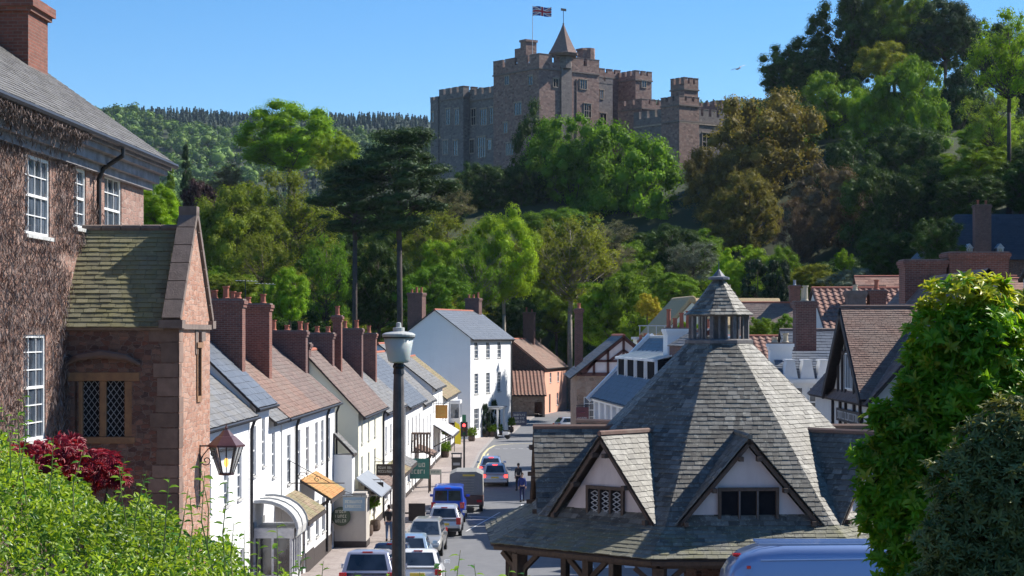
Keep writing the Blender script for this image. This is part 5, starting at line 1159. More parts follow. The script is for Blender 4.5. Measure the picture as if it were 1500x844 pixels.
    # flag
    fx, fy = 1.3, 4.0; P = T.matrix_basis.copy(); T2 = thing('flag', 'union flag streaming from a thin pole above the castle keep', 'flag', (X0+fx*ca-fy*sa, Y0+fx*sa+fy*ca, 30+zt(80,fx,fy)-2), 0)
    b = MB(); Y = Y0+fx*sa+fy*ca; top = CH+(HY-8)*Y/F-(30+zt(80,fx,fy)-2); b.tube([(0,0,0),(0,0,top)], [.09,.05], 6); b.build('pole', white_worn, T2)
    b = MB(); nx, nz = 60, 30; W, Hh = 4.1, 2.05; V = []; Fc = {0: [], 1: [], 2: []}
    for j in range(nz+1):
        for i in range(nx+1):
            u, v = i/nx, j/nz; V.append((.08+W*u, .28*math.sin(u*9+v*.8)*u**.5, top-.25-Hh*(1-v)-.25*u*u+.1*math.sin(u*7)))
    for j in range(nz):
        for i in range(nx):
            x = (i+.5)/nx*2-1; y = ((j+.5)/nz*2-1); X, Yy = x*2, y
            d1, d2 = abs(X-2*Yy)/2.236, abs(X+2*Yy)/2.236; m = 2
            if min(d1, d2) < .2: m = 1
            if (d1 < .2 and 0 < (X-2*Yy)*(1 if X > 0 else -1)*1 < .3) or (d2 < .2 and 0 < (X+2*Yy)*(1 if X > 0 else -1) < .3): m = 0
            if abs(X) < .33 or abs(Yy) < .33: m = 1
            if abs(X) < .2 or abs(Yy) < .2: m = 0
            q = j*(nx+1)+i; Fc[m].append((q, q+1, q+nx+2, q+nx+1))
    allf = []; mi = []
    for m in Fc: allf += Fc[m]; mi += [m]*len(Fc[m])
    b.mesh(V, allf); b.I = mi; b.build('cloth', [plain('flag_red', (.5,.02,.03)), plain('flag_white', (.7,.7,.72)), plain('flag_blue', (.02,.03,.22))], T2)
castle()
# ---------------- trees ----------------
G1 = 'trees on the wooded slope below the castle'; G2 = 'trees climbing the steep hill on the right'; G3 = 'trees and shrubs behind the village roofs'
TREES = [
 # label, px, pw, y0, y1, Y, style, seed, leaf, bark, group
 ('big fresh green maple rising above the wood left of the pines', 425, 150, 150, 262, 330, 'round', 1, 'bright', None, G1),
 ('smaller fresh green tree touching the right side of the big maple', 492, 70, 188, 262, 322, 'round', 2, 'bright', None, G1),
 ('small vivid green tree just right of the red stone house corner', 228, 78, 272, 350, 170, 'round', 3, 'bright', None, G3),
 ('narrow dark conifer standing above the porch gable', 272, 38, 212, 330, 300, 'cone', 4, 'pine', None, G1),
 ('dark purple leaved tree between the conifer and the olive trees', 292, 52, 255, 345, 280, 'tall', 5, 'purple', None, G1),
 ('slim green conifer left of the purple leaved tree', 250, 30, 235, 330, 310, 'cone', 4, 'mid', None, G1),
 ('olive green oak nearest the porch gable top', 345, 130, 262, 420, 255, 'round', 6, 'olive', None, G1),
 ('broad olive oak with yellowish crown left of the pines', 430, 150, 232, 400, 270, 'airy', 7, 'olive', None, G1),
 ('thin budding tree above the brick chimneys', 385, 110, 330, 470, 225, 'airy', 8, 'olive', None, G1),
 ('grey brown budding tree at the back of the olive oaks', 330, 90, 238, 300, 330, 'airy', 9, 'twig', None, G1),
 ('dark understorey tree behind the double brick stacks', 345, 120, 395, 500, 205, 'round', 10, 'mid', None, G3),
 ('bright green shrub above the brick chimneys on the left', 425, 66, 395, 480, 195, 'round', 1, 'bright', None, G3),
 ('yellow green shrub topping the chimney stacks', 340, 80, 398, 445, 180, 'round', 2, 'olive', None, G3),
 ('tall thin budding tree left of the first pine trunk', 478, 90, 330, 490, 228, 'airy', 11, 'mid', None, G1),
 ('dark green tree between the two pine trunks', 555, 110, 350, 500, 232, 'round', 3, 'dark', None, G1),
 ('mid green tree between the second pine trunk and the tall white house', 632, 105, 385, 480, 228, 'round', 6, 'mid', None, G1),
 ('olive budding tree right of the second pine trunk', 640, 110, 296, 420, 262, 'airy', 12, 'olive', None, G1),
 ('wispy grey tree left of the castle foot shrubs', 655, 80, 262, 330, 300, 'airy', 9, 'twig', None, G1),
 ('fresh green slender tree above the tall white house roof', 738, 110, 302, 460, 246, 'tall', 13, 'bright', 'bark_pale', G1),
 ('mid green tree with thin pale stems right of the white house chimney', 700, 90, 330, 470, 240, 'airy', 14, 'mid', 'bark_pale', G1),
 ('large budding olive grey tree right of the slender fresh green tree', 835, 150, 300, 460, 262, 'airy', 15, 'olive', 'bark_pale', G1),
 ('bare twiggy tree leaning over below the great chestnut', 885, 110, 320, 420, 272, 'airy', 16, 'twig', 'bark_pale', G1),
 ('dark round tree at the foot of the castle west wing', 712, 85, 232, 320, 345, 'round', 10, 'dark', None, G1),
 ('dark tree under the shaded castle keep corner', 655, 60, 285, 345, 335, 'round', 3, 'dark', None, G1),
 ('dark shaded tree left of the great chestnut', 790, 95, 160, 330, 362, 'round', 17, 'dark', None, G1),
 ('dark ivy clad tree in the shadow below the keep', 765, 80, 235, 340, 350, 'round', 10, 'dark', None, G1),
 ('great chestnut with sunlit green crown before the castle keep, left half', 838, 150, 155, 335, 352, 'round', 18, 'mid', None, G1),
 ('great round chestnut covering the castle gate wing foot', 915, 182, 172, 395, 345, 'round', 19, 'mid', None, G1),
 ('brown flushed oak, the tallest one right of the castle', 1110, 185, 130, 330, 335, 'round', 20, 'brown', None, G1),
 ('brown flushed oak lower left of the tallest one', 1050, 100, 205, 345, 325, 'round', 21, 'brown', None, G1),
 ('drooping brown oak below the tallest one', 1095, 120, 255, 390, 312, 'tall', 22, 'brown', None, G1),
 ('copper leaved tree right of the brown oaks', 1215, 125, 235, 390, 300, 'round', 23, 'copper', None, G1),
 ('thin grey copper tree beneath the copper leaved one', 1165, 75, 290, 405, 292, 'airy', 24, 'copper', None, G1),
 ('dark glossy holm oak standing highest left of the right hill', 1170, 110, 50, 160, 395, 'round', 25, 'dark', None, G2),
 ('dark round tree just below the holm oak', 1148, 66, 82, 150, 390, 'round', 10, 'dark', None, G2),
 ('mid green sycamore below the dark holm oak', 1222, 115, 98, 235, 365, 'round', 26, 'mid', None, G2),
 ('bright sunlit sycamore in the middle of the right hill', 1335, 115, 72, 270, 350, 'round', 27, 'mid', None, G2),
 ('fresh green tree left of the bright sunlit sycamore', 1268, 90, 130, 260, 352, 'tall', 13, 'bright', None, G2),
 ('olive tinged tree topping the bright sycamore', 1296, 80, 57, 130, 372, 'round', 6, 'olive', None, G2),
 ('dark green tree on the skyline left of the sombre pine', 1250, 110, -40, 105, 400, 'round', 28, 'dark', None, G2),
 ('mid green tree on the skyline beside the sombre pine', 1310, 90, -30, 80, 398, 'round', 26, 'mid', None, G2),
 ('sombre blackish pine on the skyline', 1385, 105, -10, 110, 390, 'round', 29, 'pine', None, G2),
 ('sombre blackish pine lower down beside the pale green tree', 1410, 80, 90, 220, 370, 'round', 29, 'pine', None, G2),
 ('deep green tree in the second rank under the skyline, leftmost one', 1235, 80, 60, 150, 402, 'round', 26, 'dark', None, G2),
 ('mid green tree in the second rank between the olive and sombre crowns', 1340, 90, 30, 140, 403, 'round', 28, 'mid', None, G2),
 ('deep green tree in the second rank behind the pale open tree', 1440, 100, 20, 150, 404, 'round', 26, 'dark', None, G2),
 ('dark green tree cut by the right edge in the second rank', 1510, 100, 30, 190, 402, 'round', 28, 'dark', None, G2),
 ('mid green tree low in the second rank right of the sunlit sycamore', 1390, 90, 120, 230, 380, 'round', 26, 'mid', None, G2),
 ('mid green tree filling the skyline gap left of the sombre pine', 1345, 90, -10, 110, 401, 'round', 27, 'mid', None, G2),
 ('dark tree filling the skyline gap behind the olive tinged crown', 1285, 90, 0, 110, 404, 'round', 17, 'dark', None, G2),
 ('dark tree behind the west corner of the chestnuts at the castle wall', 690, 60, 245, 330, 350, 'round', 17, 'dark', None, G1),
 ('dark tree between the great chestnut and the brown oaks under the gate wing', 992, 60, 250, 340, 362, 'round', 17, 'dark', None, G1),
 ('dark low tree in the shade directly under the great chestnut', 935, 110, 335, 410, 305, 'round', 28, 'dark', None, G1),
 ('second dark low tree left of the one under the great chestnut', 860, 90, 320, 385, 310, 'round', 17, 'dark', None, G1),
 ('dark bush left of the tall trunk at right', 1395, 70, 185, 260, 362, 'round', 28, 'mid', None, G2),
 ('dark evergreen half hiding the left end of the long slate house', 1372, 80, 312, 400, 172, 'round', 28, 'dark', None, G2),
 ('sunlit tree low behind the tall white house chimney, left one', 655, 90, 345, 440, 252, 'round', 18, 'bright', None, G1),
 ('sunlit yellow green tree between the slender tree and the bare twiggy tree', 790, 80, 330, 440, 292, 'round', 27, 'olive', None, G1),
 ('sunlit green tree under the bare twiggy tree', 930, 90, 350, 430, 292, 'round', 19, 'mid', None, G1),
 ('pale green open tree with tall trunk near the right edge', 1478, 125, 5, 165, 290, 'airy', 30, 'bright', 'bark_dark', G2),
 ('lower limb crown of pale green leaves near the right edge', 1455, 90, 120, 230, 300, 'airy', 31, 'lime', 'bark_dark', G2),
 ('sunlit yellow green shrub behind the tall trunk at right', 1465, 80, 175, 240, 310, 'round', 1, 'lime', None, G2),
 ('green bush below the tall trunk at right', 1430, 110, 205, 275, 290, 'round', 2, 'mid', None, G2),
 ('dark bush at the right edge beneath the pale tree', 1495, 90, 228, 320, 285, 'round', 10, 'dark', None, G2),
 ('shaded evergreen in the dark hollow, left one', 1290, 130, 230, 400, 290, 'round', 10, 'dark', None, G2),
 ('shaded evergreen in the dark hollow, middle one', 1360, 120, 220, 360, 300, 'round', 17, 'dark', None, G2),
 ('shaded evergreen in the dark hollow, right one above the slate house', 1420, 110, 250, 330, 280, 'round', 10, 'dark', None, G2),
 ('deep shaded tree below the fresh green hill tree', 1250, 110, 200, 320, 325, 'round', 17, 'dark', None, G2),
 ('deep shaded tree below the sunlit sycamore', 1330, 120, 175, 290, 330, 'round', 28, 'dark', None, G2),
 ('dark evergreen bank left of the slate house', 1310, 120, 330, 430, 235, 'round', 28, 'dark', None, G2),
 ('pale blossoming hawthorn below the brown oaks', 1015, 80, 345, 420, 268, 'airy', 32, 'grey', None, G3),
 ('dark green tree between hawthorn and chestnut', 985, 90, 320, 420, 285, 'round', 10, 'dark', None, G3),
 ('bright green garden tree left of the clipped yews', 1085, 90, 355, 445, 218, 'round', 18, 'bright', None, G3),
 ('bright green garden tree right of the clipped yews', 1145, 60, 365, 450, 212, 'round', 1, 'mid', None, G3),
 ('grey olive shrub mass right of the garden trees, left one', 1190, 80, 385, 440, 205, 'round', 6, 'olive', None, G3),
 ('grey olive shrub mass right of the garden trees, right one', 1245, 75, 388, 440, 200, 'round', 21, 'grey', None, G3),
 ('small bright shrub above the grey olive shrubs', 1236, 30, 362, 400, 215, 'round', 2, 'bright', None, G3),
 ('green leafy tree behind the half timbered gable', 905, 130, 395, 520, 200, 'round', 27, 'mid', None, G3),
 ('fresh green tree left of the yellow gorse', 940, 90, 375, 470, 232, 'round', 18, 'mid', None, G3),
 ('bright lime green tree over the half timbered gable', 880, 80, 420, 520, 200, 'round', 1, 'bright', None, G3),
 ('blue green tree right of the pink house', 833, 56, 470, 580, 300, 'round', 19, 'mid', None, G3),
 ('leafy tree above the pink house chimney', 815, 90, 405, 500, 285, 'round', 18, 'mid', None, G3),
 ('dark tree behind the white house chimneys', 755, 90, 430, 520, 270, 'round', 10, 'dark', None, G3),
 ('green tree between gorse and thatched cottage', 985, 70, 395, 450, 225, 'round', 26, 'mid', None, G3),
 ('green garden shrub in front of the long low cottage, left one', 1115, 50, 462, 505, 130, 'round', 18, 'mid', None, G3),
 ('green garden shrub in front of the long low cottage, right one', 1155, 46, 462, 510, 126, 'round', 1, 'mid', None, G3),
 ('green bush beside the thatched cottage wall', 1010, 40, 468, 505, 150, 'round', 18, 'bright', None, G3),
]
for lb, px, pw, y0, y1, Y, st, sd, lm, bk, g in TREES:
    tree('conifer' if st == 'cone' else 'tree', lb, px, pw, y0, y1, Y, st, sd, LM[lm], globals()[bk] if bk else None, g, n=26000 if st != 'airy' else 15000, size=.036 if st != 'airy' else .032)
for lb, px, pw, y0, y1, sd in (('tall dark Scots pine with bare trunk, left of the pair', 520, 150, 228, 352, 41), ('tall dark Scots pine with bare trunk, right of the pair', 585, 175, 183, 352, 42)):
    tree('pine_tree', lb, px, pw, y0, y1, 222, 'pine', sd, LM['pine'], bark_dark, 'pair of tall pines', n=24000, size=.034)
for lb, px, pw in (('dark clipped conical yew, left of the pair', 1110, 54), ('dark clipped conical yew, right of the pair', 1140, 40)):
    tree('yew_tree', lb, px, pw, 382, 450, 196, 'yew', 50, LM['yew'], None, 'clipped yews', n=7000, size=.06)
for lb, px, pw, y0, y1 in (('yellow flowering gorse bush behind the cream annexe', 948, 34, 428, 468), ('small yellow flowering gorse bush beside the thatched cottage', 962, 30, 448, 478)):
    tree('gorse_bush', lb, px, pw, y0, y1, 190, 'round', 6, LM['yellow'], None, 'gorse bushes', cat='shrub', n=5000, size=.06)
# filler trees hiding the slope, one look and one label
rnd = random.Random(12); n_ = 0
FILL = 'shaded woodland tree deep among the others on the slope'
for i in range(1500):
    Y = rnd.uniform(222, 405); px = rnd.uniform(150, 1560); x = (px-750)*Y/F
    if (abs(x-7) < 15 and Y < 310) or (px > 1300 and Y < 260): continue
    z = terrain(x, Y); h = rnd.uniform(8, 12); py0 = HY-(z+h-CH)*F/Y
    # stay below the crowns that form the outline in the photo
    lim = 285 if px < 640 else (310 if px < 780 else (215 if px < 1000 else (250 if px < 1130 else 130)))
    if py0 < lim or n_ > 250: continue
    if any(t[5] > Y-3 and abs(px-t[1]) < t[2]*.5 and py0 < t[4]-.22*(t[4]-t[3]) for t in TREES): continue
    r = rnd.uniform(4.5, 7); n_ += 1
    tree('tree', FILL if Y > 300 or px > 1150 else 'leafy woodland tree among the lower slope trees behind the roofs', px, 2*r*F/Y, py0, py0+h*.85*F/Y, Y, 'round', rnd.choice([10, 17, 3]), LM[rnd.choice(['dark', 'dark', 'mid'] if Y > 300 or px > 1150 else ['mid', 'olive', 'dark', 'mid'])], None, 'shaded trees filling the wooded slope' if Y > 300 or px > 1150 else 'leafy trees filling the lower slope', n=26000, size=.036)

for i, (x, Y, h) in enumerate(((63,192,32),(70,205,34),(66,180,30),(74,218,34),(78,236,32),(76,192,34),(84,250,34),(72,172,30))):
    z = terrain(x, Y); tree('tree', 'big tree on the steep bank beyond the right edge of the picture', 750+x*F/Y, 20*F/Y, HY-(z+h-CH)*F/Y, HY-(z+6-CH)*F/Y, Y, 'round', 17, LM['dark'], None, 'big trees on the right bank')
# ---------------- vehicles ----------------
def paint(name, c): return plain(name, c, None, 3, .28, metal=.35, coat=.8)
vanblue = paint('paint_van_blue', (.27,.37,.60)); silver = paint('paint_silver', (.62,.63,.66)); lilac = paint('paint_lilac_silver', (.42,.43,.52)); whitep = plain('paint_white', (.78,.79,.8), None, 3, .3, coat=.7)
navy = paint('paint_navy', (.02,.03,.07)); pale_blue = paint('paint_pale_blue', (.38,.50,.62)); royal = plain('paint_royal_blue', (.015,.07,.50), None, 3, .3, coat=.7); redp = plain('paint_red', (.45,.02,.02), None, 3, .3, coat=.7)
champagne = paint('paint_champagne', (.42,.41,.38)); greyblue = paint('paint_grey_blue', (.30,.40,.58))
tail_red = plain('tail_light_red', (.55,.015,.015), None, 3, .2, coat=.6); lit_red = emit('brake_light_lit', (1,.06,.05), 2.2)
amber = plain('indicator_amber', (.7,.25,.02), None, 3, .2); chrome = plain('chrome', (.7,.7,.72), None, 3, .12, metal=1); headm = plain('headlight_glass', (.75,.77,.8), None, 3, .1, coat=.6)
plate_y = plain('plate_yellow', (.75,.55,.08), None, 3, .5); plate_w = plain('plate_white', (.75,.75,.72), None, 3, .5); carglass = glass('car_glass', (.012,.018,.028), .03, .8); trimm = plain('dark_trim', (.02,.02,.022), None, 3, .5)
def car(name, label, cat, loc, rz, pm, L=4.2, W=1.74, H=1.46, style='hatch', lit=False, group=None):
    """nose towards +Y, centre at the origin"""
    T = thing(name, label, cat, loc, rz, group); hw = W/2
    belt = {'hatch':.94,'estate':.95,'suv':1.08,'van':1.18}[style]*(1 if style != 'suv' else 1)
    yr, yf = -L/2, L/2
    st = [(yr, .84, .50, belt*.62), (yr+.07, .93, .30, belt*.80), (yr+.28, .985, .24, belt-.03), (yr+.9, 1, .22, belt), (0, 1, .22, belt-.02), (yf-1.15, 1, .22, belt-.04), (yf-.75, .985, .24, belt-.10), (yf-.25, .93, .26, belt-.22), (yf-.05, .84, .34, belt*.62), (yf, .78, .42, belt*.5)]
    if style == 'van': st[0] = (yr, .97, .42, belt*.8); st[1] = (yr+.05, .99, .30, belt)
    b = MB(); V = []; nR = 10
    for y, k, z0, z1 in st:
        w_ = hw*k; zm = z0+(z1-z0)*.35; zs = z0+(z1-z0)*.78
        V += [(-w_*.55,y,z0),(-w_*.93,y,z0+.02),(-w_,y,zm),(-w_,y,zs),(-w_*.90,y,z1),(w_*.90,y,z1),(w_,y,zs),(w_,y,zm),(w_*.93,y,z0+.02),(w_*.55,y,z0)]
    Fc = [(i*nR+j, (i+1)*nR+j, (i+1)*nR+(j+1) % nR, i*nR+(j+1) % nR) for i in range(len(st)-1) for j in range(nR)]+[tuple(range(nR)), tuple(reversed(range((len(st)-1)*nR, len(st)*nR)))]
    b.mesh(V, Fc)
    # greenhouse
    rear = {'hatch': (yr+.12, yr+.62), 'estate': (yr+.10, yr+.42), 'suv': (yr+.10, yr+.36), 'van': (yr+.04, yr+.10)}[style]
    fr = (yf-1.05, yf-1.95) if style != 'van' else (yf-.95, yf-1.55)
    wb_, wt = hw*.90, hw*(.70 if style != 'van' else .84); zb_ = belt-.05; zt = H
    G = [(-wb_,rear[0],zb_),(wb_,rear[0],zb_),(wb_,fr[0],zb_),(-wb_,fr[0],zb_),(-wt,rear[1],zt-.05),(wt,rear[1],zt-.05),(wt,fr[1],zt-.05),(-wt,fr[1],zt-.05),(-wt*.8,rear[1]+.1,zt),(wt*.8,rear[1]+.1,zt),(wt*.8,fr[1]-.12,zt),(-wt*.8,fr[1]-.12,zt)]
    b.mesh(G, [(0,1,5,4),(1,2,6,5),(2,3,7,6),(3,0,4,7),(4,5,9,8),(5,6,10,9),(6,7,11,10),(7,4,8,11),(8,9,10,11)])
    body = b.build('body', pm, T, bevel=.045, smooth=True)
    g = [Vector(p) for p in G]
    def panel(nm, a, c, d, e, u0, u1, v0, v1, m=carglass, off=.012):
        n = (c-a).cross(e-a).normalized(); ctr = (a+c+d+e)/4
        if n.dot(ctr-Vector((0,(rear[0]+fr[0])/2,belt))) < 0: n = -n
        P = lambda u, v: a.lerp(c, u).lerp(e.lerp(d, u), v)+n*off
        q = MB(); pts = [P(u0,v0), P(u1,v0), P(u1,v1), P(u0,v1)]; q.ext(pts, -n*(off+.004)); return q.build(nm, m, T)
    panel('rear_window', g[0], g[1], g[5], g[4], .09, .91, .12, .9) if style != 'van' else [panel('rear_window', g[0], g[1], g[5], g[4], u, u+.41, .12, .84) for u in (.07, .52)]
    panel('windscreen', g[3], g[2], g[6], g[7], .05, .95, .06, .95)
    for a_, c_, d_, e_ in ((g[1], g[2], g[6], g[5]), (g[3], g[0], g[4], g[7])):
        rv = a_ is g[3]
        for u0, u1 in (((.07,.29),(.32,.60),(.63,.90)) if style in ('estate','suv') else ((.10,.48),(.52,.90))) if style != 'van' else ((.66,.93),):
            if rv: u0, u1 = 1-u1, 1-u0
            panel('side_window', a_, c_, d_, e_, u0, u1, .14, .86)
    for sx in (-1, 1):
        for y in (yr+.78, yf-.85):
            w_ = MB(); r = .32 if style != 'suv' else .35; w_.T = Matrix.Translation((sx*(hw-.09), y, r)) @ Matrix.Rotation(R(90), 4, 'Y')
            w_.lathe([(r*.6,-.1),(r,-.085),(r,.085),(r*.6,.1)], 18); o = w_.build('wheel', rubber, T, smooth=False); q = MB(); q.T = w_.T; q.lathe([(r*.6,-.105),(r*.56,-.11),(.05,-.09),(.05,.09),(r*.56,.11),(r*.6,.105)], 12); q.build('rim', chrome, o)
            a_ = MB(); a_.T = Matrix.Translation((sx*(hw-.015), y, r+.02)) @ Matrix.Rotation(R(90), 4, 'Y'); a_.lathe([(r+.06,-.02),(r+.06,.02)], 18); a_.build('wheel_arch', trimm, T)
        zl = belt*.66 if style != 'van' else .8; q = MB(); hh = .2 if style in ('hatch',) else .34
        q.box(min(sx*hw*.70, sx*hw*.965), max(sx*hw*.70, sx*hw*.965), yr-.005, yr+.16, zl, zl+hh); q.build('tail_light', lit_red if lit else tail_red, T, bevel=.02)
        q = MB(); q.box(min(sx*hw*.50, sx*hw*.87), max(sx*hw*.50, sx*hw*.87), yf-.30, yf-.03, belt*.56, belt*.56+.16); q.build('headlight', headm, T, bevel=.03)
        q = MB(); q.box(min(sx*hw*.98, sx*(hw+.18)), max(sx*hw*.98, sx*(hw+.18)), fr[0]-.28, fr[0]-.16, belt-.02, belt+.12); q.build('wing_mirror', pm, T, bevel=.02)
    q = MB(); q.box(-.26,.26,yr-.012,yr+.08,belt*.62,belt*.62+.11); q.build('number_plate', plate_y, T); q = MB(); q.box(-.26,.26,yf-.06,yf+.012,.38,.49); q.build('number_plate', plate_w, T)
    q = MB(); q.box(-hw*.92,hw*.92,yr-.03,yr+.2,.30,.44); q.build('rear_bumper', trimm if style != 'hatch' else pm, T, bevel=.03)
    q = MB(); q.box(-.42,.42,yf-.1,yf-.012,belt*.42+.12,belt*.42+.24); q.build('grille', trimm, T)
    q = MB(); q.box(-.16,.16,rear[1]-.03,rear[1]+.03,zt-.06,zt-.02); q.build('high_brake_light', lit_red if lit else tail_red, T)
    return T
def gz(x, y): return terrain(x, y)+.014
PK = 'cars parked nose to tail along the left kerb'
def put(name, label, x, Y, pm, L=4.2, W=1.74, H=1.46, style='hatch', rz=0, lit=False, group=PK, cat='car', slope=True):
    o = car(name, label, cat, (x, Y, gz(x, Y)), R(rz), pm, L, W, H, style, lit, group)
    if Y < 80: o.rotation_euler.x = -math.atan(.08)
    return o
put('parked_car', 'lilac silver people carrier nearest the camera at the foot of the hedge', -4.55, 62.0, lilac, 4.5, 1.82, 1.72, 'suv')
put('parked_car', 'white hatchback right of the lamp post with large rear lights', -3.35, 69.6, whitep, 4.2, 1.76, 1.5)
put('parked_car', 'dark navy car peeping out left of the lamp post', -4.85, 78.0, navy, 4.3, 1.76, 1.5)
put('parked_car', 'pale blue saloon between the white hatchback and the silver car facing us', -4.4, 84.8, pale_blue, 4.1, 1.74, 1.5)
put('parked_car', 'champagne silver car parked facing the camera', -4.05, 90.3, champagne, 4.3, 1.76, 1.55, 'estate', 178)
put('parked_car', 'silver estate car with red rear lights directly in front of the blue van', -3.45, 99.3, silver, 4.5, 1.76, 1.5, 'estate')
put('parked_van', 'bright royal blue van parked behind the silver estate car', -3.5, 106.4, royal, 4.6, 1.88, 1.95, 'van', cat='van')
put('moving_car', 'silver hatchback with lit brake lights waiting in the road', -1.15, 131, silver, 4.2, 1.78, 1.5, 'hatch', 0, True, 'cars queuing in the road')
put('moving_car', 'grey car with lit brake lights ahead of the silver hatchback', -1.5, 138.6, greyblue, 4.2, 1.76, 1.5, 'hatch', 0, True, 'cars queuing in the road')
put('side_car', 'pale silver car turning by the timbered house at the bend', 6.6, 204, silver, 4.2, 1.78, 1.5, 'hatch', -68, False, 'cars beyond the market hall')
put('side_car', 'pale blue car seen between the market hall posts', 5.7, 92, pale_blue, 4.2, 1.75, 1.5, 'hatch', 80, False, 'cars beyond the market hall')
put('side_car', 'red car seen between the market hall posts', 8.2, 94, redp, 4.2, 1.75, 1.5, 'hatch', 90, False, 'cars beyond the market hall')
# covered truck
T = thing('covered_truck', 'small truck with grey canvas covered back parked ahead of the blue van', 'truck', (-2.65, 112.5, .015)); hw = .98
b = MB(); b.box(-hw,hw,-2.2,1.2,.55,.75); b.box(-hw,hw,-2.24,-2.16,.45,1.0); b.build('chassis', plain('rusty_brown', (.16,.09,.07), (.11,.07,.06), 5, .8), T)
b = MB(); b.ext([(-hw,-2.15,1.0),(hw,-2.15,1.0),(hw*.97,-2.15,2.2),(hw*.6,-2.15,2.36),(-hw*.6,-2.15,2.36),(-hw*.97,-2.15,2.2)], (0,3.4,0)); b.build('canvas_cover', plain('grey_canvas', (.27,.27,.26), (.21,.21,.2), 2, .85, .4, .03, stain=(.14,.13,.12), stain_amt=.5), T, bevel=.03)
b = MB(); 
for i in range(6): b.box(-.35,.45,-2.175,-2.155,1.12+i*.15,1.16+i*.15)
b.box(-.55,.6,-2.172,-2.156,1.05,1.07); b.build('lettering', plain('faded_letter', (.36,.34,.28), (.3,.29,.25), 4, .8), T); b = MB(); b.box(-.2,.5,-2.18,-2.155,2.1,2.2); b.build('top_marker', plate_y, T)
b = MB(); b.box(-.9,.9,1.25,2.6,.5,1.25); b.ext([(-.88,1.25,1.25),(.88,1.25,1.25),(.8,1.3,1.95),(-.8,1.3,1.95)], (0,.9,0)); b.build('cab', whitep, T, bevel=.06)
for sx in (-1, 1):
    for y in (-1.3, 1.9):
        w_ = MB(); w_.T = Matrix.Translation((sx*.85, y, .34)) @ Matrix.Rotation(R(90), 4, 'Y'); w_.lathe([(.2,-.11),(.34,-.1),(.34,.1),(.2,.11)], 16); w_.build('wheel', rubber, T)
    q = MB(); q.box(min(sx*.62,sx*.9),max(sx*.62,sx*.9),-2.28,-2.24,.6,.75); q.build('tail_light', tail_red, T)
# camper / minibus roof in front of the market hall
def minibus():
    T = thing('minibus', 'blue silver minibus parked in front of the market hall, only its ribbed roof showing', 'minibus', (8.2, 48.6, terrain(8.2, 48.6)+.01), R(-90)); L, W, H = 5.6, 2.0, 2.42; hw = 1.0
    # nose towards local +Y which points to world +X; rear towards the left of the photo
    st = [(-2.85,.90,.5,1.05,1.3),(-2.80,.96,.35,1.1,1.55),(-2.62,.99,.3,1.12,1.86),(-2.35,1,.28,1.12,2.10),(-2.0,1,.28,1.12,2.24),(-1.4,1,.28,1.12,2.33),(1.0,1,.28,1.12,2.35),(1.5,1,.28,1.12,2.30),(1.75,.99,.28,1.12,2.2),(2.45,.97,.3,1.12,1.25),(2.75,.92,.35,.95,1.08),(2.85,.85,.42,.7,.85)]
    b = MB(); V = []; n = 14
    for y, k, z0, zm, z1 in st:
        w_ = hw*k; z1 = max(z1, zm+.02) if zm < z1 else z1; sh = min(1, max(.0, (z1-zm)/1.2))
        V += [(-w_*.8,y,z0),(-w_*.97,y,z0+.08),(-w_,y,zm*.6),(-w_,y,min(zm, z1-.02)),(-w_*(1-.10*sh),y,z1-.30*sh),(-w_*(1-.16*sh),y,z1-.12*sh),(-w_*(1-.30*sh),y,z1-.02*sh),(w_*(1-.30*sh),y,z1-.02*sh),(w_*(1-.16*sh),y,z1-.12*sh),(w_*(1-.10*sh),y,z1-.30*sh),(w_,y,min(zm, z1-.02)),(w_,y,zm*.6),(w_*.97,y,z0+.08),(w_*.8,y,z0)]
    Fc = [(i*n+j, (i+1)*n+j, (i+1)*n+(j+1) % n, i*n+(j+1) % n) for i in range(len(st)-1) for j in range(n)]+[tuple(range(n)), tuple(reversed(range((len(st)-1)*n, len(st)*n)))]
    b.mesh(V, Fc); b.build('body', vanblue, T, smooth=True)
    b = MB()
    for x in (-.55,-.2,.2,.55): b.box(x-.04,x+.04,-2.0,1.0,2.30,2.365)
    b.build('roof_rib', greyblue, T, bevel=.01)
    for sx in (-1, 1):
        for y0, y1 in ((-2.45,-1.3),(-1.2,-.05),(.05,1.0)):
            q = MB(); q.poly([(sx*1.004,y0,.85),(sx*1.004,y1,.85),(sx*1.004,y1,1.12),(sx*1.004,y0,1.12)][::sx]); q.build('side_window', carglass, T)
        for y in (-1.8, 1.9):
            w_ = MB(); w_.T = Matrix.Translation((sx*.88, y, .34)) @ Matrix.Rotation(R(90), 4, 'Y'); w_.lathe([(.2,-.11),(.34,-.1),(.34,.1),(.2,.11)], 16); w_.build('wheel', rubber, T)
    q = MB(); q.box(-.12,.12,-2.60,-2.36,1.98,2.05); q.build('high_brake_light', tail_red, T, bevel=.02)
    q = MB(); q.box(.90,1.0,-2.35,-2.25,1.78,1.85); q.build('marker_lamp', tail_red, T)
    b = MB(); b.tube([(.955,-2.0,1.98),(.955,1.2,2.02)], .018, 6); b.tube([(-.955,-2.0,1.98),(-.955,1.2,2.02)], .018, 6); b.build('gutter_rail', greyblue, T)
minibus()
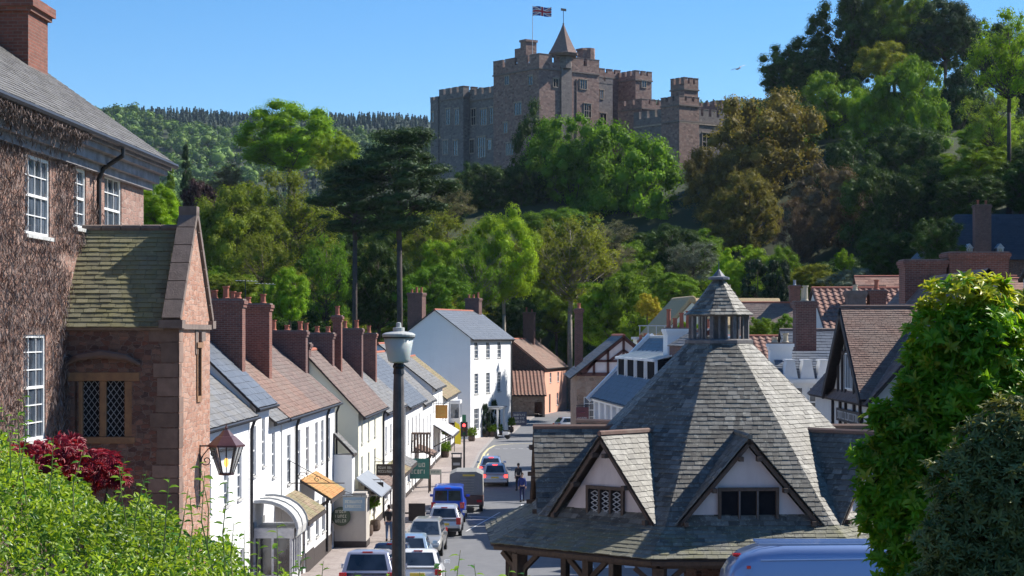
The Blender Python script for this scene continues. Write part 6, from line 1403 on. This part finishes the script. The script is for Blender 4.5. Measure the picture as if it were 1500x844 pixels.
# ---------------- street furniture ----------------
T = thing('street_lamp', 'tall wooden lamp post with a frosted tapered lantern standing in the foreground', 'street lamp', (-1.66, 28, terrain(-1.66, 28)))
zz = lambda py: CH-(py-HY)*28/F-terrain(-1.66, 28)
b = MB(); b.lathe([(.16,0),(.16,1.0),(.11,1.1),(.095,zz(760)),(.085,zz(600)),(.078,zz(562)),(.07,zz(545))], 12); b.build('post', plain('post_wood', (.15,.13,.125), (.08,.07,.07), 7, .75, .6, .01, stain=(.16,.14,.13), stain_amt=.4, sscale=(3,3,.15)), T)
b = MB(); b.lathe([(.085,zz(548)),(.075,zz(540)),(.09,zz(537)),(.07,zz(532)),(.10,zz(529))], 12); b.build('collar', iron, T, smooth=False)
m_, n, bb = base_mat('frosted_diffuser'); bb.inputs['Base Color'].default_value = (.62,.66,.62,1); bb.inputs['Roughness'].default_value = .35; bb.inputs['Transmission Weight'].default_value = .35; bb.inputs['Subsurface Weight'].default_value = .2
b = MB(); b.lathe([(.09,zz(532)),(.145,zz(531)),(.160,zz(527)),(.222,zz(494))], 24); b.build('diffuser', m_, T, smooth=True)
b = MB(); b.lathe([(.235,zz(494)),(.245,zz(491)),(.24,zz(489.5)),(.20,zz(487.5)),(.12,zz(486)),(.085,zz(485.5)),(.085,zz(480)),(.04,zz(479.5)),(.035,zz(473)),(.001,zz(472))], 24); b.build('lamp_cap', plain('lamp_cap_paint', (.55,.56,.52), (.4,.4,.38), 8, .5), T, smooth=False)
b = MB(); b.lathe([(.238,zz(495.5)),(.238,zz(493.5))], 24); b.build('cap_band', iron, T)
T = thing('traffic_light', 'traffic light showing red on a slim black pole at the pavement edge', 'traffic light', (-3.62, 144.5, .13))
b = MB(); b.tube([(0,0,0),(0,0,3.3)], .075, 8); b.build('pole', iron, T); b = MB(); b.box(-.26,.26,-.15,.15,2.45,3.55); b.build('signal_head', timber_black, T)
for i, mm in enumerate((plain('signal_green_off', (.01,.05,.02)), plain('signal_amber_off', (.08,.04,.01)), emit('signal_red', (1,.05,.05), 3.5))):
    b = MB(); b.T = Matrix.Translation((0,-.155,2.65+i*.33)) @ Matrix.Rotation(R(90), 4, 'X'); b.lathe([(.12,0),(.12,.02),(.05,.035)], 14); b.build('lens', mm, T)
b = MB(); b.box(-.14,.14,-.05,.05,3.55,4.1); b.build('top_sign', plain('green_sign', (.03,.2,.08), (.03,.16,.07), 4, .5), T)
T = thing('litter_bin', 'black litter bin with open top beside the traffic light pole', 'bin', (-4.1, 141.5, .13)); b = MB(); b.box(-.36,.36,-.3,.3,0,1.0); b.box(-.4,.4,-.34,.34,1.0,1.06); b.box(-.4,.4,-.34,.34,1.32,1.4)
for x in (-.36,.30):
    for y in (-.3,.24): b.box(x,x+.06,y,y+.06,1.06,1.32)
b.build('bin_body', iron, T, bevel=.015); b = MB(); b.box(-.25,.25,-.345,-.341,.5,.7); b.build('bin_panel', lead, T)
def pot_ball(px, py, Y, r, label, col='topiary_ball', cone=False, group='clipped shrubs in tubs by the tall white house'):
    c = at(px, py, Y); T = thing('potted_shrub', label, 'potted shrub', (c.x, Y, .13), 0, group)
    b = MB(); b.lathe([(.24,0),(.32,.1),(.34,.3),(.30,.55),(.27,.55),(.27,.5)], 14); b.build('tub', oak, T)
    me, _ = template('yew' if cone else 'round', 50 if cone else 18, LM['mid'], 9000, .06); o = bpy.data.objects.new('foliage', me); C.objects.link(o); o.parent = T; o.location = (0,0,c.z-.13); o.scale = (r, r, r if not cone else r*2.6); o.material_slots[0].link = 'OBJECT'; o.material_slots[0].material = LM['yew' if cone else 'mid']
    b = MB(); b.tube([(0,0,.4),(0,0,c.z-.13)], .04, 6); b.build('stem', barkm, T)
pot_ball(691, 633, 182, .6, 'round clipped shrub in a wooden tub at the left corner of the tall white house')
pot_ball(722, 628, 190, .55, 'round clipped shrub in a tub right of the dark doorway')
pot_ball(731, 627, 191, .5, 'smaller round clipped shrub behind the mobility scooter')
pot_ball(748, 618, 199, .6, 'round clipped shrub at the right corner of the tall white house')
pot_ball(712, 612, 190, .55, 'tall clipped column shrub left of the white house door', cone=True)
pot_ball(725, 608, 193, .6, 'tall clipped column shrub right of the white house door', cone=True)
pot_ball(652, 655, 158, .6, 'bushy green tub plant outside the shop with yellow banner', group='tub plants along the left pavement')
pot_ball(537, 738, 96.5, .42, 'leafy potted plant outside the cream house shop front', group='tub plants along the left pavement')
pot_ball(548, 735, 99, .38, 'second leafy potted plant a little further along the cream house', group='tub plants along the left pavement')
def sign(name, label, x, Y, z, w_, h_, bm, lm, rows=1, hang=True, t=.05, seed=1, rnd_=False, group=None, arm=None, post=False, cat='sign'):
    """board faces the camera, hung from a bracket fixed to the house front on its left"""
    T = thing(name, label, cat, (x, Y, z), 0, group); b = MB()
    if rnd_: b.T = Matrix.Translation((0,0,h_/2)) @ Matrix.Rotation(R(90), 4, 'X'); b.lathe([(h_/2-.03,-t),(h_/2,-t+.02),(h_/2,t-.02),(h_/2-.03,t)], 28)
    else: b.box(-w_/2,w_/2,-t/2,t/2,0,h_)
    b.build('board', bm, T)
    b = MB(); rh = h_/(rows+1)
    ww = w_*.8 if not rnd_ else h_*.62
    for i in range(rows): sq_letters(b, -ww/2, ww/2, h_-rh*(i+1)-rh*.25, rh*.6, -t/2-(t*.5 if rnd_ else 0)-.002, seed+i)
    if rows: b.build('lettering', lm, T)
    b = MB(); ax = arm if arm is not None else w_/2+.4
    if hang:
        b.beam((-ax,0,h_+.12),(w_/2+.05,0,h_+.12),.035,.035)
        for x_ in (-w_*.35, w_*.35): b.beam((x_,0,h_+.12),(x_,0,h_-.02 if not rnd_ else h_*.8),.015,.015)
        b.beam((-ax,0,h_+.5),(0,0,h_+.12),.02,.02)
        b.build('bracket', iron, T)
    elif post:
        for x_ in (-w_/2+.04, w_/2-.04): b.box(x_-.03,x_+.03,-t/2,t/2,-z+.13,0)
        b.build('leg', timber_black, T)
    else:
        b.box(-ax,-w_/2,-.02,.02,h_*.4,h_*.5); b.build('bracket', iron, T)
    return T
green_d = plain('sign_dark_green', (.03,.05,.03), (.045,.07,.04), 5, .5); gold = plain('sign_gold', (.50,.36,.08), (.42,.3,.07), 6, .5); slate_s = plain('sign_slate_blue', (.20,.28,.36), (.17,.24,.31), 4, .5)
ivory = plain('sign_ivory', (.6,.58,.48), (.55,.53,.45), 4, .6); teal = plain('sign_teal_green', (.02,.16,.13), (.03,.12,.10), 4, .5); brownb = plain('sign_brown', (.12,.07,.05), (.09,.06,.045), 5, .7); orange = plain('sign_orange', (.55,.25,.04), (.45,.2,.04), 5, .6)
sign('round_sign', 'round dark green sign with pale lettering on the cream shop front', -8.14, 91.1, 1.18, .7, .9, green_d, ivory, 3, seed=4, rnd_=True, hang=False, arm=.3)
sign('hanging_sign', 'slate blue hanging board beside the round green sign', -7.5, 90.7, 1.92, 1.04, .65, slate_s, ivory, 2, seed=7)
sign('hanging_sign', 'black framed hanging board with pale lettering outside the cream house', -6.9, 95.5, 2.3, .95, .62, timber_black, ivory, 2, seed=9)
sign('hanging_sign', 'second black framed hanging board further along the cream house', -6.7, 101, 2.85, .95, .6, timber_black, lead_pale, 2, seed=11)
sign('hanging_sign', 'gold and orange inn sign hanging from a long green bracket', -5.5, 149, 3.75, .95, 1.05, orange, gold, 3, seed=13, arm=.9)
sign('shop_sign', 'teal green standing shop board with pale lettering on the pavement', -5.95, 122.5, 1.05, 1.3, 1.3, teal, ivory, 2, hang=False, seed=15, post=True)
sign('shop_sign', 'white narrow sign to the right of the teal board', -4.95, 124, 1.2, .75, .35, ivory, teal, 1, hang=False, seed=16, post=True)
sign('pavement_board', 'dark chalkboard standing at the far bend beside the lean-to', .85, 214, .14, 1.6, 1.5, navy, lead_pale, 3, hang=False, seed=17, post=False)
sign('pavement_board', 'empty metal framed board at the kerb left of the blue van', -5.15, 103.5, .2, .9, .95, timber_black, lead, 0, hang=False, seed=18)
T = thing('yellow_banner', 'tall yellow banner standing outside the bay windowed shop', 'banner', (-5.0, 166, .13)); b = MB(); b.tube([(0,0,0),(0,0,2.6)], .03, 6); b.build('pole', iron, T); b = MB(); V = []
b.ext([(.02,0,.7),(.55,0,.6),(.62,0,1.6),(.4,0,2.4),(.02,0,2.6)], (0,.03,0)); b.build('cloth', plain('banner_yellow', (.75,.62,.02), (.7,.55,.02), 3, .7), T)
T = thing('wooden_shelter', 'brown slatted wooden display stand above the teal board', 'stand', (-6.05, 123.6, .13)); b = MB()
for i in range(7): b.box(-.72+i*.2,-.58+i*.2,-.05,.05,2.55,3.75)
b.box(-.75,.75,-.06,.9,3.7,3.8); b.box(-.75,.75,.02,.08,2.5,2.6); b.build('slat', brownb, T); b = MB()
for x in (-.72,.66): b.box(x,x+.08,0,.08,0,2.6); b.box(x,x+.08,.8,.88,0,3.7)
b.build('leg', brownb, T)
T = thing('flower_basket', 'hanging basket of flowers under the white awning', 'flower basket', (-5.35, 156, 2.35)); me, _ = template('round', 18, LM['mid'], 9000, .06); o = bpy.data.objects.new('foliage', me); C.objects.link(o); o.parent = T; o.scale = (.45,.45,.35); b = MB(); b.lathe([(.05,-.35),(.25,-.15),(.3,0)], 12); b.build('basket', oak, T); b = MB(); b.beam((0,0,0),(0,0,.9),.02,.02); b.beam((0,0,.9),(-.9,0,.9),.03,.03); b.build('bracket', iron, T)
T = thing('iron_sign_bracket', 'wrought iron scroll bracket with long arm above the curved bay hood', 'bracket', (-8.9, 76.5, 4.35)); b = MB(); b.tube([(0,0,0),(2.2,0,0)], .02, 5); b.tube([(0,0,.9),(1.6,0,.02)], .015, 5); b.tube(spiral((.5,.25), .22, 0, 1.3), .013, 5); b.tube(spiral((1.1,.15), .14, 0, 1.3), .013, 5); b.tube([(0,0,-.3),(0,0,.9)], .02, 5); b.build('arm', iron, T)
# mobility scooter
T = thing('scooter', 'small white and black moped parked on the forecourt of the tall white house', 'scooter', (-.95, 188, .02), R(60)); b = MB()
for y in (-.6, .6):
    w_ = MB(); w_.T = Matrix.Translation((0, y, .28)) @ Matrix.Rotation(R(90), 4, 'Y'); w_.lathe([(.12,-.05),(.28,-.05),(.28,.05),(.12,.05)], 16); w_.build('wheel', rubber, T)
b.box(-.14,.14,-.75,-.1,.4,.75); b.box(-.16,.16,-.1,.4,.25,.33); b.ext([(-.16,.4,.25),(.16,.4,.25),(.14,.5,.95),(-.14,.5,.95)], (0,.08,0)); b.build('body', whitep, T, bevel=.04); b = MB(); b.box(-.14,.14,-.8,-.15,.75,.87); b.build('seat', rubber, T, bevel=.03); b = MB(); b.tube([(0,.5,.9),(0,.42,1.1)], .03, 6); b.tube([(-.32,.4,1.12),(.32,.4,1.12)], .02, 6); b.build('handlebar', iron, T)
# aerials on the roofs
for lb, x, Y, z in (('thin television aerial on the first chimney stack', -10.6, 76, 11.6), ('second television aerial beyond the double stacks', -10.9, 84, 11.7)):
    T = thing('television_aerial', lb, 'aerial', (x, Y, z), 0, 'television aerials on the left row'); b = MB(); b.tube([(0,0,-.9),(0,0,.9)], .02, 5); b.build('mast', iron, T); b = MB(); b.tube([(-.4,0,.85),(.5,.1,.8)], .012, 4)
    for k in range(6): b.tube([(-.35+k*.15,-.2,.84),(-.35+k*.15,.2,.84)], .008, 4)
    b.build('rods', lead_pale, T)
# ---------------- people ----------------
def skin_obj(name, joints, edges, mat, par, sub=1):
    me = bpy.data.meshes.new(name); me.from_pydata([j[0] for j in joints], edges, []); o = bpy.data.objects.new(name, me); C.objects.link(o); o.parent = par
    sm = o.modifiers.new('skin', 'SKIN'); 
    if not me.skin_vertices: me.attributes  # layer is made by the modifier
    lay = me.skin_vertices[0].data if me.skin_vertices else None
    if lay:
        for i, j in enumerate(joints): lay[i].radius = (j[1], j[1]*(j[2] if len(j) > 2 else 1)); lay[i].use_root = (i == 0)
    s2 = o.modifiers.new('subsurf', 'SUBSURF'); s2.levels = sub; s2.render_levels = sub
    me.materials.append(mat); 
    for p in me.polygons: p.use_smooth = True
    sm.use_smooth_shade = True
    return o
skin_m = plain('skin', (.52,.32,.24), (.48,.29,.22), 5, .6)
def person(label, x, Y, z, rz, top, leg, hair, stride=.22, bag=None):
    T = thing('person', label, 'person', (x, Y, z), rz)
    J = [((0,0,.95),.13,.8),((0,0,1.12),.125,.75),((0,0,1.32),.15,.7),((0,0,1.45),.09,.8),((0,.01,1.53),.052),((0,.02,1.60),.075,1.1),((0,.02,1.70),.082,1.15),((0,.015,1.77),.045),
         ((.17,0,1.42),.06),((.22,-.06,1.17),.045),((.21,.06,.93),.035),((-.17,0,1.42),.06),((-.22,.06,1.17),.045),((-.21,.16,.95),.035),
         ((.09,0,.88),.095),((.10,stride*.55,.5),.065),((.10,stride*.4,.09),.042),((.10,stride*.4+.15,.04),.04),((-.09,0,.88),.095),((-.10,-stride*.2,.5),.065),((-.10,-stride*1.1,.12),.042),((-.10,-stride*1.1+.14,.05),.04)]
    E = [(0,1),(1,2),(2,3),(3,4),(4,5),(5,6),(6,7),(2,8),(8,9),(9,10),(2,11),(11,12),(12,13),(0,14),(14,15),(15,16),(16,17),(0,18),(18,19),(19,20),(20,21)]
    skin_obj('body', [(j[0], j[1]*.9, *(j[2:])) for j in J], E, skin_m, T)
    JT = [J[0], J[1], J[2], J[3], J[8], J[9], J[10], J[11], J[12], J[13]]; JT = [(j[0], j[1]*1.16, *(j[2:])) for j in JT]; skin_obj('jacket', JT, [(0,1),(1,2),(2,3),(2,4),(4,5),(5,6),(2,7),(7,8),(8,9)], top, T)
    JL = [J[0], J[14], J[15], J[16], J[18], J[19], J[20]]; JL = [(j[0], j[1]*1.14, *(j[2:])) for j in JL]; skin_obj('trousers', JL, [(0,1),(1,2),(2,3),(0,4),(4,5),(5,6)], leg, T)
    for s, q in ((1, 16), (-1, 20)):
        p = J[q][0]; b = MB(); b.box(p[0]-.05,p[0]+.05,p[1]-.08,p[1]+.19,max(0,p[2]-.09),p[2]+.02); b.build('shoe', rubber, T, bevel=.02)
        hnd = J[10 if s > 0 else 13][0]; b = MB(); c = Vector(hnd)
        b.tube([c, c+Vector((0,.01,-.06)), c+Vector((0,.02,-.10))], [.028,.036,.03], 6)
        for f in range(4): b.tube([c+Vector(((-.024+f*.016),.02,-.09)), c+Vector(((-.026+f*.017),.03,-.135)), c+Vector(((-.024+f*.016),.02,-.165+.006*abs(f-1)))], [.009,.0085,.006], 5)
        b.tube([c+Vector((-s*.03,.01,-.04)), c+Vector((-s*.05,.03,-.08)), c+Vector((-s*.045,.04,-.11))], [.011,.010,.007], 5); b.build('hand', skin_m, T)
    hd = Vector((0,.02,1.69)); b = MB(); b.lathe([(.06,-.10),(.088,-.04),(.094,.03),(.075,.09),(.02,.115)], 12, hd+Vector((0,-.015,.01))); b.build('hair', hair, T, smooth=True)
    b = MB(); b.tube([hd+Vector((0,.085,.01)), hd+Vector((0,.115,-.025)), hd+Vector((0,.085,-.03))], [.01,.014,.008], 5); b.build('nose', skin_m, T)
    for s in (-1, 1):
        b = MB(); b.lathe([(.004,-.01),(.011,0),(.004,.01)], 6, hd+Vector((s*.032,.088,.012))); b.build('eye', timber_black, T)
    return T
hb = plain('hair_brown', (.06,.04,.03), (.04,.03,.02), 8, .7)
person('person in a black jacket and blue jeans walking away left of the lamp post', -6.05, 94.0, .13, R(0), plain('black_cloth', (.02,.02,.022)), plain('denim', (.07,.12,.22)), hb)
person('person in blue clothes walking beside the market hall eaves', .62, 117.5, .015, R(185), plain('blue_cloth', (.03,.05,.22)), plain('dark_blue_cloth', (.02,.03,.10)), hb)
person('person in dark clothes further up the road past the market hall eaves', .42, 126, .015, R(170), plain('charcoal_cloth', (.03,.03,.04)), plain('charcoal_trouser', (.02,.02,.03)), hb)
# gull
T = thing('gull', 'gull gliding in the blue sky right of the castle', 'bird', tuple(at(1081, 101, 150)), R(25)); T.rotation_euler.y = R(-20)
V = [(0,.30,0),(-.05,.1,.02),(.05,.1,.02),(0,-.28,0),(-.3,.14,.12),(-.72,-.08,.10),(-.3,-.02,.1),(.3,.14,.12),(.72,-.08,.10),(.3,-.02,.1),(0,.1,-.07),(0,-.1,-.05),(-.06,-.42,0),(.06,-.42,0)]
b = MB(); b.tube([(0,.36,0),(0,.28,.01),(0,.15,0),(0,-.05,0),(0,-.3,0)], [.006,.04,.065,.06,.02], 8); b.mesh(V, [(1,4,5,6,3),(2,3,9,8,7),(3,12,13)]); o = b.build('body', plain('gull_grey', (.25,.25,.26), (.5,.5,.5), 6, .8), T, smooth=True); so_ = o.modifiers.new('solid', 'SOLIDIFY'); so_.thickness = .02
# ---------------- foreground foliage ----------------
def leaf_curved(name, Cn, Nr, A, S, mats, asp=.42, seed=0, mi=None):
    """near leaves: 6 faces with a folded midrib and drooping tip; A = direction the leaf points"""
    n = len(Cn); Nr = Nr/np.linalg.norm(Nr, axis=1, keepdims=True); A = A-Nr*np.sum(A*Nr, axis=1, keepdims=True); A /= np.maximum(np.linalg.norm(A, axis=1, keepdims=True), 1e-6); B = np.cross(Nr, A); s = S[:,None]
    pts = [Cn, Cn+A*s*.32+B*s*asp*.46+Nr*s*.10, Cn+A*s*.68+B*s*asp*.38+Nr*s*.05, Cn+A*s-Nr*s*.20, Cn+A*s*.68-B*s*asp*.38+Nr*s*.05, Cn+A*s*.32-B*s*asp*.46+Nr*s*.10, Cn+A*s*.33, Cn+A*s*.68-Nr*s*.04]
    V = np.stack(pts, 1).reshape(-1,3); i = np.arange(n)*8
    tri = [(0,6,1),(1,6,7),(1,7,2),(2,7,3),(0,5,6),(5,4,7),(5,7,6),(4,3,7)]
    Tt = np.stack([i+k for t in tri for k in t], 1).ravel(); nf = len(tri)*n
    me = bpy.data.meshes.new(name); me.vertices.add(8*n); me.vertices.foreach_set('co', V.astype(np.float32).ravel()); me.loops.add(3*nf); me.loops.foreach_set('vertex_index', Tt.astype(np.int32)); me.polygons.add(nf)
    me.polygons.foreach_set('loop_start', (np.arange(nf)*3).astype(np.int32)); me.polygons.foreach_set('loop_total', np.full(nf, 3, np.int32))
    for m in mats: me.materials.append(m)
    if mi is not None: me.polygons.foreach_set('material_index', np.repeat(mi.astype(np.int32), len(tri)))
    me.update(calc_edges=True); return me
def add_mesh(name, me, par=None):
    o = bpy.data.objects.new(name, me); C.objects.link(o); o.parent = par; return o
def hedge():
    rs = np.random.RandomState(8)
    prof_x = [-250,-100,0,40,90,140,200,240,300,340,400,450,500]; prof_y = [600,610,644,676,702,724,742,762,782,822,852,875,900]
    n = 42000; px = rs.uniform(-250, 450, n); Y = 7.2+3.6*rs.rand(n)
    top = np.interp(px, prof_x, prof_y)+28+9*np.sin(px/47+1)+11*np.sin(px/19+Y*2)+9*np.sin(px/7.3+Y*5)+6*np.sin(px/3.1+Y*9)
    # crown surface: highest in the middle of the depth, falling to front and back
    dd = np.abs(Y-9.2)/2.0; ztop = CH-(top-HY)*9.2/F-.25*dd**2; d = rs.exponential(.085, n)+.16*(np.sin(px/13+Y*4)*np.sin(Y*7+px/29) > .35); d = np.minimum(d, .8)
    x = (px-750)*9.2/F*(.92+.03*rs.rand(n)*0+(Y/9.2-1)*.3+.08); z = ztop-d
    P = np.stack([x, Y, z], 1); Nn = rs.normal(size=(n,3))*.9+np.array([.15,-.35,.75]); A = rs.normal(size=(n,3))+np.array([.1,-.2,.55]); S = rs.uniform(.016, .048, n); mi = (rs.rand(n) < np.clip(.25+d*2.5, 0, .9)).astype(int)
    T = thing('garden_hedge', 'bright green leafy shrub filling the lower left foreground', 'shrub', (-1.8, 9.2, 8.4))
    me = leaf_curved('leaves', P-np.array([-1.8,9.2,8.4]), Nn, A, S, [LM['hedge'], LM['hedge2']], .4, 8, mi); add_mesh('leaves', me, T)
    # shoots rising above the surface
    rnd = random.Random(5); st = MB(); CP = []; CN = []; CA = []
    shoots = [(20,650,575),(45,680,600),(215,740,700),(200,735,690),(300,760,672),(312,775,690),(330,800,700),(365,830,775),(380,840,790),(395,850,765),(425,860,800),(440,860,815),(475,870,822),(500,880,838),(655,880,818),(672,880,806),(695,880,826),(743,880,830),(757,880,835),(565,880,835),(600,880,838),(70,690,640),(110,705,655),(160,720,672),(255,755,716),(280,760,725),(350,812,762),(14,640,590),(240,750,700),(185,725,680)]
    for px_, yb, yt in shoots:
        Yd = rnd.uniform(8.2, 9.6); a = at(px_+rnd.uniform(-8,8), yb+60, Yd); t = at(px_+rnd.uniform(-22,22), yt, Yd); m_ = a.lerp(t, .5)+Vector((rnd.uniform(-.03,.03), rnd.uniform(-.04,.04), 0)); st.tube([a, m_, t], [.004,.003,.0012], 5)
        L_ = (t-a).length; k = int(L_/.022)
        for i in range(k):
            f = i/k; p = a.lerp(m_, f*2) if f < .5 else m_.lerp(t, f*2-1); an = i*2.4; CP.append(p); CA.append((math.cos(an), math.sin(an)*.8, .55)); CN.append((rnd.uniform(-.3,.3)-math.cos(an)*.3, rnd.uniform(-.5,.1), 1))
    o0 = Vector((-1.8,9.2,8.4)); st.V = [v-o0 for v in st.V]; st.build('stems', plain('green_stem', (.25,.32,.08), (.3,.24,.1), 9, .7), T)
    n2 = len(CP); me = leaf_curved('shoot_leaves', np.array([tuple(p-o0) for p in CP]), np.array(CN), np.array(CA), rs.uniform(.03, .052, n2), [LM['hedge'], LM['hedge2']], .5, 9, (rs.rand(n2) < .2).astype(int)); add_mesh('shoot_leaves', me, T)
    b = MB()
    for i in range(40):
        p = Vector((rnd.uniform(-3.2,-1.4), rnd.uniform(8.2,10), 8.2)); q = p+Vector((rnd.uniform(-.3,.3), rnd.uniform(-.3,.3), rnd.uniform(.6,1.0))); q.z = min(q.z, CH-(np.interp(750+q.x*F/9.2, prof_x, prof_y)-HY)*9.2/F-.1); b.tube([p, p.lerp(q, .5)+Vector((.03,.02,0)), q], [.014,.009,.004], 5)
    b.V = [v-o0 for v in b.V]; b.V = [v for v in b.V]; b.build('branches', barkm, T)
hedge()
def maple():
    rs = np.random.RandomState(21); Yc = 11.4; T = thing('red_maple', 'crimson leaved ornamental maple behind the green shrub at left', 'shrub', (-2.6, Yc, 8.6)); o0 = np.array([-2.6, Yc, 8.6])
    n = 1500; cl = [(30,690,40),(60,668,34),(95,655,26),(110,680,30),(140,676,28),(75,700,40),(160,692,20),(0,672,38),(-40,690,60),(172,700,12),(120,700,34)]
    ci = rs.randint(0, len(cl), n); P = []
    for k in ci: c = cl[k]; a = rs.uniform(0, 6.28); r = c[2]*math.sqrt(rs.rand()); v = at(c[0]+r*math.cos(a)*1.15, c[1]+r*math.sin(a)*.6, Yc+rs.uniform(-.45,.45)); P.append((v.x, v.y, v.z))
    P = np.array(P); base = rs.normal(size=(n,3))*.5+np.array([.4,-.3,-.35]); base /= np.linalg.norm(base, axis=1, keepdims=True); Nn = rs.normal(size=(n,3))*.4+np.array([.1,-.4,.8]); Nn /= np.linalg.norm(Nn, axis=1, keepdims=True); base -= Nn*np.sum(base*Nn, axis=1, keepdims=True); base /= np.linalg.norm(base, axis=1, keepdims=True); B = np.cross(Nn, base)
    CP, CN, CA, SS = [], [], [], []
    for k, an in enumerate((-1.25,-.75,-.35,0,.35,.75,1.25)):
        CP.append(P); CN.append(Nn); CA.append(base*math.cos(an)+B*math.sin(an)); SS.append(rs.uniform(.045,.07,n)*(1-.25*abs(an)))
    me = leaf_curved('leaves', np.concatenate(CP)-o0, np.concatenate(CN), np.concatenate(CA), np.concatenate(SS), [LM['maple']], .22, 3); add_mesh('leaves', me, T)
    b = MB(); rnd = random.Random(3)
    for c in cl: q = at(c[0], c[1]+8, Yc); p = Vector((-2.55, Yc, 7.4)); b.tube([p, p.lerp(q, .5)+Vector((-.1,0,.1)), q], [.03,.015,.004], 6)
    b.V = [v-Vector(o0) for v in b.V]; b.build('branches', bark_dark, T)
maple()
def big_shrub(name, label, lobes, Yc, nr, ls, leafm, tipm, seed, cat, base, per=8, asp=.36, tipf=.2, tipy=99999, dens=None):
    """rosette-leaved shrub built of lobes (px, py, r_px)"""
    rs = np.random.RandomState(seed); T = thing(name, label, cat, base); o0 = np.array(base); sc = Yc/F
    w_ = np.array([l[2]**2 for l in lobes], float); w_ /= w_.sum(); ci = rs.choice(len(lobes), nr, p=w_)
    d = rs.normal(size=(nr,3)); d /= np.linalg.norm(d, axis=1, keepdims=True); d[:,1] = np.where(rs.rand(nr) < .7, -np.abs(d[:,1]), d[:,1])
    Cc = np.array([tuple(at(lobes[k][0], lobes[k][1], Yc+(lobes[k][3] if len(lobes[k]) > 3 else 0))) for k in range(len(lobes))])[ci]; Rr = np.array([l[2]*sc for l in lobes])[ci]
    rad = rs.uniform(.5, 1.03, nr)**.5; rad = rad*(1+.26*np.sin(d[:,0]*9+ci)*np.sin(d[:,2]*8+ci*2)+.12*rs.normal(size=nr)*(rs.rand(nr) < .3)); P0 = Cc+d*(Rr*rad)[:,None]*np.array([1,1,.95]); out = d*.7+np.array([.1,-.15,.65]); out += rs.normal(size=(nr,3))*.3; out /= np.linalg.norm(out, axis=1, keepdims=True)
    CP, CN, CA, SS, MI = [], [], [], [], []
    tmp = rs.normal(size=(nr,3)); u = tmp-out*np.sum(tmp*out, axis=1, keepdims=True); u /= np.linalg.norm(u, axis=1, keepdims=True); v = np.cross(out, u)
    tips = (rs.rand(nr) < tipf*np.clip(rad*1.6-.6, 0, 1)) | ((P0[:,2] > CH-(tipy-HY)*sc) & (rs.rand(nr) < .9))  # paler leaves: yellow top growth, plus lit highlights put into outer leaf colour
    for k in range(per):
        an = k*2*math.pi/per+rs.uniform(-.3,.3,nr); el = rs.uniform(.15,.9,nr); A = (u*np.cos(an)[:,None]+v*np.sin(an)[:,None])*np.cos(el)[:,None]+out*np.sin(el)[:,None]
        Nn = out*np.cos(el)[:,None]-(u*np.cos(an)[:,None]+v*np.sin(an)[:,None])*np.sin(el)[:,None]; CP.append(P0); CN.append(Nn+rs.normal(size=(nr,3))*.12); CA.append(A); SS.append(rs.uniform(.75,1.25,nr)*ls); MI.append(tips.astype(int))
    me = leaf_curved('leaves', np.concatenate(CP)-o0, np.concatenate(CN), np.concatenate(CA), np.concatenate(SS), [leafm, tipm], asp, seed, np.concatenate(MI)); add_mesh('leaves', me, T)
    b = MB(); rnd = random.Random(seed); root = Vector(base)
    for l in lobes:
        c = at(l[0], l[1], Yc+(l[3] if len(l) > 3 else 0)); m_ = root.lerp(c, .5)+Vector((.15,0,-.1)); b.tube([root, m_, c], [.06,.04,.015], 7)
        for q in range(7): e = c+Vector((rnd.uniform(-1,1), rnd.uniform(-1,.3), rnd.uniform(-.6,1))).normalized()*l[2]*sc*.9; b.tube([m_.lerp(c, .7), (c+e)/2, e], [.018,.011,.004], 5)
    b.V = [q-root for q in b.V]; b.build('branches', bark_dark, T); return T
big_shrub('broadleaf_tree', 'large glossy green tree with yellow new shoots and highlights coloured into its leaves filling the right foreground', [
 (1400,450,45),(1440,440,40),(1380,500,52),(1440,510,70),(1500,500,60,.5),(1550,470,80,.8),(1395,560,60),(1450,590,80),(1520,580,80),(1345,610,46),(1330,655,50),(1395,640,70),(1300,700,46),(1340,720,60),(1295,760,38),(1330,800,52),(1400,720,80),(1390,800,80),(1480,700,90,.5),(1600,620,110,.8),(1352,520,22),(1338,548,20),(1288,610,18),(1272,668,22),(1262,722,18),(1345,570,32),(1310,640,34),(1340,860,60),(1450,820,90,.5)],
 20.0, 4700, .12, LM['rhodo'], LM['tip'], 31, 'tree', (5.2, 20.4, 5.2), 8, .38, .16, 452)
big_shrub('evergreen_shrub', 'darker grey green evergreen shrub in front of the glossy tree at lower right', [
 (1450,660,55),(1490,640,60),(1420,720,60),(1470,740,80),(1400,790,55),(1440,830,80),(1520,720,90),(1510,830,90),(1385,860,50),(1580,760,110)],
 15.5, 5200, .075, LM['shrub'], LM['shrub2'], 32, 'shrub', (4.1, 15.9, 6.2), 7, .30, .25)  # pale leaf share stands for highlights, put into the leaf colour
# ---------------- air ----------------
def haze(d):
    b = MB(); b.box(-1700, 1700, -60, 4300, -3, 330); o = b.build('haze', []); m = bpy.data.materials.new('haze'); m.use_nodes = True; n = m.node_tree; n.nodes.remove(n.nodes['Principled BSDF']); v = n.nodes.new('ShaderNodeVolumePrincipled'); v.inputs['Color'].default_value = (.62,.78,1,1); v.inputs['Density'].default_value = d; v.inputs['Anisotropy'].default_value = .2
    n.links.new(v.outputs[0], n.nodes['Material Output'].inputs['Volume']); o.data.materials.append(m); tag(o, kind='stuff'); o['label'] = 'thin blue haze softening the far wooded hill'; o['category'] = 'haze'
haze(.00004)
